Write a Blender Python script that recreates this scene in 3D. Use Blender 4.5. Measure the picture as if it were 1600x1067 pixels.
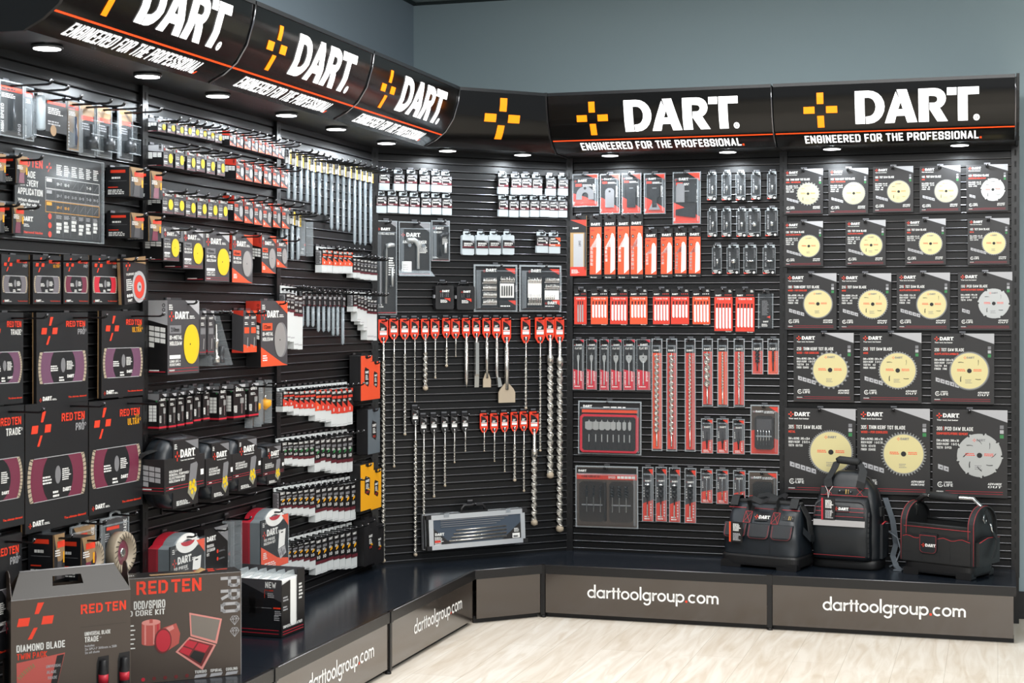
import bpy, math, random
from mathutils import Vector, Matrix
from mathutils.geometry import tessellate_polygon
random.seed(7)
for o in list(bpy.data.objects): bpy.data.objects.remove(o)
S = bpy.context.scene
COL = S.collection
# ------------------------------------------------------------------ camera, world, lights, exposure
F, YH, TH, CAMZ = 2506.3, 491.0, 0.2941, 1.3413      # focal length and horizon in pixels of the 1600 px frame, yaw of the shelving, eye height
cam = bpy.data.cameras.new('camera'); cam.sensor_width = 36.0; cam.lens = F / 1600 * 36.0
cam.shift_y = -(533.5 - YH) / 1600; cam.clip_start = 0.05
camo = bpy.data.objects.new('camera', cam); COL.objects.link(camo)
camo.location = (0, 0, CAMZ); camo.rotation_euler = (math.pi / 2, 0, 0); S.camera = camo
cam.dof.use_dof = True; cam.dof.focus_distance = 7.1; cam.dof.aperture_fstop = 14
W = bpy.data.worlds.new('hall'); S.world = W; W.use_nodes = True
W.node_tree.nodes['Background'].inputs[0].default_value = (0.80, 0.90, 1.0, 1)
W.node_tree.nodes['Background'].inputs[1].default_value = 0.5
def area(name, loc, rot, sx, sy, energy, color=(1, 1, 1)):
    l = bpy.data.lights.new(name, 'AREA'); l.shape = 'RECTANGLE'; l.size = sx; l.size_y = sy; l.energy = energy; l.color = color
    o = bpy.data.objects.new(name, l); COL.objects.link(o); o.location = loc; o.rotation_euler = rot
    return o
area('hall_light', (1.7, 3.4, 2.84), (math.radians(14), 0, 0), 2.6, 2.4, 240, (1, 0.99, 0.97))
area('hall_light', (0.6, -0.6, 2.84), (math.radians(20), 0, 0), 3.0, 1.6, 150, (1, 0.99, 0.97))
area('hall_light', (0.55, 5.4, 2.84), (0, 0, 0), 1.4, 1.4, 70, (1, 0.99, 0.97))
S.view_settings.view_transform = 'Standard'; S.view_settings.look = 'None'; S.view_settings.exposure = 0.0
S.view_settings.gamma = 1.0; S.view_settings.use_curve_mapping = False
# ------------------------------------------------------------------ materials
M = {}
def lin(h):
    h = h.lstrip('#'); c = [int(h[i:i + 2], 16) / 255 for i in (0, 2, 4)]
    return tuple(x / 12.92 if x <= .04045 else ((x + .055) / 1.055) ** 2.4 for x in c) + (1,)
def mat(name, hexc, rough=.5, metal=0, emit=0, alpha=1, spec=.5, bump=None, noise=None, coat=0):
    m = bpy.data.materials.new(name); m.use_nodes = True; nt = m.node_tree; b = nt.nodes['Principled BSDF']
    c = lin(hexc); b.inputs['Base Color'].default_value = c; b.inputs['Roughness'].default_value = rough
    b.inputs['Metallic'].default_value = metal; b.inputs['Alpha'].default_value = alpha
    b.inputs['Specular IOR Level'].default_value = spec; b.inputs['Coat Weight'].default_value = coat
    if emit: b.inputs['Emission Color'].default_value = c; b.inputs['Emission Strength'].default_value = emit
    if bump or noise:
        tc = nt.nodes.new('ShaderNodeTexCoord'); n = nt.nodes.new('ShaderNodeTexNoise'); nt.links.new(tc.outputs['Object'], n.inputs['Vector'])
        n.inputs['Scale'].default_value = (bump or noise)[0]; n.inputs['Detail'].default_value = 4
        if bump:
            bp = nt.nodes.new('ShaderNodeBump'); bp.inputs['Strength'].default_value = bump[1]; bp.inputs['Distance'].default_value = bump[2]
            nt.links.new(n.outputs['Fac'], bp.inputs['Height']); nt.links.new(bp.outputs['Normal'], b.inputs['Normal'])
        if noise:
            r = nt.nodes.new('ShaderNodeMix'); r.data_type = 'RGBA'; r.inputs[6].default_value = c; r.inputs[7].default_value = lin(noise[1])
            nt.links.new(n.outputs['Fac'], r.inputs[0]); nt.links.new(r.outputs[2], b.inputs['Base Color'])
    M[name] = m; return m
mat('slat', '#0a0a0b', .40, spec=.35); mat('upright', '#0e0e10', .38); mat('glint', '#828286', .3, .9); mat('slot', '#050505', .7)  # pale metal for added highlight lines on slats, shelf edges and hook plates
mat('shelf', '#161b22', .2, spec=.6, noise=(60, '#1a2028')); mat('kick', '#3b3028', .2, .7, coat=1); M['kick'].node_tree.nodes['Principled BSDF'].inputs['Coat IOR'].default_value = 1.85; M['kick'].node_tree.nodes['Principled BSDF'].inputs['Coat Roughness'].default_value = .12; mat('edge', '#101012', .3)
mat('sign', '#0b0a09', .18, spec=.4); mat('signframe', '#222427', .3, spec=.5); mat('soffit', '#141415', .4)
mat('lwhite', '#ffffff', .4, emit=1.3); mat('lorange', '#ff8600', .4, emit=.95); mat('lline', '#ff4a12', .4, emit=.9); mat('lamp', '#ffffff', .3, emit=9)
mat('lamprim', '#55585a', .3, .6)
mat('vinyl', '#f4f4f2', .45); mat('vred', '#e8452c', .45)
mat('k', '#151416', .5); mat('card', '#212021', .42); mat('dark', '#161516', .38); mat('grey', '#403f42', .45); mat('lgrey', '#a9a9ac', .45); mat('mgrey', '#77777a', .45)
mat('w', '#e9e9e6', .5); mat('red', '#cf3b2b', .42); mat('rred', '#e63c20', .45); mat('orange', '#e4502c', .45); mat('crim', '#bf2436', .42); mat('maroon', '#5a1c26', .45)
mat('gold', '#cfc490', .42, .1); mat('silver', '#b4b6b5', .35, .55); mat('tooth', '#8e8f8e', .4, .5); mat('steel', '#c9c6bf', .27, .9); mat('chrome', '#c9cccd', .18, .95)
mat('brass', '#b99a5c', .35, .8); mat('dsteel', '#3a3b3d', .35, .75); mat('yel', '#dcbb1a', .45); mat('amber', '#e7a212', .45); mat('dyel', '#d8b52a', .45); mat('green', '#2f7a44', .5)
mat('tan', '#8f7250', .6); mat('kraft', '#a98a5c', .7); mat('brown', '#4a4039', .35); mat('blue', '#26324d', .4)
mat('clear', '#9aa4aa', .10, alpha=.06, spec=.8); mat('frost', '#b9c2c6', .3, alpha=.5); mat('milk', '#c2cbcf', .3, alpha=.74); mat('milkb', '#e2e6e6', .3, alpha=.8); mat('tubeclear', '#a6b2ba', .15, alpha=.5, spec=.7); mat('smoke', '#26292c', .12, alpha=.28, spec=.7)
mat('rim', '#c0c8cd', .12, alpha=.38, spec=.8)
mat('hook', '#0e0e10', .3, .2); mat('hookplate', '#1a1a1c', .35); mat('tip', '#8a8a8e', .15, .9)
mat('fabric', '#14181c', .4, bump=(900, .35, .001)); mat('fabricb', '#181e24', .36, bump=(700, .3, .001)); mat('web', '#16181a', .65, bump=(1500, .4, .001)); mat('rubber', '#121213', .45, bump=(600, .3, .001)); mat('stitch', '#b03038', .6); mat('reflect', '#a8a6a6', .35)
mat('window', '#6f3044', .25, spec=.7); mat('window_p', '#6d4a63', .25, spec=.7); mat('window_g', '#706c73', .22, spec=.8); mat('bladek', '#17181b', .4); mat('seg', '#a89a86', .5)
mat('alu', '#d9dcdf', .3, .8); mat('pane', '#3b4552', .08, spec=.8); mat('paneb', '#8b8b90', .3)
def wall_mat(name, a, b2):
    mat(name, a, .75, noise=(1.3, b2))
wall_mat('wall_l', '#84939e', '#7f8e99'); wall_mat('wall_r', '#93a5ab', '#8ea0a7'); mat('ceil', '#9aa5a4', .8); mat('trim', '#1d2a2a', .6); mat('base', '#16181a', .5)  # dark trim colour paints the shade in the gap under the ceiling
def floor_mat():
    m = bpy.data.materials.new('floor'); m.use_nodes = True; nt = m.node_tree; N = nt.nodes; Lk = nt.links; b = N['Principled BSDF']
    tc = N.new('ShaderNodeTexCoord'); mp = N.new('ShaderNodeMapping'); mp.inputs['Rotation'].default_value = (0, 0, math.radians(-73.15)); Lk.new(tc.outputs['Object'], mp.inputs['Vector'])
    br = N.new('ShaderNodeTexBrick'); br.inputs['Scale'].default_value = 1; br.inputs['Brick Width'].default_value = 1.25; br.inputs['Row Height'].default_value = .19
    br.inputs['Mortar Size'].default_value = .0012; br.inputs['Mortar Smooth'].default_value = .2; br.inputs['Bias'].default_value = -.2
    br.inputs['Color1'].default_value = lin('#e4dbce'); br.inputs['Color2'].default_value = lin('#eee8de'); br.inputs['Mortar'].default_value = lin('#c9bfb0'); Lk.new(mp.outputs[0], br.inputs['Vector'])
    m2 = N.new('ShaderNodeMapping'); m2.inputs['Scale'].default_value = (1.6, 14, 1); Lk.new(mp.outputs[0], m2.inputs['Vector'])
    nz = N.new('ShaderNodeTexNoise'); nz.inputs['Scale'].default_value = 1.6; nz.inputs['Detail'].default_value = 7; nz.inputs['Distortion'].default_value = 1.2; Lk.new(m2.outputs[0], nz.inputs['Vector'])
    rp = N.new('ShaderNodeValToRGB'); rp.color_ramp.elements[0].position = .3; rp.color_ramp.elements[0].color = lin('#d3c4b0'); rp.color_ramp.elements[1].position = .62; rp.color_ramp.elements[1].color = (1, 1, 1, 1); Lk.new(nz.outputs['Fac'], rp.inputs[0])
    mx = N.new('ShaderNodeMix'); mx.data_type = 'RGBA'; mx.blend_type = 'MULTIPLY'; mx.inputs[0].default_value = .55; Lk.new(br.outputs['Color'], mx.inputs[6]); Lk.new(rp.outputs[0], mx.inputs[7])
    Lk.new(mx.outputs[2], b.inputs['Base Color']); b.inputs['Roughness'].default_value = .42; M['floor'] = m
floor_mat()
# ------------------------------------------------------------------ mesh builder
TXT = {}
GL = dict(A='00 .5,1 1,0|.2,.3 .8,.3', B='00 01 .8,1 1,.85 1,.65 .8,.52 0,.52|.8,.52 1,.38 1,.15 .8,0 00', C='1,.7 1,.85 .8,1 .2,1 0,.85 0,.15 .2,0 .8,0 1,.15 1,.3', D='00 01 .75,1 1,.82 1,.18 .75,0 00', E='11 01 00 10|0,.5 .85,.5',
          F='11 01 00|0,.48 .85,.48', G='1,.7 1,.85 .8,1 .2,1 0,.85 0,.15 .2,0 .8,0 1,.15 1,.46 .55,.46', H='00 01|10 11|0,.5 1,.5', I='00 01', J='11 1,.15 .8,0 .2,0 0,.15 0,.3', K='00 01|11 .1,.48 10', L='01 00 10', M='00 01 .5,.35 11 10', N='00 01 10 11',
          O='.2,0 .8,0 1,.15 1,.85 .8,1 .2,1 0,.85 0,.15 .2,0', P='00 01 .8,1 1,.85 1,.6 .8,.45 0,.45', Q='.2,0 .8,0 1,.15 1,.85 .8,1 .2,1 0,.85 0,.15 .2,0|.6,.3 10', R='00 01 .8,1 1,.85 1,.62 .8,.47 0,.47|.5,.47 10', S='1,.74 1,.87 .8,1 .2,1 0,.87 0,.65 .2,.53 .8,.47 1,.35 1,.13 .8,0 .2,0 0,.13 0,.26',
          T='01 11|.5,1 .5,0', U='01 0,.15 .2,0 .8,0 1,.15 11', V='01 .5,0 11', W='01 .25,0 .5,.7 .75,0 11', X='00 11|01 10', Y='01 .5,.45 11|.5,.45 .5,0', Z='01 11 00 10')
GL.update({'0': GL['O'], '1': '.2,.82 .55,1 .55,0', '2': '0,.8 0,.87 .2,1 .8,1 1,.87 1,.62 0,.12 00 10', '3': '0,.85 .2,1 .8,1 1,.87 1,.65 .8,.52 .4,.52|.8,.52 1,.37 1,.13 .8,0 .2,0 0,.15', '4': '.75,0 .75,1 0,.3 1,.3', '5': '11 01 0,.58 .8,.58 1,.45 1,.13 .8,0 .2,0 0,.13', '6': '1,.87 .8,1 .2,1 0,.85 0,.15 .2,0 .8,0 1,.15 1,.42 .8,.56 0,.56',
           '7': '01 11 .4,0', '8': GL['B'], '9': '0,.13 .2,0 .8,0 1,.15 1,.85 .8,1 .2,1 0,.85 0,.58 .2,.44 1,.44', '-': '0,.45 1,.45', '/': '00 11', '+': '0,.5 1,.5|.5,.2 .5,.8', '.': '0,.0 .25,.0', ':': '0,.15 .25,.15|0,.7 .25,.7', ',': '.2,0 0,-.2'})
def block_text(s, t=.185):                                          # heavy condensed capitals built from strokes
    vs, fs, x = [], [], 0
    for c in s:
        if c == ' ': x += .30; continue
        cw = {'I': t, 'M': .72, 'W': .78, '.': t, ':': t, '1': .40, '/': .42, 'L': .44, 'T': .50, 'E': .46, 'F': .46}.get(c, .54)
        for st in GL.get(c, '00 10 11 01 00').split('|'):
            P = []
            for q in st.split(' '):
                a, b = q.split(',') if ',' in q else (q[0], q[1]); P.append(Vector((x + t / 2 + float(a) * max(cw - t, 0), t / 2 + float(b) * (1 - t))))
            for a, b in zip(P, P[1:]):
                d = (b - a); L = d.length
                if L < 1e-6: continue
                d /= L; n = Vector((-d.y, d.x)) * t / 2; ex = d * (t / 2 if abs(d.x) < .02 or abs(d.y) < .02 else t * .28)
                i = len(vs); vs += [tuple(a - ex - n), tuple(b + ex - n), tuple(b + ex + n), tuple(a - ex + n)]; fs.append((i, i + 1, i + 2, i + 3))
        x += cw + .12
    return vs, fs, max(x - .11, .01)
def text_tris(s, bold):
    k = (s, bold)
    if s == s.upper() and k not in TXT: TXT[k] = block_text(s, .14 + bold * .8)
    if k not in TXT:
        cu = bpy.data.curves.new('t', 'FONT'); cu.body = s; cu.size = 1; cu.resolution_u = 2; cu.offset = bold
        ob = bpy.data.objects.new('t', cu); me = ob.to_mesh()
        vs = [(v.co.x / .72, v.co.y / .72) for v in me.vertices]; fs = [tuple(p.vertices) for p in me.polygons]
        x0 = min([v[0] for v in vs] or [0]); x1 = max([v[0] for v in vs] or [1])
        ob.to_mesh_clear(); bpy.data.objects.remove(ob); bpy.data.curves.remove(cu)
        TXT[k] = ([(x - x0, y) for x, y in vs], fs, max(x1 - x0, .01))
    return TXT[k]
def clip(poly, y0, y1):
    for lim, sg in ((y0, 1), (y1, -1)):
        out = []
        for i in range(len(poly)):
            a, b = poly[i], poly[(i + 1) % len(poly)]; ia = (a[1] - lim) * sg >= 0; ib = (b[1] - lim) * sg >= 0
            if ia: out.append(a)
            if ia != ib:
                t = (lim - a[1]) / (b[1] - a[1]); out.append((a[0] + (b[0] - a[0]) * t, lim))
        poly = out
        if len(poly) < 3: return []
    return poly
D_OUT = [(0, 0), (1, 0)]
LET = {'D': [[(0, 0), (.30, 0), (.30, 1), (0, 1)], 'BOWL'],
       'A': [[(.91, 0), (1.21, 0), (1.27, .2), (1.545, .2), (1.485, .4), (1.335, .4), (1.41, .62), (1.265, .94)], [(1.29, 1), (1.60, 1), (1.91, 0), (1.60, 0)]],
       'R': [[(1.955, 0), (2.265, 0), (2.265, 1), (1.955, 1)], 'RB', [(2.29, .36), (2.42, .36), (2.60, .40), (2.84, 0), (2.52, 0), (2.33, .30)]],
       'T': [[(2.82, .77), (3.11, .77), (3.11, 1), (2.82, 1)], [(3.145, 0), (3.44, 0), (3.44, .77), (3.78, .77), (3.78, 1), (3.145, 1)]]}
def arc(cx, cy, rx, ry, a0, a1, n): return [(cx + rx * math.cos(a0 + (a1 - a0) * i / n), cy + ry * math.sin(a0 + (a1 - a0) * i / n)) for i in range(n + 1)]
PI = math.pi
RT = {'R': (.0, .78, [[(0, 0), (.2, 0), (.2, 1), (0, 1)], [(.24, .8), (.5, .8), (.5, .56), (.24, .56), (.24, .38), (.36, .38), (.56, 0), (.78, 0), (.58, .39), (.7, .5), (.7, .88), (.56, 1), (.24, 1)]]),
      'E': (.0, .66, [[(0, 0), (.64, 0), (.64, .2), (.2, .2), (.2, .36), (0, .36)], [(0, .42), (.55, .42), (.55, .6), (.2, .6), (.2, .8), (.64, .8), (.64, 1), (0, 1)]]),
      'D': (.0, .76, [[(0, 0), (.2, 0), (.2, 1), (0, 1)], [(.24, 0), (.52, 0), (.74, .24), (.74, .76), (.52, 1), (.24, 1), (.24, .8), (.45, .8), (.54, .7), (.54, .3), (.45, .2), (.24, .2)]]),
      'T': (.0, .72, [[(0, .8), (.72, .8), (.72, 1), (0, 1)], [(.26, 0), (.46, 0), (.46, .76), (.26, .76)]]),
      'N': (.0, .76, [[(0, 0), (.2, 0), (.2, .62), (.54, 0), (.74, 0), (.74, 1), (.54, 1), (.54, .4), (.2, 1), (0, 1)]])}
class MB:
    def __init__(s): s.v = []; s.f = []; s.fm = []; s.ms = []; s.bands = None; s.sm = set(); s.face = lambda x, y, e: (x, -e, y)
    def mi(s, m):
        if m not in s.ms: s.ms.append(m)
        return s.ms.index(m)
    def add(s, vs, fs, m, smooth=False):
        b = len(s.v); s.v += vs; k = s.mi(m)
        for f in fs:
            if smooth: s.sm.add(len(s.f))
            s.f.append([b + i for i in f]); s.fm.append(k)
        return s
    def box(s, x0, x1, y0, y1, z0, z1, m, bev=0):
        if bev:
            return s.prism([(x0 + bev, z0), (x1 - bev, z0), (x1, z0 + bev), (x1, z1 - bev), (x1 - bev, z1), (x0 + bev, z1), (x0, z1 - bev), (x0, z0 + bev)], y0, y1, m)
        return s.add([(x0, y0, z0), (x1, y0, z0), (x1, y1, z0), (x0, y1, z0), (x0, y0, z1), (x1, y0, z1), (x1, y1, z1), (x0, y1, z1)],
                     [(0, 3, 2, 1), (4, 5, 6, 7), (0, 1, 5, 4), (1, 2, 6, 5), (2, 3, 7, 6), (3, 0, 4, 7)], m)
    def prism(s, pts, y0, y1, m, smooth=False):                     # outline in x,z pushed along y
        n = len(pts); vs = [(x, y0, z) for x, z in pts] + [(x, y1, z) for x, z in pts]
        return s.add(vs, [tuple(range(n)), tuple(range(2 * n - 1, n - 1, -1))] + [(i, i + n, (i + 1) % n + n, (i + 1) % n) for i in range(n)], m, smooth)
    def loft(s, rings, m, cap=True, smooth=True):
        n = len(rings[0]); vs = [p for r in rings for p in r]; fs = []
        for k in range(len(rings) - 1):
            for i in range(n): fs.append((k * n + i, k * n + (i + 1) % n, (k + 1) * n + (i + 1) % n, (k + 1) * n + i))
        s.add(vs, fs, m, smooth)
        if cap: b = len(s.v) - len(vs); s.f.append([b + i for i in range(n - 1, -1, -1)]); s.fm.append(s.mi(m)); s.f.append([b + len(vs) - n + i for i in range(n)]); s.fm.append(s.mi(m))
        return s
    def tube(s, path, r, m, n=6, smooth=True, cap=True):
        rings = []
        for i, p in enumerate(path):
            p = Vector(p); a = Vector(path[max(i - 1, 0)]); b = Vector(path[min(i + 1, len(path) - 1)]); t = (b - a).normalized()
            u = t.cross(Vector((0, 0, 1)));  u = u if u.length > .05 else t.cross(Vector((1, 0, 0))); u.normalize(); w = u.cross(t)
            rr = r[i] if isinstance(r, (list, tuple)) else r
            rings.append([tuple(p + (u * math.cos(2 * PI * k / n) + w * math.sin(2 * PI * k / n)) * rr) for k in range(n)])
        return s.loft(rings, m, cap, smooth)
    def strap(s, path, wv, th, m):                                  # flat band along a path, wv = half-width vector
        rings = []; wv = Vector(wv)
        for i, p in enumerate(path):
            p = Vector(p); t = (Vector(path[min(i + 1, len(path) - 1)]) - Vector(path[max(i - 1, 0)])).normalized(); n = t.cross(wv).normalized() * th / 2
            rings.append([tuple(p - wv - n), tuple(p + wv - n), tuple(p + wv + n), tuple(p - wv + n)])
        return s.loft(rings, m, True, False)
    def lathe(s, prof, m, n=16, c=(0, 0), smooth=True):            # profile (r,z) about the vertical axis through x,y = c
        return s.loft([[(c[0] + max(r, 1e-5) * math.cos(2 * PI * k / n), c[1] + max(r, 1e-5) * math.sin(2 * PI * k / n), z) for k in range(n)] for r, z in prof], m, True, smooth)
    def lathe_y(s, prof, m, n=20, c=(0, 0), smooth=True, sx=1):    # profile (r,y) about an axis pointing out of the wall through x,z = c
        return s.loft([[(c[0] + sx * max(r, 1e-5) * math.cos(2 * PI * k / n), y, c[1] + max(r, 1e-5) * math.sin(2 * PI * k / n)) for k in range(n)] for r, y in prof], m, True, smooth)
    def twist(s, x, y, z0, z1, r, pitch, m, lobe=.45, seg=10, n=10):  # fluted bit hanging from z1 down to z0
        k = max(4, int(abs(z1 - z0) / pitch * seg)); rings = []
        for i in range(k + 1):
            z = z1 + (z0 - z1) * i / k; ph = 2 * PI * (z1 - z) / pitch; ring = []
            for j in range(n):
                a = 2 * PI * j / n; q = abs(math.cos(a)); rr = r * (lobe + (1 - lobe) * q ** 2.2); ring.append((x + rr * math.cos(a + ph), y + rr * math.sin(a + ph), z))
            rings.append(ring)
        return s.loft(rings, m, True, False)
    # ---- print on a face
    def pl(s, pts, m, e=.0004):
        if s.bands:
            for t in tessellate_polygon([[Vector((p[0], p[1], 0)) for p in pts]]):
                tri = [pts[i] for i in t]; lo = min(p[1] for p in tri); hi = max(p[1] for p in tri)
                for a, b in zip(s.bands, s.bands[1:]):
                    if hi > a and lo < b:
                        c = clip(tri, a, b)
                        if c: s.add([s.face(x, y, e) for x, y in c], [tuple(range(len(c)))], m)
            return s
        return s.add([s.face(x, y, e) for x, y in pts], [tuple(range(len(pts)))], m)
    def rc(s, x0, y0, x1, y1, m, e=.0004): return s.pl([(x0, y0), (x1, y0), (x1, y1), (x0, y1)], m, e)
    def dc(s, cx, cy, rx, m, e=.0008, ry=None, n=24):
        ry = ry or rx; return s.pl([(cx + rx * math.cos(2 * PI * i / n), cy + ry * math.sin(2 * PI * i / n)) for i in range(n)], m, e)
    def rg(s, cx, cy, r0, r1, m, e=.0008, a0=0, a1=2 * PI, n=24):
        for i in range(n):
            a, b = a0 + (a1 - a0) * i / n, a0 + (a1 - a0) * (i + 1) / n
            s.pl([(cx + r0 * math.cos(a), cy + r0 * math.sin(a)), (cx + r1 * math.cos(a), cy + r1 * math.sin(a)), (cx + r1 * math.cos(b), cy + r1 * math.sin(b)), (cx + r0 * math.cos(b), cy + r0 * math.sin(b))], m, e)
        return s
    def tx(s, t, x, y, h, m, w=None, e=.0008, bold=.025, slant=0, vert=False, al='l'):
        vs, fs, nw = text_tris(t, bold); k = (w / nw) if w else h * .72; ww = nw * k
        ox = x - (ww if al == 'r' else ww / 2 if al == 'c' else 0)
        if vert: P = [(x + b * h, y - a * k) for a, b in vs] if vert == 'd' else [(x - b * h, y + a * k) for a, b in vs]
        else: P = [(ox + a * k + slant * b * h, y + b * h) for a, b in vs]
        if s.bands:
            for f in fs: s.pl([P[i] for i in f], m, e)
        else: s.add([s.face(a, b, e) for a, b in P], fs, m)
        return s
    def dart(s, x, y, h, m, e=.0008, fine=False):
        n = 10 if fine else 5
        P = []
        for c in LET.values():
            for q in c:
                if q == 'BOWL': q = [(.325, .21), (.325, 0), (.42, 0)] + arc(.42, .5, .50, .5, -PI / 2, PI / 2, n) + [(.30, 1), (.30, .78), (.42, .78)] + arc(.42, .5, .22, .28, PI / 2, -PI / 2, n)
                if q == 'RB': q = [(2.265, 1), (2.42, 1)] + arc(2.44, .68, .35, .32, PI / 2, -PI / 2, n) + [(2.29, .36), (2.29, .56), (2.42, .56)] + arc(2.43, .66, .10, .10, -PI / 2, PI / 2, n) + [(2.265, .77)]
                P.append(q)
        for q in P: s.pl([(x + a * h, y + b * h) for a, b in q], m, e)
        if fine: s.rg(x + 3.70 * h, y + .085 * h, .05 * h, .095 * h, m, e, n=12); s.dc(x + 3.70 * h, y + .085 * h, .03 * h, m, e, n=8)
        else: s.rc(x + 3.6 * h, y, x + 3.72 * h, y + .12 * h, m, e)
        return s
    def plus(s, cx, cy, a, m, e=.0008, skew=False):                # four separate arms, a = overall size
        if skew:
            for q in ([(-.03, .19), (.09, .19), (.24, .50), (.06, .50)], [(-.52, -.12), (-.20, -.12), (-.15, .11), (-.47, .11)], [(.16, -.12), (.47, -.12), (.52, .11), (.21, .11)], [(-.22, -.50), (-.10, -.50), (.06, -.19), (-.05, -.19)]):
                s.pl([(cx + x * a, cy + y * a) for x, y in q], m, e)
        else:
            for q in ((-.10, .17, .10, .5), (-.10, -.5, .10, -.17), (-.5, -.10, -.17, .10), (.17, -.10, .5, .10)): s.rc(cx + q[0] * a, cy + q[1] * a, cx + q[2] * a, cy + q[3] * a, m, e)
        return s
    def redten(s, x, y, h, w, m='rred', e=.0008):
        seq = 'RED TEN'; tot = sum((RT[c][1] + .12) if c != ' ' else .12 for c in seq) - .12; k = w / tot; cx = x
        for c in seq:
            if c == ' ': cx += .12 * k; continue
            for q in RT[c][2]: s.pl([(cx + a * k, y + b * h) for a, b in q], m, e)
            cx += (RT[c][1] + .12) * k
        return s
    def li(s, x, y, w, h, n, m, e=.0008, seed=1, gap=.45):          # rows of very small print, too small to read
        r = random.Random(seed); rh = h / n
        for i in range(n):
            yy = y + h - (i + 1) * rh; xx = x; end = x + w * r.uniform(.65, 1)
            while xx < end:
                ww = min(w * r.uniform(.08, .22), end - xx); s.rc(xx, yy, xx + ww, yy + rh * (1 - gap), m, e); xx += ww + w * .035
        return s
    def web(s, x, y, w, m, md, e=.0008):                            # darttoolgroup.com in round geometric lower case
        u = w / 16.05; st = .212; cx = x
        R_ = lambda a, b, c, d: s.rc(cx + a * u, y + b * u, cx + c * u, y + d * u, m, e)
        def A_(ox, oy, r, a0=0, a1=2 * PI, k=20): s.rg(cx + ox * u, y + oy * u, (r - st) * u, r * u, m, e, a0, a1, k)
        for c in 'darttoolgroup.com':
            if c in 'dagpoq': A_(.5, .5, .53)
            if c == 'd': R_(.80, 0, 1.03, 1.62)
            if c == 'a': R_(.80, 0, 1.03, 1)
            if c == 'g': R_(.80, -.1, 1.03, 1); A_(.53, -.08, .5, -PI * .85, 0, 10)
            if c == 'p': R_(-.03, -.5, .20, 1)
            if c == 'r': R_(0, 0, .22, 1); A_(.5, .48, .5, PI * .42, PI, 8)
            if c == 't': R_(.14, 0, .36, 1.35); R_(0, .82, .52, 1.02)
            if c == 'l': R_(0, 0, .22, 1.62)
            if c == 'u': R_(0, .4, .22, 1); R_(.72, .0, .94, 1); A_(.47, .45, .47, PI, 2 * PI, 12)
            if c == 'c': A_(.5, .5, .53, PI * .27, PI * 1.73, 16)
            if c == 'm': R_(0, 0, .22, 1); R_(.62, 0, .84, .58); R_(1.24, 0, 1.46, .58); A_(.42, .58, .42, 0, PI, 10); A_(1.04, .58, .42, 0, PI, 10)
            if c == '.': s.dc(cx + .12 * u, y + .13 * u, .15 * u, md, e, n=12)
            cx += u * {'d': 1.16, 'a': 1.18, 'g': 1.18, 'p': 1.14, 'o': 1.14, 'r': .66, 't': .60, 'l': .36, 'u': 1.1, 'c': 1.04, 'm': 1.5, '.': .36}[c]
        return s
    def mesh(s, name):
        me = bpy.data.meshes.new(name); me.from_pydata(s.v, [], s.f); me.update()
        for m in s.ms: me.materials.append(M[m])
        me.polygons.foreach_set('material_index', s.fm)
        if s.sm: me.polygons.foreach_set('use_smooth', [i in s.sm for i in range(len(s.f))])
        return me
# ------------------------------------------------------------------ runs of shelving: origin, direction, outward normal
class Run: pass
def mkrun(o, ang, flip):
    r = Run(); r.o = Vector(o); r.rot = ang; r.a = Vector((math.cos(ang), math.sin(ang))); r.n = Vector((math.sin(ang), -math.cos(ang))); return r
RR = mkrun((.2719, 7.5454), -TH, 0)
mdir = Vector((math.sin(TH + PI / 4), math.cos(TH + PI / 4)))
XL = Vector((.2719, 7.5454)) - mdir
MM = mkrun(XL, PI / 4 - TH, 0); LL = mkrun(XL, PI / 2 - TH, 0)
def P3(run, u, d, z=0): q = run.o + run.a * u + run.n * d; return (q.x, q.y, z)
def uz(run, px, py, d):                                             # where a measured point of the photograph lies on the plane d in front of a run's panels
    k = (px - 800) / F; s = (d + run.o.dot(run.n)) / (k * run.n.x + run.n.y); p = Vector((k * s, s)) - run.o
    return p.dot(run.a), CAMZ - (py - YH) / F * s
def shelfpt(px, py, z=.2325):                                       # a measured point on the shelf top
    y = (CAMZ - z) * F / (py - YH); return ((px - 800) / F * y, y)
def put(o, label=None, cat=None, group=None, kind=None):
    if label: o['label'] = label
    if cat: o['category'] = cat
    if group: o['group'] = group
    if kind: o['kind'] = kind
    return o
def link(name, data, parent=None, loc=(0, 0, 0), rz=0):
    o = bpy.data.objects.new(name, data); COL.objects.link(o); o.location = loc; o.rotation_euler = (0, 0, rz)
    if parent: o.parent = parent
    return o
LABELS = {}
def spawn(name, label, cat, group, loc, rz, parts, jit=0):
    """parts: [(name, mesh, [sub-parts], label, offset)]; one nameless part makes a single-mesh thing."""
    n = len(label.split()); (4 <= n <= 16) or print('LABEL LENGTH', n, label)
    LABELS.setdefault(label, 0); LABELS[label] += 1
    root = link(name, None if not (len(parts) == 1 and parts[0][0] is None) else parts[0][1], None, loc, rz)
    put(root, label, cat, group)
    def rec(p, par):
        o = link(p[0], p[1], par, p[4] if len(p) > 4 and p[4] else (0, 0, 0))
        if len(p) > 3 and p[3]: o['label'] = p[3]
        for c in (p[2] if len(p) > 2 and p[2] else []): rec(c, o)
    if root.data is None:
        for p in parts: rec(p, root)
    if jit: root.rotation_euler = (0, random.uniform(-.4, .4) * jit, rz + random.uniform(-1, 1) * jit)
    return root
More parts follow.
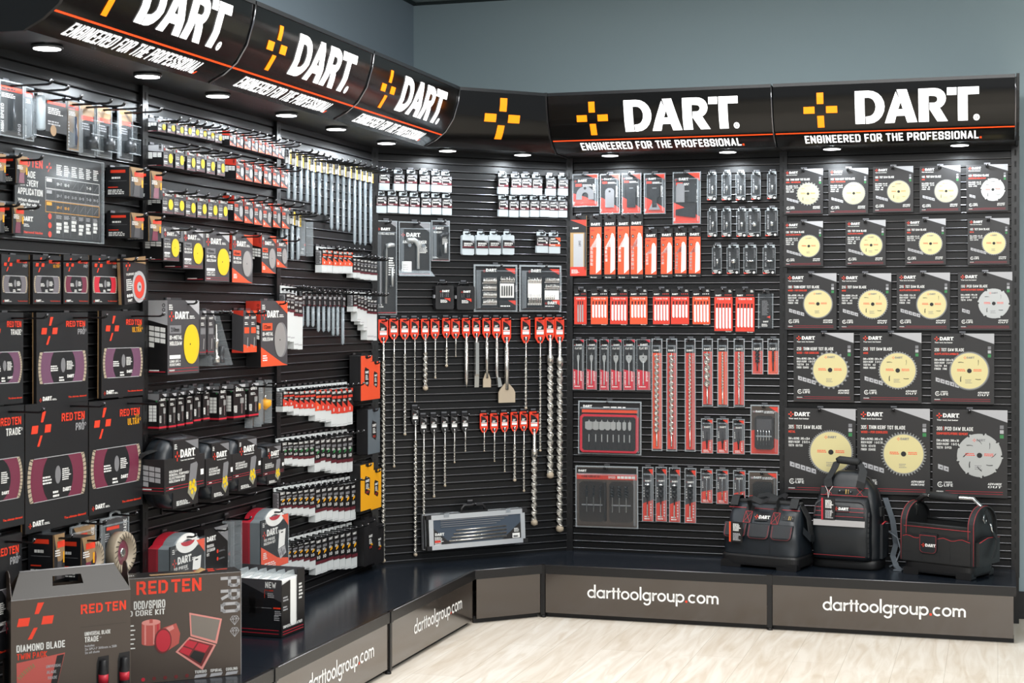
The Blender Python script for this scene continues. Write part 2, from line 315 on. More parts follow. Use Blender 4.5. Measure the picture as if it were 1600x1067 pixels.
# ------------------------------------------------------------------ setting
ZS, DK, DT, DB, ZT, ZB = .2325, .4675, .399, .236, 2.316, 2.0746
PROF = [(.236, 2.0746), (.289, 2.100), (.334, 2.135), (.370, 2.190), (.392, 2.262), (.399, 2.316)]
G = .12; C = Vector((.2719, 7.5454)) - RR.a * .7071
CW = C - (LL.n + RR.n) * G                                          # corner of the room behind the shelving
HC = 2.872
def quad(name, pts, m, kind='structure', th=None):
    b = MB(); b.add(pts, [(0, 1, 2, 3)], m); o = link(name, b.mesh(name)); o['kind'] = kind; return o
def wallbox(name, p, q, n, m, z0=0, z1=HC, th=.1):
    b = MB(); p, q, n = Vector(p), Vector(q), Vector(n) * th
    vs = [(p.x, p.y), (q.x, q.y), (q.x - n.x, q.y - n.y), (p.x - n.x, p.y - n.y)]
    b.add([(x, y, z0) for x, y in vs] + [(x, y, z1) for x, y in vs], [(3, 2, 1, 0), (4, 5, 6, 7), (0, 1, 5, 4), (1, 2, 6, 5), (2, 3, 7, 6), (3, 0, 4, 7)], m)
    o = link(name, b.mesh(name)); o['kind'] = 'structure'; return o
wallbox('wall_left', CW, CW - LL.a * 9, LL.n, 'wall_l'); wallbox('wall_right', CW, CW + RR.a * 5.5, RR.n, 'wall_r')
wallbox('gap_shade_1', CW + LL.n * .02, CW - LL.a * 9 + LL.n * .02, LL.n, 'trim', HC - .012, HC, .02); wallbox('gap_shade_2', CW + RR.n * .02, CW + RR.a * 5.5 + RR.n * .02, RR.n, 'trim', HC - .012, HC, .02)  # dark strips put in as the shadow line below the ceiling
wallbox('baseboard_right', CW + RR.n * .012, CW + RR.a * 5.5 + RR.n * .012, RR.n, 'base', 0, .12, .012)
b = MB(); b.box(-5, 6, -2.5, 9.5, -.05, 0, 'floor'); o = link('floor', b.mesh('floor')); o['kind'] = 'structure'
b = MB(); b.box(-5, 6, -2.5, 9.5, HC, HC + .05, 'ceil'); o = link('ceiling', b.mesh('ceiling')); o['kind'] = 'structure'
# ------------------------------------------------------------------ shelving bays
PITCH = .0335
def slat_panel(w):
    b = MB(); z = ZS + .01
    while z + PITCH < ZB + .01:
        # one slat: flat face, groove below its top edge with an upward facing ledge
        x0, x1 = .017, w - .017
        pr = [(-.0, z + .0035), (-.0, z + .0275), (.009, z + .0285), (.009, z + PITCH - .001), (.0035, z + PITCH + .0008), (0, z + PITCH + .0035)]
        vs = [(x0, y, zz) for y, zz in pr] + [(x1, y, zz) for y, zz in pr]; n = len(pr)
        b.add(vs, [(i, i + n, i + n + 1, i + 1) for i in range(n - 1)], 'slat')
        bd = [(.0012, z + .0052), (-.0006, z + .0050), (-.0015, z + .0043), (-.0019, z + .0034), (-.0016, z + .0024), (0, z + .0018)]  # bead added so each slat edge shows a bright highlight line
        vs = [(x0, y, zz) for y, zz in bd] + [(x1, y, zz) for y, zz in bd]; b.add(vs, [(i + 1, i + 7, i + 6, i) for i in range(5)], 'glint'); z += PITCH
    b.box(x0, x1, .0095, .018, ZS, ZB + .01, 'slat'); b.box(x0, x1, 0, .0095, ZS - .02, ZS + .0135, 'slat'); b.box(x0, x1, 0, .0095, z + .003, ZB + .015, 'slat')
    return b.mesh('slat_panel')
def upright():
    b = MB(); b.box(-.015, .015, -.008, .03, 0, ZB + .08, 'upright'); b.box(-.017, .017, -.012, -.008, .2, ZB + .04, 'upright')
    b.face = lambda x, y, e: (x, -.012 - e, y)
    for k in range(36): b.rc(-.004, .28 + k * .05, .004, .305 + k * .05, 'slot')
    return b.mesh('upright')
UP = upright()
def bay(run, u0, w, label, text, trap=None, last=False):
    """trap: (front width, front offset) for the corner bay."""
    fw, dk = trap or (w, DK); x0 = (w - fw) / 2; x1 = w - x0
    t = spawn('shelving_bay', label, 'shelving', 'black slatted shelving bays', P3(run, u0, 0), run.rot, [('slat_panel', slat_panel(w)), ('upright', UP)] + ([('upright', UP, None, None, (w, 0, 0))] if last else []))
    b = MB(); vs = [(0.0, -.0), (w - .0, -.0), (x1 - .001, -dk), (x0 + .001, -dk)]
    b.add([(x, y, ZS - .012) for x, y in vs] + [(x, y, ZS) for x, y in vs], [(0, 1, 2, 3), (7, 6, 5, 4), (0, 4, 5, 1), (1, 5, 6, 2), (2, 6, 7, 3), (3, 7, 4, 0)], 'shelf')
    link('base_shelf', b.mesh('base_shelf'), t)
    b = MB(); b.box(x0 + .001, x1 - .001, -dk - .004, -dk + .012, ZS - .038, ZS + .001, 'edge', .003); b.tube([(x0 + .004, -dk - .003, ZS + .001), (x1 - .004, -dk - .003, ZS + .001)], .0016, 'glint', 6); link('shelf_edge', b.mesh('shelf_edge'), t)  # thin pale tube stands in for the highlight along the front edge
    if not trap:
        b = MB(); b.box(x0 - .012, x0 + .012, -dk - .007, -dk + .01, ZS - .04, ZS + .003, 'edge'); b.box(x0 - .010, x0 + .010, -dk - .002, -dk + .02, .012, ZS - .03, 'upright'); b.lathe([(.012, 0), (.012, .008), (.006, .014)], 'k', 10, (x0, -dk + .01)); link('edge_clip', b.mesh('edge_clip'), t)
    b = MB(); b.box(x0 + .012, x1 - .012, -dk + .004, -dk + .012, .022, ZS - .036, 'kick'); kp = link('kick_panel', b.mesh('kick_panel'), t)
    b = MB(); b.box(x0 + .01, x1 - .01, -dk + .03, -dk + .04, .0, .03, 'k'); link('plinth', b.mesh('plinth'), t)
    if text:
        b = MB(); b.face = lambda x, y, e: (x, -dk + .004 - e, y)
        cx, tw, h = text; xs = cx - tw / 2; y = .098
        b.web(xs, y, tw, 'vinyl', 'vred')
        link('web_lettering', b.mesh('web_lettering'), kp)['label'] = 'white web address lettering with red dot'
    return t
BN = {'D': 'diamond blade bay', 'H': 'hole saw bay', 'B': 'drill bit bay', 'C': 'corner bay', 'W': 'wood bit bay', 'S': 'saw blade bay'}
bay(LL, -3, 1, 'black slatted shelving bay at far left, hung with diamond blades', (.5, .58, .05))
bay(LL, -2, 1, 'black slatted shelving bay hung with yellow and silver hole saw boxes', (.55, .58, .05))
bay(LL, -1, 1, 'black slatted shelving bay left of the corner, hung with clear drill bit tubes', (.55, .58, .05))
bay(MM, 0, 1, 'narrow-fronted corner shelving bay hung with red-tagged chisels and long drills', None, (1 - DK * 1.4142, DK * .7071))
bay(RR, 0, 1, 'black slatted shelving bay right of the corner, hung with orange jigsaw blades', (.492, .578, .05))
bay(RR, 1, 1, 'black slatted shelving bay at far right, hung with round saw blade sleeves', (.512, .578, .05), last=True)
# ------------------------------------------------------------------ illuminated header signs
ZLO, ZHI = PROF[0][1], PROF[-1][1]
def dprof(z):
    for (d0, a), (d1, c) in zip(PROF, PROF[1:]):
        if z <= c: return d0 + (d1 - d0) * (z - a) / (c - a)
    return PROF[-1][0] + 0
NZ = 14; DG = [(ZLO + (ZHI - ZLO) * i / NZ, dprof(ZLO + (ZHI - ZLO) * i / NZ)) for i in range(NZ + 1)]
def dgrid(z):
    i = min(max(int((z - ZLO) / (ZHI - ZLO) * NZ), 0), NZ - 1); (a, q), (c, r) = DG[i], DG[i + 1]
    return q + (r - q) * (z - a) / (c - a)
def header(run, u0, w, label, kind, k=1.0, ends=''):
    sh = lambda d: d * k
    inset = (lambda d: d * .7071) if k < 1 else (lambda d: .004)
    t = spawn('header_sign', label, 'sign', 'lit header signs above the shelving', P3(run, u0, 0), run.rot, [])
    b = MB(); n = 14; zs = [ZLO + (ZHI - ZLO) * i / n for i in range(n + 1)]
    fr = [(inset(dprof(z)), -sh(dprof(z)), z) for z in zs]; fl = [(w - inset(dprof(z)), y, z) for (x, y, z), _ in zip(fr, zs)]; z_ = zs
    fl = [(w - inset(dprof(z)), -sh(dprof(z)), z) for z in zs]
    b.add(fr + fl, [(i, i + n + 1, i + n + 2, i + 1) for i in range(n)], 'sign', True); face = link('sign_face', b.mesh('sign_face'), t)
    b = MB()
    top = dprof(ZHI); i0 = inset(top)
    b.box(i0, w - i0, -sh(top) - .004, -sh(top) + .012, ZHI - .002, ZHI + .012, 'signframe')
    b.add([(i0, -sh(top), ZHI + .01), (w - i0, -sh(top), ZHI + .01), (w - .01, .03, ZHI + .01), (.01, .03, ZHI + .01)], [(0, 1, 2, 3)], 'signframe')
    b.add([(.0, .03, ZHI + .01), (w, .03, ZHI + .01), (w, .03, ZB), (0, .03, ZB)], [(0, 1, 2, 3)], 'signframe')
    link('top_frame', b.mesh('top_frame'), t)
    b = MB(); i1 = inset(DB); q = [(i1, -sh(DB)), (w - i1, -sh(DB)), (w - .0, -.0), (0, 0)]
    b.add([(x, y, ZB + .001) for x, y in q] + [(x, y, ZB + .01) for x, y in q], [(3, 2, 1, 0), (4, 5, 6, 7)], 'soffit')
    lx = (.23, .77) if k == 1 else (.31, .69)
    for x in [.36 + .018 * i for i in range(int(.28 / .018))] if k == 1 else [.44 + .018 * i for i in range(8)]:
        for y in range(3): b.add([(w * x - .003, -sh(.10 + y * .018), ZB + .0004), (w * x + .003, -sh(.10 + y * .018), ZB + .0004), (w * x + .003, -sh(.106 + y * .018), ZB + .0004), (w * x - .003, -sh(.106 + y * .018), ZB + .0004)], [(3, 2, 1, 0)], 'lamprim')
    link('soffit', b.mesh('soffit'), t)
    for x in lx:
        b = MB(); b.lathe([(.043, -.001), (.043, -.007), (.038, -.009)], 'lamprim', 20); d = link('downlight', b.mesh('downlight'), t, (w * x, -sh(.15), ZB)); 
        b = MB(); b.lathe([(.037, -.006), (.037, -.0098)], 'lamp', 20); link('lens', b.mesh('lens'), d)
        l = bpy.data.lights.new('downlight_beam', 'SPOT'); l.energy = 7; l.spot_size = math.radians(177); l.spot_blend = .12; l.shadow_soft_size = .028; l.color = (.86, .94, 1)
        lo = link('downlight_beam', l, d, (0, 0, -.022)); lo.rotation_euler = (math.radians(-6), 0, 0)
    for e in ends:
        x = .0 if e == 'l' else w; b = MB(); pts = [(-sh(d) - .006, z) for d, z in PROF] + [(-sh(PROF[-1][0]) - .006, ZHI + .014), (.03, ZHI + .014), (.03, ZB - .004), (-sh(DB), ZB - .004)]
        nn = len(pts); dx = -.012 if e == 'l' else .012
        b.add([(x, y, z) for y, z in pts] + [(x + dx, y, z) for y, z in pts], [tuple(range(nn)), tuple(range(2 * nn - 1, nn - 1, -1))] + [(i, (i + 1) % nn, (i + 1) % nn + nn, i + nn) for i in range(nn)], 'k')
        for yy, zz in ((-.3, 2.26), (-.3, 2.2), (-.12, 2.26), (-.12, 2.13)): b.box(x + dx * 1.05 - .001, x + dx * 1.05 + .001, yy - .003, yy + .003, zz - .003, zz + .003, 'mgrey')
        link('end_plate', b.mesh('end_plate'), t)
    if k == 1:
        b = MB(); b.tube([(w + (-.003), -d - .003, z) for d, z in PROF], .0035, 'tip', 6); link('joint_strip', b.mesh('joint_strip'), t)
    def pm():
        q = MB(); q.bands = [ZLO + (ZHI - ZLO) * i / n for i in range(n + 1)]
        q.face = lambda x, y, e: (x, -sh(dgrid(y)) - .0015 - e, y)
        return q
    if kind == 'full':
        q = pm(); q.dart(.348, 2.150, .1335, 'lwhite', fine=True); link('logo_lettering', q.mesh('logo_lettering'), face)
        q = pm(); q.plus(.203, 2.212, .142, 'lorange'); link('cross_logo', q.mesh('cross_logo'), face)
        q = pm(); q.rc(.006, 2.1195, .994, 2.1235, 'lline'); link('stripe', q.mesh('stripe'), face)
        q = pm(); q.tx('ENGINEERED FOR THE PROFESSIONAL', .128, 2.0835, .0275, 'lwhite', .722, bold=.02); q.rc(.854, 2.0835, .862, 2.090, 'lline'); link('slogan_lettering', q.mesh('slogan_lettering'), face)
    else:
        q = pm(); q.plus(.5, 2.205, .175, 'lorange'); link('cross_logo', q.mesh('cross_logo'), face)
    return t
header(LL, -3, 1, 'lit header sign over the diamond blades, cut by the top of the photo', 'full', ends='l')
header(LL, -2, 1, 'lit header sign with white lettering over the hole saw boxes', 'full')
header(LL, -1, 1, 'lit header sign with white lettering over the clear drill bit tubes', 'full')
header(MM, 0, 1, 'short corner header sign showing only an orange cross', 'cross', .7071)
header(RR, 0, 1, 'lit header sign with white lettering over the orange jigsaw blades', 'full', ends='l')
header(RR, 1, 1, 'lit header sign with white lettering at the far right, over saw blade sleeves', 'full', ends='r')
# ------------------------------------------------------------------ goods: shared helpers
ORD = ['first', 'second', 'third', 'fourth', 'fifth', 'sixth', 'seventh', 'eighth', 'ninth', 'tenth', 'eleventh', 'twelfth', 'thirteenth', 'fourteenth', 'fifteenth', 'sixteenth', 'seventeenth', 'eighteenth']
HK = {}
def hook_parts(L):
    k = round(L * 100)
    if k not in HK:
        L = max(k, 3) / 100
        b = MB(); b.box(-.013, .013, -.004, -.0005, -.012, .021, 'hookplate'); b.box(-.013, .013, -.0065, -.0045, .015, .0215, 'glint')  # grey strip draws the light caught by the plate top
        q = MB(); q.tube([(-.004, -.005, 0), (-.004, -L + .012, 0), (-.0035, -L + .003, .003), (-.003, -L, .010)], .0027, 'hook', 5)
        q.tube([(.004, -.005, 0), (.004, -L + .012, 0), (.0035, -L + .003, .003), (.003, -L, .010), (-.003, -L, .010)], .0027, 'hook', 5); q.tube([(0, -L, .008), (0, -L - .001, .0125)], .0042, 'tip', 6)
        HK[k] = [('back_plate', b.mesh('back_plate')), ('prong', q.mesh('prong'))]
    return HK[k]
def hook(run, u, z, L, label): return spawn('display_hook', label, 'hook', 'black wire display hooks', P3(run, u, .0005, z), run.rot, hook_parts(L))
def med(v): v = sorted(v); return v[len(v) // 2]
def row(run, boxes, dep, make, name, cat, desc, rowdesc, group, back=.006, hk=.05, w=None, h=None, own=False, jit=.012, var=None, descs=None, hz=.012, hx=.0, step=0):
    """A row of hung goods; boxes are front faces as measured in the photograph."""
    g = []
    for i, (x0, y0, x1, y1) in enumerate(boxes):
        d = back + dep + step * i
        u0, _ = uz(run, x0, y0, d); u1, _ = uz(run, x1, y0, d); _, zt = uz(run, (x0 + x1) / 2, y0, d); _, zb = uz(run, (x0 + x1) / 2, y1, d)
        g.append(((u0 + u1) / 2, zt, u1 - u0, zt - zb))
    mw = w or med([q[2] for q in g]); mh = h or med([q[3] for q in g]); cache = {}; out = []
    for i, (u, zt, ww, hh) in enumerate(g):
        if own: W_, H_ = (w or ww), hh
        else: W_, H_ = mw, mh
        v = var[i] if var else 0; key = (round(W_, 3), round(H_, 3), str(v))
        if key not in cache: cache[key] = make(W_, H_, dep, v)
        ds = descs[i] if descs else desc
        lab = f'{ds}, {ORD[i]} from left in {rowdesc}' if len(g) > 1 and '!' not in ds else ds.replace('!', '')
        o = spawn(name, lab, cat, group if len(g) > 1 else None, P3(run, u, back, zt - H_), run.rot, cache[key], jit)
        if hk: hook(run, u + hx * W_, zt - hz, back + dep + hk, f'black wire hook, {ORD[i]} from left along {rowdesc}' if len(g) > 1 else f'black wire hook holding the {" ".join(rowdesc.split()[:10])}')
        out.append(o)
    return out
def card(w, h, dep, m, bev=0):
    b = MB(); b.box(-w / 2, w / 2, -dep, 0, 0, h, m, bev); b.face = lambda x, y, e: (x, -dep - e, y); return b
def leftface(b, w, dep): b.face = lambda x, y, e: (-w / 2 - e, -x, y); return b
def frontface(b, d): b.face = lambda x, y, e: (x, -d - e, y); return b
def shell(w, h, dep, rim=.006, m='clear', bub=None):
    """clear blister: flange round the edge and a raised bubble"""
    b = MB()
    for q in ((-w / 2, w / 2, h - rim, h), (-w / 2, w / 2, 0, rim), (-w / 2, -w / 2 + rim, rim, h - rim), (w / 2 - rim, w / 2, rim, h - rim)): b.box(q[0], q[1], -.006, -.001, q[2], q[3], 'rim')
    x0, x1, z0, z1 = bub or (-w / 2 + rim * 1.5, w / 2 - rim * 1.5, rim * 1.5, h * .88); i = min(.006, dep * .3)
    A = [(x0, -.005, z0), (x1, -.005, z0), (x1, -.005, z1), (x0, -.005, z1)]; Q = [(x0 + i, -dep, z0 + i), (x1 - i, -dep, z0 + i), (x1 - i, -dep, z1 - i), (x0 + i, -dep, z1 - i)]
    b.add(A + Q, [(0, 1, 5, 4), (1, 2, 6, 5), (2, 3, 7, 6), (3, 0, 4, 7)], 'rim'); b.add(Q, [(0, 1, 2, 3)], m)
    return b.mesh('blister_shell')
# ------------------------------------------------------------------ saw blade bay
def saw_disc(r, teeth, gold, slots, wide):
    b = MB(); n = teeth * 3; dep = .0016; out = []; k = .90 if wide else .945
    for i in range(teeth):
        for f, rr in (((0, k), (.16, 1.0), (.42, .985), (.55, k)) if teeth > 12 else ((0, .86), (.05, .86), (.10, 1.0), (.16, 1.0), (.2, .96), (.4, .955), (.6, .95), (.8, .95), (.96, .95))):
            a = -2 * PI * (i + f) / teeth; out.append((r * rr * math.cos(a), r * rr * math.sin(a)))
    nn = len(out)
    b.add([(0, -dep, 0)] + [(x, -dep, z) for x, z in out] + [(x, 0, z) for x, z in out], [(0, 1 + i, 1 + (i + 1) % nn) for i in range(nn)] + [(1 + i, 1 + nn + i, 1 + nn + (i + 1) % nn, 1 + (i + 1) % nn) for i in range(nn)], 'tooth' if gold else 'silver')
    b.face = lambda x, y, e: (x, -dep - e, y)
    ri = r * (.86 if wide else .90)
    b.dc(0, 0, ri, 'gold' if gold else 'silver', .0003, n=40); b.dc(0, 0, r * .115, 'k', .0009, n=20)
    for j in range(slots):
        a0 = 2 * PI * j / slots + .6; P = []
        for t in range(5): a = a0 + .08 * t; rr = r * (.52 + .05 * t); P.append((rr * math.cos(a), rr * math.sin(a)))
        b.pl(P + [(x * .93 + .001, y * .93) for x, y in P[::-1]], 'k', .0008)
    c = 'mgrey'
    b.plus(-r * .22, r * .66, r * .14, 'vred'); b.dart(-r * .13, r * .62, r * .10, c)
    b.li(-r * .2, -r * .62, r * .4, r * .22, 3, c, seed=3, gap=.65); b.li(-r * .6, -r * .02, r * .42, r * .14, 2, 'vred', seed=5, gap=.5); b.li(r * .2, -r * .02, r * .42, r * .14, 2, 'vred', seed=6, gap=.5)
    return b.mesh('saw_blade')
def sleeve(w, h, dep, v):
    num, title, sub, teeth, gold, slots, wide, rr, cx, cy, cut, small = v
    b = card(w, h, dep, 'card'); e = .0005
    b.pl([(.0, h), (w / 2, h), (w / 2, h - .17 * w)], 'lgrey', e)
    L = -w / 2 + .055 * w
    b.plus(L + .035 * w, h - .09 * w, .075 * w, 'vred'); b.dart(L + .085 * w, h - .115 * w, .058 * w, 'w'); b.tx('Your tool, but better', L, h - .16 * w, .022 * w, 'w', .29 * w)
    tw = {'THIN KERF TCT BLADE': .50, 'TCT SAW BLADE': .36, 'PCD SAW BLADE': .38}[title] * w
    b.tx(num, L, h - .295 * w, .052 * w, 'w', .075 * w); b.rc(L + .09 * w, h - .30 * w, L + .094 * w, h - .24 * w, 'vred', .0008); b.tx(title, L + .11 * w, h - .295 * w, .052 * w, 'w', tw, bold=.035)
    b.tx(sub, L, h - .355 * w, .034 * w, 'vred', min(.035 * len(sub) * .55, .42) * w, bold=.03)
    for i, s in enumerate(small): b.tx(s, L, h - (.45 + .05 * i) * w, .032 * w, 'w', (.30 if i < 2 else .2) * w)
    ns = 2 if not gold else 5 if 'ALU' in sub or sub == 'METAL' else 4
    for i in range(ns):
        x0 = L + .02 * w + i * .076 * w; y0 = h * .30 - i * .022 * w + .02 * w; s = .066 * w
        b.pl([(x0, y0), (x0 + s, y0 - .02 * w), (x0 + s, y0 + s - .02 * w), (x0, y0 + s)], 'lgrey'); b.pl([(x0 + s * .25, y0 + s * .3), (x0 + s * .8, y0 + s * .1), (x0 + s * .7, y0 + s * .5)], 'grey', .001)
    b.rg(L + .05 * w, .165 * w, .028 * w, .038 * w, 'w', a0=.8, a1=6.0); b.plus(L + .05 * w, .165 * w, .035 * w, 'w'); b.tx('LONGER', L + .10 * w, .185 * w, .022 * w, 'w', .11 * w); b.tx('LIFE', L + .10 * w, .137 * w, .04 * w, 'w', .12 * w, bold=.04)
    R = w / 2 - .06 * w; b.tx('ADVANCE', R - .20 * w, .175 * w, .030 * w, 'w', .18 * w, slant=.25, bold=.05); b.tx(cut, R - .20 * w, .135 * w, .028 * w, 'w', .18 * w, slant=.25)
    for i, m in enumerate(('mgrey', 'lgrey', 'green')): b.rc(w / 2 - .10 * w, h - (.26 + .065 * i) * w, w / 2 - .05 * w, h - (.21 + .065 * i) * w, m)
    b.tx('PREMIUM', L, .06 * w, .016 * w, 'w', .09 * w); b.rc(L + .12 * w, .077 * w, R, .081 * w, 'crim'); b.rc(L, .046 * w, R, .050 * w, 'crim')
    b.pl([(-.055 * w, h - .055 * w), (.055 * w, h - .055 * w), (.04 * w, h - .028 * w), (-.04 * w, h - .028 * w)], 'k', .001)
    r = rr * w
    return [('card_sleeve', b.mesh('card_sleeve')), ('saw_blade', saw_disc(r, teeth, gold, slots, wide), None, None, (-w / 2 + cx * w, -dep - .0006, cy * h))]
TK, TS, PS = 'THIN KERF TCT BLADE', 'TCT SAW BLADE', 'PCD SAW BLADE'; WC, WD, AL, ME, CF = 'WOOD - FOR CORDLESS', 'WOOD', 'ALU/PLASTIC/LAMINATE', 'METAL', 'COMPOSITE/FIBRE CEMENT'
def sp(num, a, kf, t, fin): return ['DIA x BORE : %s x %s' % (num, a), 'BODY/KERF : ' + kf, 'TEETH : ' + t] + (['FINISH : ' + fin] if fin else [])
def V(num, ti, su, te, go, sl, wi, rr, cx, cy, cut, a='20', kf='1.2/1.8', t=None, fin=None): return (num, ti, su, te, go, sl, wi, rr, cx, cy, cut, sp(num, a, kf, t or str(te), fin))
srow = lambda bx, vs, ds, rd: row(RR, bx, .012, sleeve, 'saw_blade_sleeve', 'saw blade', None, rd, 'saw blade sleeves', back=.012, hk=.03, var=vs, descs=ds, jit=.010, hz=.012)
srow([(1225, 264, 1286, 335), (1295, 263, 1356, 333), (1364, 260, 1427, 332), (1437, 259, 1501, 330), (1510, 257, 1575, 330)],
     [V('136', TK, WC, 24, 1, 4, 1, .31, .62, .45, 'RUNTIME', fin='MEDIUM'), V('140', TK, WC, 42, 1, 0, 0, .30, .64, .45, 'RUNTIME', fin='FINE'), V('160', TS, WD, 48, 1, 4, 0, .30, .64, .45, 'CUT', fin='FINE'), V('160', TS, WD, 52, 1, 4, 0, .30, .65, .45, 'CUT', fin='FINE'), V('160', PS, CF, 6, 0, 4, 0, .30, .64, .46, 'CUT', t='4/PCD')],
     ['dark card sleeve with coarse-toothed gold saw blade', 'dark card sleeve with plain gold saw blade', 'dark card sleeve with slotted gold saw blade', 'dark card sleeve with slotted gold saw blade', 'dark card sleeve with silver notched saw blade'], 'top sleeve row')
srow([(1225, 346, 1286, 416), (1321, 344, 1384, 415), (1414, 342, 1478, 414), (1512, 341, 1577, 413)],
     [V('136', TS, AL, 40, 1, 0, 0, .30, .64, .45, 'CUT', fin='FINE'), V('165', TS, AL, 48, 1, 4, 0, .30, .64, .45, 'CUT', fin='FINE'), V('135', TS, ME, 36, 1, 0, 0, .30, .63, .46, 'CUT', t='36/TCG'), V('165', TS, ME, 40, 1, 0, 0, .30, .63, .46, 'CUT', t='40/TCG')],
     ['dark card sleeve with plain gold saw blade', 'dark card sleeve with slotted gold saw blade', 'dark card sleeve with plain gold saw blade', 'dark card sleeve with plain gold saw blade'], 'second sleeve row down')
srow([(1227, 427, 1307, 515), (1311, 427, 1392, 516), (1400, 426, 1485, 516), (1497, 425, 1582, 516)],
     [V('190', TK, WC, 60, 1, 0, 0, .298, .64, .46, 'RUNTIME', '30', '1.0/1.6', fin='FINE'), V('216', TS, WD, 40, 1, 4, 0, .298, .65, .46, 'CUT', '30', '1.8/2.8', fin='MEDIUM'), V('216', TS, AL, 64, 1, 4, 0, .298, .66, .45, 'CUT', '30', '1.8/2.8', fin='FINE'), V('190', PS, CF, 6, 0, 4, 0, .30, .66, .46, 'CUT', t='4/PCD')],
     ['dark card sleeve with plain gold saw blade', 'dark card sleeve with slotted gold saw blade', 'dark card sleeve with slotted gold saw blade', 'dark card sleeve with silver notched saw blade'], 'third sleeve row down')
srow([(1240, 520, 1334, 628), (1343, 520, 1441, 628), (1455, 521, 1553, 631)],
     [V('250', TK, WC, 24, 1, 0, 1, .325, .61, .46, 'RUNTIME', '30', '1.8/2.8', fin='COARSE'), V('250', TS, WD, 42, 1, 4, 0, .32, .615, .46, 'CUT', '30', '2.2/3.2', fin='MEDIUM'), V('250', TS, AL, 84, 1, 4, 0, .325, .61, .47, 'CUT', '30', '2.2/3.2', fin='FINE')],
     ['large dark sleeve with coarse-toothed gold saw blade', 'large dark sleeve with slotted gold saw blade', 'large dark sleeve with fine-toothed gold saw blade'], 'fourth sleeve row down')
srow([(1226, 638, 1337, 771), (1338, 638, 1455, 772), (1457, 640, 1574, 777)],
     [V('305', TS, ME, 64, 1, 0, 0, .32, .655, .49, 'CUT', '25.4', '2.0/2.4', '60/TCG'), V('305', TK, WC, 44, 1, 0, 1, .315, .64, .475, 'RUNTIME', '30', '1.6/2.35', '42/ATB', 'COARSE'), V('300', PS, CF, 9, 0, 8, 0, .315, .63, .48, 'CUT', '30', '1.6/2.4', '8/PCD')],
     ['largest dark sleeve with gold metal-cutting blade', 'largest dark sleeve with toothed gold blade', 'largest dark sleeve with silver notched blade'], 'bottom sleeve row')
# ------------------------------------------------------------------ wood bit bay
def multi(w, h, dep, kind):
    b = card(w, h, .004, 'dark', .006); e = .0004
    for q in ([(w * .02, h - .004), (w / 2 - .004, h - .004), (w / 2 - .004, h * .83)], [(-w / 2 + .004, .004), (w / 2 - .004, .004), (w / 2 - .004, h * .14), (0, h * .30), (-w / 2 + .004, h * .42)]): b.pl(q, 'red', e)
    b.plus(-w * .38, h - .22 * w * 1.25, .10 * w, 'red'); b.dart(-w * .28, h - .30 * w, .09 * w, 'w'); b.rc(-w * .38, h - .47 * w, -w * .14, h - .37 * w, 'red'); b.li(-w * .10, h - .47 * w, w * .45, .09 * w, 2, 'w', seed=4); b.li(w * .28, h * .42, w * .10, h * .28, 9, 'w', seed=8)
    b.tx('FITS MOST', -w * .40, h * .06, .07 * w, 'w', .13 * w, vert=True)
    t = MB(); y = -dep * .6
    if kind == 'seg':
        P = arc(0, h * .34, w * .34, w * .34, 0, PI, 14); t.prism(P + [(-w * .34, h * .22), (-w * .12, h * .22), (-w * .12, h * .30)] + arc(0, h * .34, w * .12, w * .12, PI, 0, 8) + [(w * .12, h * .22), (w * .34, h * .22)], y, y + .0015, 'mgrey')
    elif kind == 'set':
        for i, x in enumerate((-w * .22, w * .20)): t.prism([(x - w * .15, h * .42), (x + w * .15, h * .42), (x + w * .15, h * .72), (x + w * .09, h * .78), (x - w * .09, h * .78), (x - w * .15, h * .72)], y, y + .0015, 'mgrey' if i == 0 else 'dsteel')
        t.prism([(-w * .38, h * .17), (w * .33, h * .12), (w * .33, h * .36), (-w * .38, h * .28)], y, y + .0015, 'dsteel')
    else:
        hw = w * (.22 if kind != 'scraper' else .11)
        t.prism([(-hw, h * .16), (hw, h * .16), (hw, h * .40), (w * .22, h * .42), (w * .22, h * .56)] + arc(0, h * .56, w * .22, w * .16, 0, PI, 10) + [(-w * .22, h * .42), (-hw, h * .40)], y, y + .0015, 'mgrey' if kind == 'plunge' else 'dsteel')
        if kind == 'scraper': t.prism([(-w * .28, h * .10), (w * .28, h * .10), (hw, h * .26), (-hw, h * .26)], y, y + .0015, 'mgrey')
    frontface(t, -y); t.dc(0, h * .56, w * .05, 'k'); t.rc(-w * .1, h * .62, w * .1, h * .64, 'mgrey')
    return [('backing_card', b.mesh('backing_card')), ('cutter', t.mesh('cutter')), ('blister_shell', shell(w, h, dep, .006))]
row(RR, [(893, 271, 934, 323), (936, 271, 968, 334), (970, 270, 1001, 334), (1005, 270, 1039, 334), (1050, 268, 1094, 350)], .020, multi, 'cutter_blister', 'blister pack', None, 'top blister row', 'red and black cutter blisters', own=True, var=['seg', 'plunge', 'saw', 'scraper', 'set'],
    descs=['square clear blister with half-round cutter', 'clear red blister with shiny plunge blade', 'clear red blister with dark saw blade', 'clear red blister with flared scraper blade', 'tall clear red blister with three blades'], hk=.03)
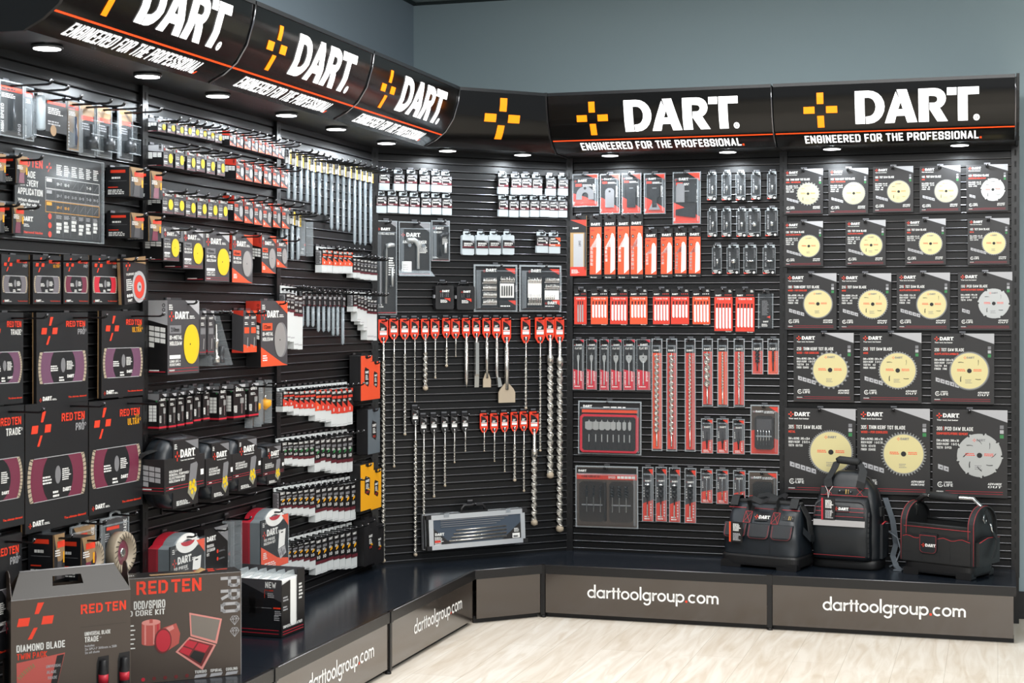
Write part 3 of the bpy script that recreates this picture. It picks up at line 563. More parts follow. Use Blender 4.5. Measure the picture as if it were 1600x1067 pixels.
def recip(w, h, dep, v):
    if v == 'wallet':
        b = card(w, h, dep, 'kraft'); t = -w / 2
        b.rc(t, 0, w / 2, h * .15, 'red'); b.li(t + w * .08, h * .04, w * .5, h * .07, 5, 'w'); b.rc(t, h * .72, w / 2, h, 'dark'); b.pl([(t, h * .93), (w / 2, h * .93), (w / 2, h * .82), (w * .2, h * .86)], 'red', .0008); b.dart(t + w * .15, h * .78, w * .1, 'w')
        b.rc(t + w * .2, h * .15, t + w * .82, h * .70, 'lgrey'); b.rc(t + w * .88, h * .1, w / 2, h * .72, 'grey'); b.tx('DART', t + w * .52, h * .58, w * .14, 'grey', w * .34, vert='d')
        return [('wallet', b.mesh('wallet'))]
    b = card(w, h, dep, 'dark'); t = -w / 2
    b.rc(t + w * .03, h * .075, w / 2 - w * .03, h * .82, 'orange'); b.dart(t + w * .12, h * .845 if h > .2 else h * .83, w * .2, 'w', .001)
    top = .70 if h > .2 else .62
    b.pl([(t + .10 * w, h * (top - .20)), (t + .58 * w, h * (top - .20)), (t + .58 * w, h * (top - .04))], 'w')
    b.pl([(t + .54 * w, h * .085), (t + .92 * w, h * .15), (t + .92 * w, h * (top - .06)), (t + .84 * w, h * (top - .02)), (t + .84 * w, h * top), (t + .68 * w, h * (top + .02)), (t + .58 * w, h * (top - .02))], 'w', .0010)
    n = 4 if h > .2 else 3
    for i in range(n + (v % 3)):
        b.rc(t + .08 * w, h * (.46 - i * .062), t + .28 * w, h * (.46 - i * .062 + .05), 'w')
        if h < .2: b.rc(t + .31 * w, h * (.46 - i * .062), t + .51 * w, h * (.46 - i * .062 + .05), 'w')
    b.rc(t + .12 * w, h * .64 if h > .2 else h * .55, t + .30 * w, h * .69 if h > .2 else h * .62, 'k', .001); b.tx('5', t + .18 * w, h * .65 if h > .2 else h * .565, w * .12, 'w', .07 * w, e=.0014)
    b.li(t + w * .1, h * .755, w * .4, h * .03, 2, 'maroon', seed=v + 2); b.tx('Fits most', t + .1 * w, h * .02, w * .09, 'w', .5 * w)
    return [('card_sleeve', b.mesh('card_sleeve'))]
row(RR, [(891, 337, 916, 431), (921, 337, 940, 436), (944, 336, 962, 436), (965, 336, 984, 436), (985, 335, 1005, 436)], .010, recip, 'saw_blade_wallet', 'saw blade', None, 'the long wallet row', 'orange reciprocating blade sleeves', own=True, var=['wallet', 1, 0, 0, 2],
    descs=['kraft wallet with red base and grey blade'] + ['long orange sleeve printed with white blade'] * 4, hk=.035)
row(RR, [(1008, 358, 1026, 434), (1032, 357, 1051, 433), (1054, 356, 1073, 433), (1076, 356, 1095, 433)], .008, recip, 'saw_blade_wallet', 'saw blade', 'short orange sleeve printed with white blade', 'the short orange sleeve row', 'orange reciprocating blade sleeves', var=[3, 0, 2, 2], hk=.03)
def router(w, h, dep, v):
    b = MB(); z = h * .90
    b.box(-w / 2, w / 2, -dep, 0, h * .02, z, 'clear')
    for x in (-w / 2, w / 2): b.box(x - .001, x + .001, -dep - .0005, -dep + .0015, h * .02, z, 'rim'); 
    for q in (z, h * .16): b.box(-w / 2, w / 2, -dep - .0005, -dep + .001, q - .0015, q, 'rim')
    l = card(w, h * .15, dep, 'dark'); l.pl([(-w / 2, .001), (-w * .1, .001), (-w / 2, h * .06)], 'red'); l.dart(-w * .38, h * .085, h * .04, 'w'); l.li(-w * .3, h * .03, w * .4, h * .045, 2, 'w', seed=2); l.dc(w * .3, h * .05, h * .04, 'w', n=12)
    b.face = lambda x, y, e: (x, -.002 - e, y)
    q = MB(); q.box(-w / 2 + .001, w / 2 - .001, -.0015, -.0005, h * .16, z - .001, 'dark'); frontface(q, .0015); q.tx('ROUTER BIT', -w * .26, h * .26, w * .13, 'lgrey', h * .5, vert=True); q.li(w * .25, h * .55, w * .15, h * .3, 6, 'mgrey')
    t = MB(); m = 'chrome'; R = w * (.10 + .07 * (v % 3)); z0 = h * .18
    if v >= 5: t.lathe([(.003, z0), (.003, h * .38), (w * .16, h * .39), (w * .38, h * .42), (w * .38, h * .46), (w * .15, h * .48)], m, 14, (0, -dep * .5))
    else: t.lathe([(.004, z0), (.004, z0 + h * .18), (R, z0 + h * .19), (R * .9, z0 + h * .30), (R * .4, z0 + h * .36)], m, 12, (0, -dep * .5))
    g = MB(); g.box(-w * .42, -w * .22, -.004, -.001, z, h * .99, 'milk'); g.box(w * .22, w * .42, -.004, -.001, z, h * .99, 'milk'); g.box(-w * .42, w * .42, -.004, -.001, h * .965, h, 'milk')
    return [('clear_box', b.mesh('clear_box'), [('label', l.mesh('label'))]), ('insert_card', q.mesh('insert_card')), ('router_bit', t.mesh('router_bit')), ('hang_tab', g.mesh('hang_tab'))]
R1 = [(1105, 268, 1119, 313), (1128, 268, 1142, 313), (1150, 268, 1164, 313), (1174, 268, 1188, 312), (1199, 267, 1213, 311)]
R2 = [(1106, 325, 1120, 370), (1128, 325, 1142, 370), (1151, 325, 1166, 370), (1168, 325, 1188, 370), (1196, 324, 1215, 369)]
R3 = [(1113, 382, 1127, 428), (1136, 382, 1155, 428), (1162, 382, 1182, 428), (1192, 382, 1211, 428)]
for bx, vs, rd in ((R1, [0, 1, 0, 2, 1], 'top router bit row'), (R2, [1, 1, 4, 2, 4], 'middle router bit row'), (R3, [1, 2, 5, 5], 'bottom router bit row')):
    row(RR, bx, .022, router, 'router_bit_box', 'router bit', 'small clear router bit box', rd, 'clear router bit boxes', own=True, var=vs, hk=.03)
def jig(w, h, dep, v):
    n, base, long = v; b = card(w, h, dep, 'dark'); t = -w / 2
    b.rc(t + .001, h * .03, w / 2 - .001, h * (.78 if h < .18 else .81), base); b.dart(t + w * .08, h * .83, w * .082, 'w', .001)
    for i in range(4): b.dc(t + w * (.60 + .1 * i), h * .855, w * .03, 'red' if base == 'red' else 'w', .001, n=8)
    b.li(t + w * .78, h * .92, w * .18, h * .06, 2, 'w'); tp = h * (.74 if h < .18 else .78); b.tx('T101B T118', t + w * .16, tp - h * .035, h * .04, 'w', w * .7)
    b.tx('Fits most', w * .12, h * .006, h * .02, 'w', w * .3)
    ks = []; bw = w * .11
    for i in range(n):
        k = MB(); ks.append(k)
        x = t + w * (.5 + (i - (n - 1) / 2) * .175); z1 = h * .66; z0 = h * (.08 if long == 2 else .12 if long == 1 else .2)
        k.prism([(x - bw / 2, z0 + bw * .6), (x, z0), (x + bw / 2, z0 + bw * .3), (x + bw / 2, z1 - h * .10), (x - bw / 2, z1 - h * .10)], -dep - .0022, -dep - .001, 'w' if n == 5 else 'silver')
        k.prism([(x - bw * .28, z1 - h * .10), (x + bw * .28, z1 - h * .10), (x + bw * .28, z1 - h * .03), (x + bw * .5, z1 - h * .02), (x + bw * .2, z1), (x - bw * .28, z1)], -dep - .0022, -dep - .001, 'dsteel')
    return [('backing_card', b.mesh('backing_card')), *[('jigsaw_blade', k.mesh('jigsaw_blade')) for k in ks]]
def clearpack(w, h, dep, v):
    b = MB(); b.box(-w / 2, w / 2, -dep, 0, 0, h * .92, 'clear'); 
    for x in (-w / 2, w / 2): b.box(x - .0015, x + .0015, -dep, 0, 0, h * .92, 'rim')
    q = card(w * .8, h * .8, .003, 'dark'); q.li(-w * .28, h * .35, w * .5, h * .4, 12, 'mgrey'); q.pl([(w * .05, h * .30), (w * .3, h * .26), (w * .3, h * .34)], 'red', .001); q.dart(-w * .2, h * .16, w * .1, 'w'); q.li(-w * .3, h * .05, w * .5, h * .08, 3, 'w')
    g = MB(); g.box(-w * .25, w * .25, -.004, -.001, h * .92, h, 'k')
    return [('clear_shell', b.mesh('clear_shell')), ('insert_card', q.mesh('insert_card')), ('hang_tab', g.mesh('hang_tab'))]
J = [(897, 451, 917, 508), (923, 451, 950, 508), (953, 451, 981, 508), (984, 451, 1012, 508), (1020, 451, 1047, 508), (1048, 451, 1077, 508), (1082, 451, 1110, 508), (1116, 451, 1145, 519), (1149, 451, 1179, 520)]
row(RR, J, .006, jig, 'jigsaw_blade_card', 'jigsaw blades', None, 'the jigsaw row', 'jigsaw blade cards', own=True, var=[(3, 'red', 2), (5, 'orange', 0), (5, 'red', 1), (5, 'orange', 0), (5, 'red', 1), (5, 'red', 0), (5, 'orange', 2), (5, 'red', 2), (5, 'red', 1)],
    descs=['narrow red card of three dark jigsaw blades', 'orange card of five pale jigsaw blades', 'red card of five long jigsaw blades', 'orange card of five short jigsaw blades', 'red card of five jigsaw blades', 'red card of five short jigsaw blades', 'orange card of two-tone jigsaw blades', 'tall red card of long jigsaw blades', 'tall red card of long jigsaw blades'], hk=.03)
row(RR, [(1185, 454, 1207, 513)], .02, clearpack, 'accessory_pack', 'accessory pack', 'slim clear accessory pack with black insert at right end of the jigsaw row!', 'slim clear pack right of the jigsaw cards', None, hk=.03)
def flatbit(w, h, dep, v):
    b = card(w, h, .004, 'dark', .003); t = -w / 2; b.pl([(t + .002, .002), (w / 2 - .002, .002), (w / 2 - .002, h * .36), (t + .002, h * .41)], 'crim'); b.pl([(w * .1, h - .002), (w / 2 - .002, h - .002), (w / 2 - .002, h * .93)], 'crim')
    b.plus(t + w * .18, h * .885, w * .1, 'red'); b.dart(t + w * .28, h * .872, w * .14, 'w'); b.tx('FLAT BIT', t + w * .2, h * .80, w * .17, 'w', w * .6, bold=.04); b.tx('LONG REACH', t + w * .22, h * .1, w * .12, 'w', h * .26, vert=True, bold=.03); b.li(t + w * .15, h * .06, w * .7, h * .03, 1, 'w'); b.li(w * .16, h * .18, w * .16, h * .2, 7, 'w')
    k = MB(); y = -.010; a = w * (.10 + .035 * v); z = h * .56; k.prism([(-a * .35, z - h * .02), (a * .35, z - h * .02), (a, z + h * .05), (a, z + h * .12), (a * .5, z + h * .125), (a * .12, z + h * .13), (0, z + h * .18), (-a * .12, z + h * .13), (-a * .5, z + h * .125), (-a, z + h * .12), (-a, z + h * .05)], y, y + .0018, 'silver')
    frontface(k, -y); k.dc(0, z + h * .085, a * .16, 'k', n=10); k.lathe([(.0022, h * .10), (.0032, h * .105), (.0032, h * .16), (.0022, h * .17), (.0022, z)], 'silver', 8, (0, y + .001))
    return [('backing_card', b.mesh('backing_card')), ('spade_bit', k.mesh('spade_bit')), ('blister_shell', shell(w, h, .014, .003))]
row(RR, [(894, 530, 912, 609), (915, 530, 932, 609), (936, 530, 951, 610), (953, 530, 971, 610), (973, 530, 992, 610), (994, 530, 1016, 610)], .014, flatbit, 'spade_bit_pack', 'drill bit', 'red and black pack with spade bit', 'the spade bit row', 'spade bit packs', own=True, var=[0, 1, 2, 3, 4, 5], hk=.03)
def auger(w, h, dep, v):
    m, R, body = v; b = card(w * .82, h * .97, .003, m); b.rc(-w * .41, h * .97 - w * 1.0, w * .41, h * .97, 'dark'); b.dart(-w * .32, h * .97 - w * .86, w * .17, 'w', .0008); b.rc(-w * .41, 0, w * .41, w * .18, 'grey'); b.li(w * .2, h * .97 - w * 1.9, w * .12, w * .7, 4, 'lgrey')
    k = MB(); y = -dep * .5; z0 = h * .04; z1 = h * .96 - w * 1.1; zb = z0 + (z1 - z0) * (1 - body)
    k.twist(0, y, zb, z1, R, R * 4.2, 'steel', .30, 10, 12); k.lathe([(.0005, z1 + .012), (.003, z1), (.003, z1 - .004)][::-1], 'steel', 8, (0, y)); k.lathe([(.003, z0), (.004, z0 + .004), (.004, zb + .002)], 'steel', 6, (0, y))
    return [('backing_card', b.mesh('backing_card')), ('auger_bit', k.mesh('auger_bit')), ('blister_shell', shell(w, h, dep, .005, bub=(-w * .36, w * .36, .008, h - w * .6)))]
row(RR, [(1017, 529, 1034, 705), (1040, 529, 1057, 706), (1069, 529, 1086, 706)], .022, auger, 'auger_bit_blister', 'drill bit', None, 'the long auger row', 'auger bit blisters', var=[('orange', .0125, .84), ('red', .0125, .86), ('red', .008, .8)], descs=['long orange blister with thick auger bit', 'long red blister with thick auger bit', 'long red blister with thin auger bit'], hk=.03, jit=.006)
row(RR, [(1096, 529, 1113, 635), (1120, 529, 1137, 636), (1145, 529, 1163, 636)], .022, auger, 'auger_bit_blister', 'drill bit', None, 'the shorter auger row', 'auger bit blisters', var=[('red', .016, .66), ('orange', .0062, .7), ('red', .008, .64)], descs=['short red blister with broad auger bit', 'short orange blister with thin auger bit', 'short red blister with thin auger bit'], hk=.03, jit=.006)
def forst(w, h, dep, v):
    m, R = v; b = card(w * .86, h * .96, .003, m); b.rc(-w * .43, h * .96 - w * .95, w * .43, h * .96, 'dark'); b.dart(-w * .32, h * .96 - w * .85, w * .17, 'w', .0008); b.li(w * .2, h * .4, w * .12, w * .7, 4, 'lgrey')
    k = MB(); k.twist(0, -dep * .5, h * .34, h * .66, R, R * 3, 'dsteel', .5); k.lathe([(.003, h * .1), (.0035, h * .34)], 'dsteel', 6, (0, -dep * .5)); k.lathe([(.003, h * .66), (.0003, h * .7)], 'chrome', 6, (0, -dep * .5))
    return [('backing_card', b.mesh('backing_card')), ('drill_bit', k.mesh('drill_bit')), ('blister_shell', shell(w, h, dep, .005))]
row(RR, [(1174, 529, 1192, 585), (1199, 529, 1216, 585)], .02, forst, 'drill_bit_blister', 'drill bit', None, 'pair right of the augers', 'small drill bit blisters', var=[('red', .011), ('orange', .006)], descs=['small red blister with stubby hinge cutter', 'small orange blister with thin countersink'], hk=.03)
def flatset(w, h, dep, v):
    b = card(w - .01, h - .01, .004, 'dark', .008); b.rc(-w * .43, h * .82, w * .43, h * .93, 'k'); b.dart(-w * .42, h * .875, h * .045, 'w', .001); b.rc(-w * .44, h * .78, w * .44, h * .835, 'orange', .001); b.li(-w * .1, h * .875, w * .5, h * .035, 1, 'w')
    c = MB(); frontface(c, .02)
    P = lambda i, r: [(-w / 2 + i, i), (w / 2 - i, i), (w / 2 - i, h * .76 - i + .012), (-w / 2 + i, h * .76 - i + .012)]
    c.box(-w * .46, w * .46, -.020, -.005, h * .04, h * .75, 'crim', .012); c.box(-w * .42, w * .42, -.0215, -.020, h * .08, h * .71, 'k', .008)
    ks = []
    for i in range(8):
        k = MB(); ks.append(k)
        x = -w * .31 + w * .64 * (i / 7) ** .92; a = w * (.062 - .0055 * i); z = h * .46
        k.prism([(x - a * .4, z), (x + a * .4, z), (x + a, z + h * .03), (x + a, z + h * .15), (x + a * .2, z + h * .16), (x, z + h * .2), (x - a * .2, z + h * .16), (x - a, z + h * .15), (x - a, z + h * .03)], -.026, -.024, 'silver'); k.box(x - .0022, x + .0022, -.027, -.023, h * .24, h * .38, 'silver'); k.box(x - .0016, x + .0016, -.026, -.024, h * .12, h * .24, 'dsteel')
    return [('backing_card', b.mesh('backing_card')), ('red_case', c.mesh('red_case')), *[('spade_bit', k.mesh('spade_bit')) for k in ks], ('blister_shell', shell(w, h, dep, .007))]
row(RR, [(901, 627, 1000, 711)], .032, flatset, 'spade_bit_set', 'drill bit set', 'wide clear blister with red-edged case of eight spade bits!', 'wide red-edged spade bit set', None, hk=.02)
def csink(w, h, dep, v):
    b = card(w * .9, h * .97, .003, 'grey', .004); b.pl([(-w * .45, .002), (w * .45, .002), (w * .45, h * .40), (-w * .45, h * .33)], 'red'); b.rc(-w * .45, h * .80, w * .45, h * .96, 'k'); b.pl([(0, h * .96), (w * .45, h * .96), (w * .45, h * .84)], 'red', .0008); b.plus(-w * .32, h * .745, w * .1, 'red'); b.dart(-w * .24, h * .73, w * .14, 'w'); b.li(-w * .38, h * .45, w * .1, h * .2, 4, 'w'); b.li(w * .2, h * .1, w * .14, h * .25, 5, 'w'); b.li(-w * .3, h * .04, w * .55, h * .08, 2, 'w')
    k = MB(); y = -dep * .55
    if v == 'pin': k.lathe([(.0022, h * .1), (.0028, h * .25), (.0026, h * .7), (.0006, h * .74)], 'chrome', 8, (0, y)); k.lathe([(.0042, h * .28), (.0042, h * .31)], 'brass', 8, (0, y))
    elif v == 'cs': k.lathe([(.003, h * .14), (.003, h * .30), (.0055, h * .31), (.0055, h * .42), (.0022, h * .46), (.0018, h * .62), (.0005, h * .65)], 'dsteel', 8, (0, y))
    else: k.twist(0, y, h * .46, h * .66, w * .24, w * .9, 'dsteel', .55); k.lathe([(.0032, h * .08), (.0032, h * .42), (w * .2, h * .46), (w * .24, h * .48)], 'dsteel', 8, (0, y)); k.lathe([(w * .22, h * .66), (w * .26, h * .67), (w * .26, h * .69), (.003, h * .70), (.001, h * .74)], 'chrome', 10, (0, y)); k.box(-.0022, .0022, y - .004, y - .002, h * .08, h * .32, 'chrome')
    return [('backing_card', b.mesh('backing_card')), ('drill_bit', k.mesh('drill_bit')), ('blister_shell', shell(w, h, dep, .004))]
row(RR, [(1095, 654, 1113, 709), (1119, 654, 1138, 709), (1144, 655, 1163, 710)], .018, csink, 'countersink_blister', 'drill bit', 'small red blister with dark countersink', 'countersink row', 'countersink blisters', var=['cs'] * 3, hk=.03)
def smallset(w, h, dep, v):
    b = card(w * .97, h * .97, .004, 'brown', .006); b.pl([(-w * .48, .002), (w * .48, .002), (w * .48, h * .30), (w * .30, h * .34), (-w * .30, h * .5), (-w * .48, h * .48)], 'red'); b.pl([(w * .15, h * .96), (w * .48, h * .96), (w * .48, h * .84)], 'red'); b.plus(-w * .36, h * .855, w * .06, 'red'); b.dart(-w * .31, h * .845, w * .07, 'w'); b.li(-w * .02, h * .83, w * .42, h * .06, 2, 'w')
    c = MB(); c.box(-w * .33, w * .33, -dep * .7, -.004, h * .11, h * .78, 'k' if v == 'bits' else 'dark', .01); k = MB()
    if v == 'bits':
        frontface(c, dep * .7); c.rc(-w * .26, h * .5, w * .26, h * .72, 'grey')
        for i in range(5): k.lathe([(.0018, h * .2), (.002, h * .36), (.005 if i > 2 else .003, h * .46), (.002, h * .5)], 'chrome', 6, (-w * .22 + w * .1 * i, -dep * .75)); 
        k.box(-w * .27, w * .27, -dep * .85, -dep * .7, h * .36, h * .39, 'chrome')
    else: k.box(-w * .12, w * .26, -dep * .76, -dep * .7, h * .14, h * .18, 'chrome')
    return [('backing_card', b.mesh('backing_card')), ('bit_case', c.mesh('bit_case'), [('bits' if v == 'bits' else 'latch', k.mesh('bits'))]), ('blister_shell', shell(w, h, dep, .006))]
row(RR, [(1171, 633, 1216, 711)], .03, smallset, 'countersink_set', 'drill bit set', 'brown and red blister with row of countersinks right of the countersink packs!', 'brown and red countersink set', None, var=['bits'], hk=.02)
def augerset(w, h, dep, v):
    b = card(w - .008, h - .008, .004, 'brown', .008); b.rc(-w * .47, h * .88, w * .47, h * .96, 'k'); b.dart(-w * .45, h * .90, h * .035, 'w', .001); b.rc(-w * .48, h * .78, w * .48, h * .87, 'red', .0008); b.tx('4 WING AUGER BIT SET', -w * .40, h * .81, h * .035, 'k', w * .30, e=.0012); b.tx('SPEED', w * .03, h * .80, h * .035, 'w', w * .11, e=.0012)
    for i in range(5): b.rc(w * (.17 + .058 * i), h * .80, w * (.22 + .058 * i), h * .84, 'w', .0012)
    c = MB()
    for x0, x1 in ((-w * .43, -w * .03), (w * .05, w * .42)): c.box(x0, x1, -.020, -.005, h * .10, h * .75, 'smoke', .012); c.box(x0 + .01, x1 - .01, -.012, -.0105, h * .36, h * .38, 'lgrey')
    c.box(-w * .03, w * .0, -.024, -.006, h * .12, h * .74, 'k')
    ks = []
    for i, x in enumerate((-w * .31, -w * .2, -w * .09, w * .10, w * .21, w * .32)):
        k = MB(); ks.append(k); k.twist(x, -.016, h * .50, h * .68, .006 if i < 3 else .010, .026, 'dsteel', .35); k.box(x - .002, x + .002, -.018, -.014, h * .26, h * .5, 'chrome')
    return [('backing_card', b.mesh('backing_card')), ('bit_case', c.mesh('bit_case')), *[('auger_bit', k.mesh('auger_bit')) for k in ks], ('blister_shell', shell(w, h, dep, .007))]
row(RR, [(897, 729, 995, 826)], .035, augerset, 'auger_bit_set', 'drill bit set', 'wide clear blister with two smoky cases of auger bits above the shelf!', 'wide smoky auger bit set', None, hk=.02)
row(RR, [(1002, 730, 1020, 815), (1023, 730, 1041, 816), (1044, 731, 1062, 817), (1068, 732, 1087, 817)], .022, csink, 'wing_auger_blister', 'drill bit', 'tall red blister with dark winged auger', 'bottom auger row', 'winged auger blisters', var=['auger'] * 4, hk=.03)
row(RR, [(1094, 733, 1113, 787), (1118, 734, 1138, 788), (1145, 735, 1164, 789)], .018, csink, 'pilot_bit_blister', 'drill bit', 'small red blister with slim chrome pilot bit', 'pilot bit row', 'pilot bit blisters', var=['pin'] * 3, hk=.03)
row(RR, [(1168, 737, 1214, 812)], .03, smallset, 'pilot_bit_set', 'drill bit set', 'clear blister with dark closed case partly behind the left tool bag!', 'dark case blister behind the bag', None, var=['case'], hk=.02)
# ------------------------------------------------------------------ corner bay
def smallcase(w, h, dep, v):
    w *= .94
    red = v == 'o'
    b = MB(); z = h * .80; b.box(-w / 2, w / 2, -dep, 0, 0, z, 'milk', .002); frontface(b, dep); b.rc(-w * .44, h * .02, w * .44, h * .03, 'lgrey'); 
    l = card(w * 1.01, h * .48, dep + .0008, 'dark'); l.pl([(w * .05, h * .42), (w * .5, h * .42), (w * .5, h * .22)], 'orange' if red else 'mgrey'); l.dart(-w * .34, h * .32, h * .065, 'w'); l.tx('SCREWDRIVER', -w * .36, h * .20, h * .07, 'w', w * .66, bold=.05); l.rc(-w * .5, h * .02, w * .5, h * .11, 'orange' if red else 'maroon', .0006); l.tx('PREMIUM', -w * .36, h * .03, h * .05, 'w', w * .4, e=.001); l.dc(w * .36, h * .16, h * .05, 'w', n=10)
    for y in (.06, .11): l.li(-w * .46, h * y, w * .05, h * .25, 6, 'w', seed=2)
    g = MB(); a = w * .40; g.prism([(-a, z), (a, z), (a, h - .002), (a - .002, h), (-a + .002, h), (-a, h - .002)], -.004, -.001, 'milk'); frontface(g, .004); g.pl([(-w * .2, h * .9), (w * .2, h * .9), (w * .06, h * .965), (-w * .06, h * .965)], 'k')
    l2 = l.mesh('label_sleeve')
    return [('clear_case', b.mesh('clear_case')), ('label_sleeve', l2, None, None, (0, 0, h * .33)), ('hang_tab', g.mesh('hang_tab'))]
CR = dict(hk=.02, jit=.02)
row(MM, [(592, 264, 609, 297), (615, 265, 632, 298), (635, 265, 652, 298), (655, 266, 672, 299), (674, 267, 690, 299), (690, 268, 706, 300)], .014, smallcase, 'bit_case', 'bit case', 'small frosted bit case', 'top left case row', 'small frosted bit cases', **CR)
row(MM, [(588, 299, 604, 333), (605, 299, 622, 333), (623, 300, 639, 334), (640, 301, 656, 334), (658, 302, 674, 335), (674, 302, 690, 335), (690, 303, 707, 336)], .014, smallcase, 'bit_case', 'bit case', 'small frosted bit case', 'second left case row', 'small frosted bit cases', **CR)
row(MM, [(778, 270, 795, 303), (799, 271, 814, 304), (815, 271, 831, 304), (832, 272, 847, 305), (853, 273, 869, 305), (872, 273, 888, 305)], .014, smallcase, 'bit_case', 'bit case', 'small frosted bit case', 'top right case row', 'small frosted bit cases', **CR)
row(MM, [(778, 305, 795, 338), (795, 306, 811, 338), (812, 306, 827, 338), (828, 306, 843, 339), (844, 306, 858, 339), (858, 307, 872, 340), (872, 307, 887, 340)], .014, smallcase, 'bit_case', 'bit case', 'small frosted bit case', 'second right case row', 'small frosted bit cases', **CR)
def roundcase(w, h, dep, v):
    w *= .96
    b = MB(); z = h * .83; b.box(-w / 2, w / 2, -dep, 0, 0, z, 'milk', .005); l = card(w * .98, h * .34, dep + .0008, 'dark'); l.pl([(w * .1, h * .34), (w * .49, h * .34), (w * .49, h * .22)], 'mgrey'); l.rc(-w * .49, h * .04, w * .49, h * .09, 'maroon'); l.tx('DRIVER BITS', -w * .36, h * .17, h * .07, 'w', w * .7, bold=.05); l.tx('IMPACT', -w * .36, h * .1, h * .05, 'w', w * .6)
    g = MB(); g.box(-w * .30, w * .30, -.004, -.001, z, h, 'milk', .002); frontface(g, .004); g.rc(-w * .18, h * .89, w * .18, h * .93, 'k')
    return [('clear_case', b.mesh('clear_case')), ('label_sleeve', l.mesh('label_sleeve'), None, None, (0, 0, h * .27)), ('hang_tab', g.mesh('hang_tab'))]
row(MM, [(721, 361, 742, 398), (744, 361, 763, 398), (764, 361, 783, 398), (785, 361, 804, 398)], .018, roundcase, 'bit_case', 'bit case', 'rounded frosted bit case with black band', 'rounded case row', 'rounded frosted bit cases', **CR)
row(MM, [(838, 362, 857, 395), (858, 363, 875, 396)], .014, smallcase, 'bit_case', 'bit case', None, 'pair above the bit sets', 'small frosted bit cases', var=['k', 'o'], descs=['frosted case with black and grey label', 'frosted case with black and orange label'], **CR)
def driver(w, h, dep, v):
    b = card(w, h, .004, 'dark', .004); b.pl([(w * .05, h - .002), (w * .48, h - .002), (w * .48, h - w * .3)], 'mgrey'); b.plus(-w * .36, h - w * .38, w * .11, 'red'); b.dart(-w * .26, h - w * .43, w * .115, 'w')
    b.tx({'flex': 'FLEXIBLE ANGLE DRIVER', 'angle': 'ANGLE DRIVER', 'stub': 'MINI ANGLE DRIVER'}[v], -w * .38, h - w * .62, w * .09, 'w', w * (.75 if v != 'stub' else .45), bold=.03); b.rc(-w * .5, h * .02, w * .5, h * .028, 'crim'); b.li(w * .1, h * .42, w * .3, h * .2, 8, 'w', seed=3); b.li(-w * .42, h * .08, w * .3, h * .04, 2, 'w', seed=4)
    k = MB(); y = -dep * .55; zt = h * (.74 if v == 'flex' else .66); x = -w * .08
    k.tube([(x, y, h * .12), (x, y, zt - .02), (x + .006, y, zt - .004), (x + .022, y, zt), (x + .04, y, zt)] if v != 'angle' else [(x + w * .15, y, h * .12), (x + w * .15, y, zt - .03), (x + w * .1, y, zt - .008), (x, y, zt), (x - w * .2, y, zt)], [.007, .007, .012, .012, .009] if v != 'flex' else [.0055, .006, .011, .011, .008], 'silver' if v != 'stub' else 'dsteel', 10)
    if v == 'flex': k.tube([(w * .22, y, h * .30), (w * .22, y, h * .5)], .006, 'silver', 8); k.tube([(w * .08, y, h * .30), (w * .2, y, h * .30)], .005, 'dsteel', 8); k.box(-w * .38, -w * .30, y - .003, y, h * .10, h * .62, 'mgrey')
    if v == 'stub': k.tube([(w * .2, y, h * .2), (w * .2, y, h * .45)], .007, 'silver', 8)
    if v == 'angle':
        for q in (-.36, .36): k.lathe_y([(.008, y - .01), (.008, y)], 'chrome', 12, (w * q * .6, zt - .025))
        b.rc(-w * .40, h * .06, -w * .10, h * .26, 'w', .001); b.li(-w * .36, h * .1, w * .2, h * .12, 3, 'lgrey', .0014)
        f = MB(); f.add([(-w * .5, -.002, h * .1), (w * .5, -.002, h * .1), (-w * .56, -dep, -.004), (w * .56, -dep, -.004), (w * .56, -.002, -.004), (-w * .56, -.002, -.004)], [(0, 1, 3, 2), (2, 3, 4, 5)], 'rim')
        return [('backing_card', b.mesh('backing_card')), ('driver', k.mesh('driver')), ('blister_shell', shell(w, h, dep, .005)), ('blister_foot', f.mesh('blister_foot'))]
    return [('backing_card', b.mesh('backing_card')), ('driver', k.mesh('driver')), ('blister_shell', shell(w, h, dep, .005))]
row(MM, [(591, 344, 624, 492), (627, 346, 677, 430), (678, 344, 707, 408)], .032, driver, 'angle_driver_pack', 'angle driver', None, 'driver row of the corner bay', 'angle driver blisters', own=True, var=['flex', 'angle', 'stub'], descs=['tall dark blister with flexible driver', 'wide dark blister with silver driver', 'narrow dark blister with stubby driver'], hk=.02)
def bitbox(w, h, dep, v):
    b = MB(); z = h * .86; b.box(-w / 2, w / 2, -dep, 0, 0, z, 'k', .005); frontface(b, dep); b.rc(-w * .36, h * .2, w * .36, z * .92, 'dark'); b.plus(-w * .22, h * .64, w * .1, 'red'); b.dart(-w * .14, h * .62, w * .105, 'w')
    for i in range(5): b.rc(-w * .24 + i * w * .1, h * .44, -w * .2 + i * w * .1, h * .58, 'lgrey')
    b.pl([(-w * .05, h * .40), (w * .3, h * .40), (w * .3, h * .28), (w * .18, h * .33)], 'red', .001); b.li(-w * .24, h * .24, w * .45, h * .12, 3, 'w', .0012)
    g = MB(); g.tube([(-w * .3, -.004, z), (-w * .24, -.004, h * .96), (w * .24, -.004, h * .96), (w * .3, -.004, z)], .003, 'k', 6); c = MB(); c.box(-w / 2 - .004, -w / 2, -dep * .8, -dep * .3, h * .4, h * .52, 'lgrey')
    return [('case_body', b.mesh('case_body')), ('carry_loop', g.mesh('carry_loop')), ('latch', c.mesh('latch'), None, 'pale grey latch')]
row(MM, [(681, 440, 709, 483), (714, 441, 742, 483)], .028, bitbox, 'bit_box', 'bit case', 'small black bit box', 'pair above the red tags', 'small black bit boxes', hk=.02)
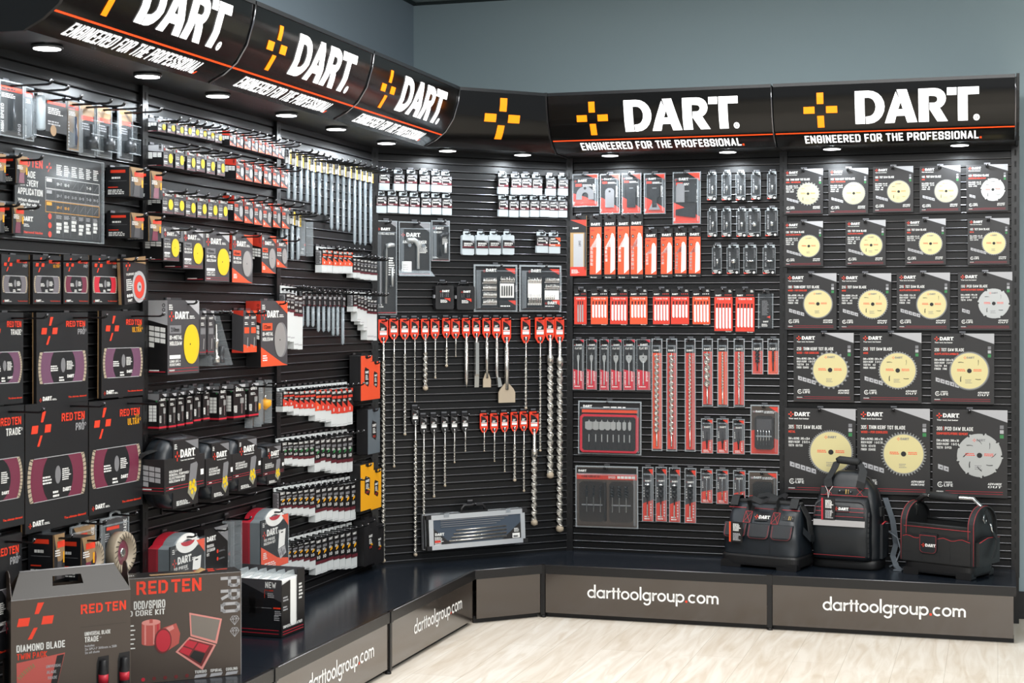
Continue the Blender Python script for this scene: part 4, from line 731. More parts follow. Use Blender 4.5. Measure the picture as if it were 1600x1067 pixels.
def bitset(w, h, dep, v):
    b = card(w * .94, h * .94, .003, 'dsteel', .006); b.rc(-w * .45, h * .80, w * .45, h * .92, 'dark'); b.pl([(w * .22, h * .92), (w * .45, h * .92), (w * .45, h * .80)], 'red', .0008); b.plus(-w * .26, h * .86, w * .06, 'red'); b.dart(-w * .22, h * .845, w * .065, 'w')
    c = MB()
    for x0, x1 in ((-w * .36, 0.0), (w * .04, w * .42)): c.box(x0, x1, -.02, -.004, h * .09, h * .76, 'smoke', .006)
    k = MB(); ys = -.020
    def bits(x0, x1, z0, z1, n, m='brass'):
        k.box(x0, x1, ys - .004, ys, z0, z0 + (z1 - z0) * .18, 'w')
        for i in range(n): x = x0 + (x1 - x0) * (i + .5) / n; k.lathe([(.0028, z0), (.0028, z0 + (z1 - z0) * .6), (.0016, z0 + (z1 - z0) * .65), (.0012, z1)], 'steel' if m == 'brass' else m, 6, (x, ys - .006))
    if v == 'a':
        for q in range(4): bits(-w * .34, -w * .02, h * (.14 + .15 * q), h * (.27 + .15 * q), 10)
        bits(w * .06, w * .40, h * .62, h * .74, 9); k.box(w * .06, w * .38, ys - .002, ys, h * .30, h * .60, 'w')
        for i in range(5): k.twist(w * (.1 + .055 * i), ys - .006, h * .34, h * .55, .0035, .012, 'dsteel')
        frontface(c, .0205); c.rc(w * .05, h * .10, w * .42, h * .24, 'dark'); c.pl([(w * .25, h * .24), (w * .42, h * .24), (w * .42, h * .14)], 'red', .0008); c.li(w * .07, h * .11, w * .32, h * .04, 1, 'w')
    else:
        k.box(-w * .34, -w * .02, ys - .002, ys, h * .3, h * .68, 'w'); bits(-w * .34, -w * .02, h * .62, h * .73, 8); bits(-w * .34, -w * .02, h * .14, h * .38, 8); bits(w * .06, w * .40, h * .62, h * .73, 9); bits(w * .06, w * .40, h * .48, h * .59, 9); k.box(w * .06, w * .40, ys - .002, ys, h * .26, h * .46, 'w'); bits(w * .06, w * .3, h * .27, h * .36, 5)
        frontface(c, .0205); c.rc(w * .05, h * .10, w * .42, h * .25, 'dark'); c.pl([(w * .22, h * .25), (w * .42, h * .25), (w * .42, h * .14)], 'red', .0008); c.plus(w * .09, h * .18, w * .05, 'red', .0012); c.dart(w * .13, h * .16, w * .06, 'w', .0012); c.li(w * .07, h * .11, w * .3, h * .03, 1, 'w')
    t = MB(); t.box(w * .42, w * .46, -.022, -.004, h * .42, h * .56, 'lgrey')
    return [('backing_card', b.mesh('backing_card')), ('bit_tray', c.mesh('bit_tray'), [('screwdriver_bits', k.mesh('screwdriver_bits')), ('latch', t.mesh('latch'))]), ('blister_shell', shell(w, h, dep, .008))]
row(MM, [(747, 413, 813, 486), (817, 414, 883, 487)], .04, bitset, 'bit_set', 'bit set', None, 'bit set pair', 'clear bit set blisters', var=['a', 'b'], descs=['clear blister of many screwdriver bits', 'clear blister of bits with white tray'], hk=.02)
# ---- tagged drills and chisels
def tagged(w, h, dep, v):
    """hanger tag on top, tool below; v = tag colour, tag height, tool kind, radius, pitch"""
    col, th, kind, R, pit, xo = v; z = h - th; e = .0006
    b = MB(); b.prism([(-w / 2, z + th * .22), (-w * .2, z), (w * .2, z), (w / 2, z + th * .22), (w / 2, h - .003), (w / 2 - .003, h), (-w / 2 + .003, h), (-w / 2, h - .003)], -.008, -.002, col); frontface(b, .008); b.rc(-w * .22, h - th * .09, w * .22, h - th * .05, 'k')
    l = MB(); l.face = lambda x, y, e: (x, -.0083 - e, y); l.rc(-w * .38, z + th * .32, w * .38, h - th * .12, 'dark', 0); l.pl([(-w * .38, h - th * .12), (w * .38, h - th * .12), (w * .38, h - th * .34), (w * .1, h - th * .22)], 'red' if col == 'rred' else 'mgrey', .0003); l.plus(-w * .26, h - th * .36, w * .1, 'red'); l.dart(-w * .2, h - th * .40, w * .1, 'w'); l.rc(-w * .36, z + th * .34, w * .36, z + th * .52, 'w', .0004); l.rc(-w * .36, z + th * .46, w * .36, z + th * .49, 'red' if col == 'rred' else 'mgrey', .0006); l.li(-w * .25, z + th * .55, w * .5, th * .07, 1, 'w')
    c = MB(); c.box(-w * .24, w * .24, -.0086, -.008, z + th * .1, z + th * .24, 'k'); c.lathe([(w * .12, z + th * .08), (w * .12, z + th * .24), (w * .06, z + th * .25)], 'chrome' if kind != 'drillb' else 'steel', 8, (0, -.010))
    k = MB(); y = -.010; top = z + th * .1
    if kind == 'drill':
        sh = min(.05 + R * 3, h * .2); k.lathe([(R * .92, z - sh), (max(.0032, R * .5), z - sh + R * .6), (max(.0032, R * .5), top)], 'steel', 10, (0, y)); k.twist(0, y, R * .8, z - sh, R, pit or R * 4.5, 'steel', .46, 10, 10); k.lathe([(.0006, 0), (R * 1.08, R * .7), (R * 1.08, R * 1.5), (R * .7, R * 1.9)], 'seg', 8, (0, y))
    elif kind == 'step':
        sh = .075; k.lathe([(R * 1.0, z - sh - .03), (R * 1.0, z - sh), (R * .55, z - sh + R * .7), (R * .5, top)], 'steel', 12, (0, y)); k.twist(0, y, R * .9, z - sh - .03, R, R * 4.4, 'steel', .55, 11, 12); k.lathe([(.001, 0), (R * 1.1, R * .5), (R * 1.12, R * 1.4), (R * .75, R * 2)], 'seg', 8, (0, y))
    else:
        r = R; sh = .02; k.lathe([(r, z - sh * 2), (r, z - sh), (r * .8, z - sh * .6), (r * .8, top)], 'steel', 6, (0, y))
        if kind == 'point': k.lathe([(.0006, 0), (r, .03), (r * 1.05, .06), (r * 1.05, z - sh)], 'steel', 6, (0, y))
        elif kind == 'flat': k.loft([[(-r * 1.3, y - .001, 0), (r * 1.3, y - .001, 0), (r * 1.3, y + .001, 0), (-r * 1.3, y + .001, 0)], [(-r * 1.3, y - .004, .05), (r * 1.3, y - .004, .05), (r * 1.3, y + .004, .05), (-r * 1.3, y + .004, .05)], [(-r * 1.05, y - r, .06), (r * 1.05, y - r, .06), (r * 1.05, y + r, .06), (-r * 1.05, y + r, .06)], [(-r, y - r, z - sh), (r, y - r, z - sh), (r, y + r, z - sh), (-r, y + r, z - sh)]], 'steel', True, False)
        else:
            if kind == 'curved': k.tube([(0, y, z - sh), (0, y, .075), (.001, y, .055), (.006, y, .03), (.010, y, .02)], [r, r, r * .95, r, r], 'steel', 8); k.loft([[(.004 - .002, y - .012, .0), (.022, y - .012, .005), (.022, y + .002, .005), (.002, y + .002, 0)], [(-.002, y - .010, .045), (.014, y - .010, .045), (.014, y + .004, .045), (-.002, y + .004, .045)]], 'steel', True, False)
            else:
                bw, bh = (w * .5, .052) if kind == 'spade' else (w * .92, .075)
                k.lathe([(r, bh * .8), (r, z - sh)], 'steel', 10, (0, y)); k.prism([(-bw, 0), (bw, 0), (bw, bh * .62), (bw * .8, bh * .84), (r, bh + .012), (-r, bh + .012), (-bw * .8, bh * .84), (-bw, bh * .62)], y - .003, y + .003, 'seg')
    return [('hang_tag', b.mesh('hang_tag'), [('label', l.mesh('label'))]), ({'drill': 'drill_bit', 'step': 'drill_bit'}.get(kind, 'chisel'), k.mesh('tool')), ('clip', c.mesh('clip'))]
def tagrow(items, cat, rd, grp):
    bx = [(i[0], i[1], i[2], i[4]) for i in items]; var = []; ds = []
    for x0, yt, x1, ty, tip, col, kind, R, pit, d in items:
        _, za = uz(MM, x0, yt, .02); _, zb = uz(MM, x0, ty, .02); var.append((col, round(za - zb, 3), kind, R, pit, 0)); ds.append(d)
    row(MM, bx, .012, tagged, 'tagged_drill_bit', cat, None, rd, grp, own=True, var=var, descs=ds, hk=.03, jit=.004, hz=.008)
r = 'rred'
tagrow([(592, 499, 607, 536, 880, r, 'drill', .0100, .044, 'red-tagged full-height thick drill bit'), (609, 498, 623, 530, 731, r, 'drill', .0055, .03, 'red-tagged very long thin drill bit'), (626, 498, 640, 530, 681, r, 'drill', .0062, .032, 'red-tagged long drill bit'), (642, 498, 655, 530, 629, r, 'drill', .0034, .02, 'red-tagged thin drill bit'),
        (659, 498, 671, 530, 611, r, 'drill', .0115, .05, 'red-tagged stout drill bit'), (674, 498, 687, 529, 592, r, 'drill', .0048, .026, 'red-tagged short drill bit'), (692, 497, 704, 528, 574, r, 'drill', .0065, .03, 'red-tagged stubby drill bit'), (706, 498, 719, 529, 558, r, 'drill', .0030, .016, 'red-tagged shortest thin drill bit')], 'drill bit', 'the upper drill row', 'red-tagged drill bits')
tagrow([(723, 497, 735, 528, 606, r, 'point', .0085, 0, 'red-tagged pointed chisel'), (739, 497, 751, 528, 605, r, 'flat', .0085, 0, 'red-tagged narrow flat chisel'), (755, 497, 767, 528, 605, r, 'spade', .0075, 0, 'red-tagged small spade chisel'), (770, 497, 783, 528, 605, r, 'curved', .0075, 0, 'red-tagged curved gouge chisel'), (785, 497, 799, 536, 629, r, 'wide', .0105, 0, 'red-tagged wide spade chisel')], 'chisel', 'the chisel row', 'red-tagged chisels')
tagrow([(815, 496, 829, 536, 640, r, 'drill', .0065, .035, 'red-tagged drill bit'), (837, 496, 852, 536, 706, r, 'drill', .0055, .032, 'red-tagged long thin drill bit'), (853, 496, 867, 532, 748, r, 'step', .0155, 0, 'red-tagged long thick drill bit'), (868, 496, 882, 536, 832, r, 'step', .0165, 0, 'red-tagged longest thick drill bit')], 'drill bit', 'row right of the wide chisel', 'red-tagged drill bits')
kk = 'k'
tagrow([(644, 637, 655, 664, 870, kk, 'drill', .0080, .04, 'black-tagged full-height drill bit'), (657, 650, 668, 679, 828, kk, 'drill', .0070, .036, 'black-tagged long drill bit'), (673, 649, 684, 678, 778, kk, 'drill', .0056, .03, 'black-tagged long thin drill bit'), (690, 648, 701, 677, 761, kk, 'drill', .0056, .03, 'black-tagged medium drill bit'), (705, 648, 716, 677, 724, kk, 'drill', .0040, .024, 'black-tagged short drill bit'), (722, 647, 733, 676, 706, kk, 'drill', .0032, .02, 'black-tagged shortest drill bit')], 'drill bit', 'the black-tagged row', 'black-tagged drill bits')
tagrow([(751, 646, 763, 676, 706, r, 'drill', .0034, .02, 'red-tagged short thin drill bit'), (767, 646, 779, 676, 722, r, 'drill', .0038, .022, 'red-tagged thin drill bit'), (783, 645, 795, 675, 738, r, 'drill', .0038, .022, 'red-tagged longer thin drill bit'), (799, 644, 810, 674, 753, r, 'drill', .0075, .034, 'red-tagged medium drill bit'), (813, 643, 825, 673, 769, r, 'drill', .0055, .03, 'red-tagged long drill bit'), (828, 643, 842, 678, 822, r, 'step', .0150, 0, 'red-tagged long thick drill bit')], 'drill bit', 'the lower red-tagged row', 'red-tagged drill bits')
# ---- aluminium case
def alucase():
    d = .075; u0, z1 = uz(MM, 672, 804, d + .02); u1, _ = uz(MM, 822, 792, d + .02); _, z0 = uz(MM, 672, 861, d + .02); w = u1 - u0; h = z1 - z0 - .008; fy = -d
    b = MB(); b.box(-w / 2, w / 2, -d, 0, 0, h, 'k', .004)
    fr = MB()
    for q in ((-w / 2, w / 2, h - .022, h), (-w / 2, w / 2, 0, .022), (-w / 2, -w / 2 + .022, .022, h - .022), (w / 2 - .022, w / 2, .022, h - .022)): fr.box(q[0], q[1], -d - .004, -d + .02, q[2], q[3], 'alu')
    fr.box(-w / 2 - .002, w / 2 + .002, -d * .6, -d * .5, -.002, h + .002, 'alu'); fr.box(-w / 2 - .002, w / 2 + .002, -.018, 0, -.002, h + .002, 'alu')
    for sx in (-1, 1):
        for z in (0, h - .018): fr.box(sx * w / 2 - .012, sx * w / 2 + .012, -d - .006, -d + .012, z, z + .018, 'k')
    p = MB(); p.box(-w / 2 + .02, w / 2 - .02, -d - .001, -d + .001, .02, h - .02, 'pane'); frontface(p, d + .001)
    L = -w / 2 + .022; Rr = w / 2 - .022
    p.pl([(L, .022), (L + w * .18, .022), (L, h * .62)], 'card', .0006); p.dart(L + .008, h * .40, .012, 'w', .001); p.li(L + .006, h * .14, w * .09, h * .24, 6, 'w', .001); p.rc(L + .006, h * .20, L + w * .07, h * .27, 'red', .0012)
    p.pl([(Rr, .022), (Rr - w * .20, .022), (Rr, h * .62)], 'card', .0006); p.rc(Rr - w * .09, h * .16, Rr - .006, h * .30, 'w', .001); p.li(Rr - w * .08, h * .18, w * .07, h * .1, 1, 'grey', .0014); p.li(Rr - w * .07, h * .34, w * .06, h * .12, 3, 'w', .001)
    k = MB()
    for i in range(4): k.tube([(-w * .30 + i * .012, -d - .003, h * (.22 + .10 * i)), (w * .30, -d - .003, h * (.24 + .10 * i))], .005 - .0007 * i, 'steel', 6)
    for i in range(4): k.box(-w * .38, w * .2 + i * .02, -d - .004, -d - .002, h * (.64 + .06 * i), h * (.655 + .06 * i), 'mgrey')
    g = MB(); z = h; g.tube([(-.06, -d * .5, z), (-.058, -d * .5, z + .018), (-.045, -d * .5, z + .030), (.045, -d * .5, z + .030), (.058, -d * .5, z + .018), (.06, -d * .5, z)], .007, 'k', 8); g.box(-.07, .07, -d * .62, -d * .38, z, z + .006, 'k')
    l1 = MB(); l1.box(-.012, .012, -d - .008, -d * .5, h - .012, h + .006, 'chrome')
    lm = l1.mesh('latch')
    t = spawn('tool_case', 'silver-edged aluminium tool case with dark window lying low in the corner bay', 'tool case', None, P3(MM, (u0 + u1) / 2, .012, z0), MM.rot, [('case_body', b.mesh('case_body')), ('aluminium_frame', fr.mesh('aluminium_frame')), ('window', p.mesh('window'), [('drill_bits', k.mesh('drill_bits'))]), ('handle', g.mesh('handle')), ('latch', lm, None, None, (-w * .32, 0, 0)), ('latch', lm, None, None, (w * .32, 0, 0))])
    t.rotation_euler = (math.radians(-3), math.radians(-.6), MM.rot)
    hook(MM, (u0 + u1) / 2, z0 + h + .03, .06, 'black wire hook holding the aluminium tool case handle')
alucase()
# ------------------------------------------------------------------ drill bit bay (left of the corner)
def tube(w, h, dep, v):
    ch = v[0]; m = v[1]; b = card(w, ch, dep, 'dark'); t = -w / 2
    if m == 'y': b.rc(t, 0, t + w * .45, ch * .45, 'w'); b.rc(t, ch * .45, t + w * .6, ch, 'k'); b.rc(t + w * .45, 0, w / 2, ch, 'dyel', .0006); b.li(t + w * .05, ch * .48, w * .4, ch * .4, 4, 'w', .001); b.tx('SDS PLUS', t + w * .95, ch * .1, w * .4, 'k', ch * .75, vert=True, e=.001)
    else: b.rc(t + w * .1, ch * .45, w / 2 - w * .1, ch * .62, 'lgrey'); b.dart(t + w * .12, ch * .8, w * .18, 'w'); b.li(t + w * .12, ch * .1, w * .6, ch * .25, 3, 'lgrey'); b.rc(t, 0, w / 2, ch * .06, 'maroon')
    leftface(b, w, dep); b.rc(dep * .1, ch * .05, dep * .9, ch * .5, 'w' if m != 'k' else 'grey'); b.li(.002, ch * .55, dep * .8, ch * .4, 5, 'lgrey')
    q = MB(); L = h - ch; r = w * .42
    q.loft([[(math.cos(2 * PI * i / 10) * r * s, -dep / 2 + math.sin(2 * PI * i / 10) * dep * .45 * s, z) for i in range(10)] for z, s in ((0, .25), (L * .02 + .004, .9), (L * .03 + .006, 1), (L + .005, 1))], 'tubeclear', True, True)
    k = MB(); k.twist(0, -dep / 2, .012, L * .82, w * .22, w * 1.3, 'chrome', .55, 8, 8); k.lathe([(w * .16, L * .82), (w * .16, L)], 'chrome', 6, (0, -dep / 2))
    g = MB(); g.box(-w * .4, w * .4, -.004, -.001, h - .001, h + .012, 'k')
    for q_ in (b, g): q_.v = [(x, y, z + L) if q_ is b else (x, y, z) for x, y, z in q_.v]
    return [('label_card', b.mesh('label_card')), ('clear_tube', q.mesh('clear_tube')), ('drill_bit', k.mesh('drill_bit')), ('hang_tab', g.mesh('hang_tab'))]
T = [(450, 234, 456, 312, 254), (460, 237, 466, 314, 256), (469, 240, 476, 315, 258), (479, 243, 486, 317, 261), (488, 247, 495, 334, 263), (498, 248, 505, 336, 265), (508, 250, 514, 337, 267), (517, 251, 524, 359, 269), (527, 253, 533, 360, 271), (536, 255, 542, 362, 272), (545, 258, 551, 363, 275), (553, 260, 560, 382, 277), (562, 262, 568, 383, 279), (570, 264, 576, 384, 280), (578, 266, 585, 381, 282)]
row(LL, [t[:4] for t in T], .014, tube, 'drill_bit_tube', 'drill bit', None, 'the long tube row', 'clear drill bit tubes', own=True, w=.028, var=[(.055, 'y')] * 15, descs=['short yellow-labelled clear drill tube'] * 4 + ['medium yellow-labelled clear drill tube'] * 3 + ['long yellow-labelled clear drill tube'] * 4 + ['longest yellow-labelled clear drill tube'] * 4, hk=.09, jit=.006, back=.012)
row(LL, [(440, 331, 446, 402), (447, 331, 453, 406), (456, 331, 462, 407), (465, 334, 471, 407)], .014, tube, 'drill_bit_tube', 'drill bit', 'short yellow-labelled clear drill tube', 'tube row below the long tubes', 'clear drill bit tubes', own=True, w=.028, var=[(.05, 'y')] * 4, hk=.07, jit=.006, back=.012)
row(LL, [(477, 341, 489, 400)], .03, clearpack, 'accessory_pack', 'accessory pack', 'slim clear accessory pack right of the short yellow-labelled tubes!', 'slim clear pack beside the short tubes', None, hk=.08)
def labelcase(w, h, dep, v):
    """frosted case with hang tab, coloured label sleeve and clear lower box"""
    kind, lf = v; m = {'red': 'red', 'ored': 'orange'}.get(kind); lz = h * .86 - h * lf
    b = MB(); b.box(-w / 2 + .001, w / 2 - .001, -dep + .001, 0, 0, h * .86, 'milkb', .001); frontface(b, dep - .001); b.rc(-w * .4, lz * .12, w * .4, lz * .16, 'lgrey')
    l = card(w, h * lf, dep, 'dark'); L = h * lf; t = -w / 2
    if m: l.pl([(t, 0), (w / 2, 0), (w / 2, L * .22), (t, L * .52)], m); l.pl([(0, L), (w / 2, L), (w / 2, L * .84)], m); l.rc(t + w * .12, L * .62, w / 2 - w * .1, L * .73, m, .001); l.tx('8', t + w * .3, L * .08, L * .14, 'w', w * .2, e=.0012)
    else:
        l.rc(t, 0, w / 2, L * .12, 'maroon'); l.rc(t + w * .14, L * .62, w * .34, L * .72, 'mgrey', .001)
        c = {'y': 'amber', 'g': 'green'}.get(kind)
        if c: l.pl([(t + w * .35, L * .36), (t + w * .75, L * .44), (t + w * .75, L * .54), (t + w * .35, L * .46)], c, .001)
        l.tx('10', t + w * .15, L * .2, L * .12, 'w', w * .55, e=.001)
    l.dart(t + w * .12, L * .82, w * .17, 'w', .001); l.li(t + w * .15, L * .5, w * .6, L * .1, 2, 'w', .001)
    leftface(l, w, dep); l.rc(.003, L * .06, dep - .003, L * .94, 'lgrey', .0004); l.li(.004, L * .1, dep * .75, L * .8, 12, 'k', .0008, gap=.3)
    g = MB(); g.box(-w * .42, w * .42, -.005, -.001, h * .86, h, 'milkb', .002); frontface(g, .005); g.rc(-w * .2, h * .91, w * .2, h * .95, 'k')
    return [('clear_case', b.mesh('clear_case')), ('label_sleeve', l.mesh('label_sleeve'), None, None, (0, 0, lz)), ('hang_tab', g.mesh('hang_tab'))]
def crow(bx, v, desc, rd, grp, w, dep=.03, hk=.06, back=.01, vs=None, ds=None): row(LL, bx, dep, labelcase, 'drill_bit_case', 'drill bit case', desc, rd, grp, own=True, w=w, var=vs or [v] * len(bx), descs=ds, hk=hk, jit=.02, back=back)
crow([(503, 385, 512, 426), (511, 386, 520, 426), (520, 387, 529, 427), (528, 388, 537, 427), (536, 388, 544, 427), (543, 389, 551, 427)], ('ored', .56), 'orange-labelled frosted case', 'short orange case row', 'orange-labelled frosted cases', .056)
crow([(551, 398, 558, 434), (557, 399, 564, 434), (563, 400, 569, 436), (568, 400, 575, 437), (574, 401, 580, 437), (579, 402, 585, 438), (584, 403, 590, 438)], ('k', .62), 'tiny dark-labelled frosted case', 'tiny case row', 'tiny dark-labelled cases', .042)
crow([(447, 446, 455, 533), (454, 447, 461, 534), (460, 448, 467, 545), (466, 449, 473, 546)], ('k', .33), 'tall frosted case with dark label', 'row left of the dark tubes', 'tall frosted cases', .046)
row(LL, [(472, 453, 478, 511), (480, 453, 487, 511), (488, 454, 495, 511), (497, 454, 503, 519), (505, 454, 511, 519), (513, 455, 519, 519), (520, 455, 526, 525), (527, 455, 533, 525), (534, 456, 542, 539)], .014, tube, 'drill_bit_tube', 'drill bit', 'dark-labelled clear drill tube', 'dark-labelled tube row', 'dark-labelled drill tubes', own=True, w=.028, var=[(.062, 'k')] * 9, hk=.06, jit=.006, back=.012)
crow([(552, 455, 559, 487), (558, 456, 565, 502), (563, 456, 570, 507), (568, 457, 575, 516), (573, 457, 580, 531), (578, 458, 585, 531), (583, 458, 590, 532)], None, None, 'row right of the dark tubes', 'tall frosted cases', .044, vs=[('k', .6), ('k', .42), ('k', .4), ('k', .34), ('k', .3), ('k', .3), ('k', .3)], ds=['short dark-labelled frosted case'] + ['dark-labelled frosted case'] * 3 + ['tall dark-labelled frosted case'] * 3)
def rise(x0, x1, n, yt0, yt1, bots, wpx=8.5):
    return [(x0 + (x1 - x0) * i / (n - 1), yt0 + (yt1 - yt0) * i / (n - 1), x0 + (x1 - x0) * i / (n - 1) + wpx, bots[i]) for i in range(n)]
crow(rise(443, 543, 13, 606, 597, [643, 643, 648, 649, 649, 649, 657, 658, 659, 666, 666, 665, 663]), None, None, 'the red case row', 'red-labelled frosted cases', .058, vs=[('red', .62)] * 6 + [('ored', .58)] + [('red', .56)] * 6, ds=['small red-labelled frosted case'] * 6 + ['orange-labelled frosted case'] + ['tall red-labelled frosted case'] * 6)
crow(rise(441, 543, 13, 685, 671, [726, 725, 727, 728, 728, 727, 737, 733, 735, 738, 739, 738, 737]), ('g', .62), 'dark frosted case with green slash', 'the green-slash row', 'green-slash frosted cases', .058)
crow(rise(438, 548, 13, 762, 745, [804, 803, 804, 804, 805, 806, 815, 812, 812, 813, 814, 814, 812]), ('y', .62), 'dark frosted case with yellow slash', 'upper yellow-slash row', 'yellow-slash frosted cases', .058)
crow(rise(438, 550, 13, 846, 817, [889, 886, 887, 886, 888, 889, 897, 894, 890, 889, 888, 888, 887]), ('y', .62), 'dark frosted case with yellow slash', 'lower yellow-slash row', 'yellow-slash frosted cases', .058)
def longbox(w, h, dep, v):
    m, lab = v; b = card(w, h, dep, 'k', .003); b.rc(-w / 2 + .003, 0.002, w / 2 - .003, h - .002, m, .0004)
    for x in (-w * .3, w * .28): b.rc(x, h * .01, x + w * .015, h * .99, 'grey' if m == 'k' else 'k', .0008) if 0 else None
    b.pl([(-w * .18, h * .38), (w * .12, h * .30), (w * .2, h * .36), (w * .2, h * .68), (-w * .12, h * .74), (-w * .18, h * .68)], 'dark', .0008); b.tx('DART', w * .05, h * .70, w * .2, 'w', h * .14, vert='d', e=.0012) if 0 else b.dart(-w * .12, h * .60, w * .075, 'w', .0012); b.li(-w * .1, h * .46, w * .24, h * .12, 4, 'w', .0012); b.tx('19', -w * .1, h * .36, h * .05, 'w' if m == 'orange' else 'red', w * .2, e=.0012)
    if m in ('amber', 'k'): b.pl([(w * .0, h * .44), (w * .18, h * .41), (w * .18, h * .44), (0, h * .47)], 'amber', .0014)
    g = MB(); g.box(-w * .16, w * .16, -dep * .7, -dep * .3, h, h + .010, 'k'); frontface(b, dep); b.rc(-w * .12, h - .012, w * .12, h - .002, 'k', .001)
    return [('case_body', b.mesh('case_body')), ('hang_tab', g.mesh('hang_tab'))]
for bx, m, d1, d2, rd in (((563, 555, 582, 626), 'orange', 'bright orange drill bit box', 'bright orange drill bit box', 'orange corner pair'), ((574, 638, 594, 709), 'lgreyb', 'slate grey drill bit box hanging below the orange boxes!', None, 'slate grey drill bit box'), ((563, 724, 584, 797), 'amber', 'amber yellow drill bit box', 'amber yellow drill bit box', 'yellow corner pair'), ((569, 811, 588, 882), 'k', 'black drill bit box', 'black drill bit box', 'black corner pair')):
    if m == 'lgreyb': mat('slate', '#5d666d', .35); m = 'slate'
    bxs = [bx] + ([(bx[0] + 16, bx[1] + 9, bx[2] + 12, bx[3] - 2)] if d2 else [])
    row(LL, bxs, .05, longbox, 'drill_bit_box', 'drill bit case', None, rd, 'long drill bit boxes', own=True, var=[(m, 1)] * len(bxs), descs=[d1] + ([d2] if d2 else []), hk=.02, back=.012, jit=.01)
# ------------------------------------------------------------------ hole saw bay
def sawbox(w, h, dep, v):
    kind, size, big = v; A, sawm, tri = ('mgrey', 'yel', 'lgrey') if kind == 'y' else ('orange', 'silver', 'orange')
    b = card(w, h, dep, 'grey'); t = -w / 2; e = .0005
    b.pl([(w * .05, h - .001), (w / 2, h - .001), (w / 2, h * .80)], tri, e)
    if kind == 'r': b.pl([(t, .001), (w / 2, .001), (w * .3, h * .04), (t, h * .30)], 'orange', e)
    else: b.rc(t + w * .02, h * .075, w / 2 - w * .04, h * .080, 'crim'); b.rc(t + w * .02, h * .035, w / 2 - w * .04, h * .040, 'crim'); b.tx('PREMIUM', t + w * .05, h * .045, h * .022, 'w', w * .16)
    b.plus(t + w * .12, h * .78, w * .15, 'red'); b.dart(t + w * .23, h * .745, w * .115, 'w'); b.li(t + w * .69, h * .75, w * .2, h * .05, 2, 'w')
    b.rc(t + w * .06, h * .55, t + w * .42, h * .66, A); b.tx(size, t + w * .10, h * .575, h * .06, 'dark', w * .26, e=.001)
    b.tx('BI-METAL', t + w * .06, h * .47, h * .055, 'w', w * .38, bold=.05); b.tx('HOLESAW', t + w * .06, h * .39, h * .055, 'w', w * .38, bold=.05)
    if kind == 'y': b.rc(t + w * .06, h * .21, t + w * .40, h * .26, 'w'); b.tx('LONG LIFE +', t + w * .06, h * .16, h * .035, 'w', w * .34); b.tx('RESISTANCE', t + w * .06, h * .115, h * .035, 'w', w * .34)
    else: b.li(t + w * .06, h * .09, w * .2, h * .10, 3, 'w', .0012)
    b.li(t + w * .04, h * .87, w * .14, h * .08, 3, 'w')
    cx, cy, rx, ry = w * .24, h * .40, w * .24, h * .27
    if not big: rx, ry = w * .20, h * .22
    b.dc(cx + w * .02, cy, rx, 'dyel' if kind == 'y' else 'mgrey', .0010, ry, 24); b.dc(cx - w * .03, cy, rx * .9, sawm, .0014, ry * .98, 24); b.dc(cx - w * .04, cy, w * .015, 'k', .0018, n=8)
    leftface(b, w, dep)
    b.pl([(0, h - .001), (dep, h - .001), (dep, h * .66), (0, h * .74)], 'lgrey' if kind == 'y' else 'red', .0004)
    b.pl([(0, .001), (dep, .001), (dep, h * .66), (0, h * .74)], 'dark', .0004)
    for r in range(4):
        for c in range(3):
            if r == 3 and c: continue
            s = dep * .24; x0 = dep * .12 + c * dep * .27; z = h * .66 - r * h * .075 - c * h * .012; b.pl([(x0, z), (x0 + s, z - h * .01), (x0 + s, z - h * .07), (x0, z - h * .06)], 'w', .0008)
    for r in range(3): b.rg(dep * .82, h * (.93 - .06 * r), dep * .05, dep * .08, 'dark', .0008, n=8)
    if kind == 'y': b.rc(dep * .1, h * .035, dep * .9, h * .045, 'crim', .0008); b.rc(dep * .12, h * .05, dep * .6, h * .065, 'w', .0008)
    g = MB(); g.box(-w * .25, w * .25, -dep * .5 - .001, -dep * .5, h, h + .008, 'clear')
    return [('carton', b.mesh('carton')), ('hang_tab', g.mesh('hang_tab'))]
def hrow(bx, kind, dep, rd, sizes, big=False, hk=.07, own=False, back=.004):
    ds = {'y': 'grey box picturing a yellow hole saw', 'r': 'orange-cornered box picturing a silver hole saw'}[kind]
    row(LL, bx, dep, sawbox, 'hole_saw_box', 'hole saw box', ds, rd, 'boxed hole saws', own=own, var=[(kind, s, big) for s in sizes], hk=hk, back=back, jit=.02, hz=.010)
hrow([(246, 185, 260, 203), (261, 187, 274, 206), (275, 190, 287, 209), (288, 192, 299, 212), (300, 194, 311, 215), (312, 196, 323, 218), (324, 199, 335, 220), (336, 203, 347, 223)], 'y', .040, 'top grey row', ['14mm', '16mm', '17mm', '19mm', '20mm', '21mm', '22mm', '25mm'])
hrow([(359, 205, 369, 228), (370, 208, 380, 231), (382, 211, 392, 234), (393, 214, 403, 237), (404, 217, 414, 239), (415, 220, 425, 241), (426, 223, 435, 243), (436, 226, 444, 245)], 'r', .032, 'top orange row', ['14mm', '16mm', '17mm', '19mm', '20mm', '21mm', '22mm', '25mm'])
hrow([(256, 227, 270, 259), (273, 230, 288, 262), (291, 234, 306, 267), (307, 236, 320, 270), (323, 240, 336, 272), (339, 243, 351, 274)], 'y', .062, 'second grey row', ['27mm', '29mm', '30mm', '32mm', '33mm', '35mm'])
hrow([(369, 249, 381, 280), (383, 252, 395, 283), (397, 255, 409, 286), (412, 258, 425, 289), (426, 261, 438, 291), (439, 264, 450, 293)], 'r', .048, 'second orange row', ['27mm', '29mm', '30mm', '32mm', '33mm', '35mm'])
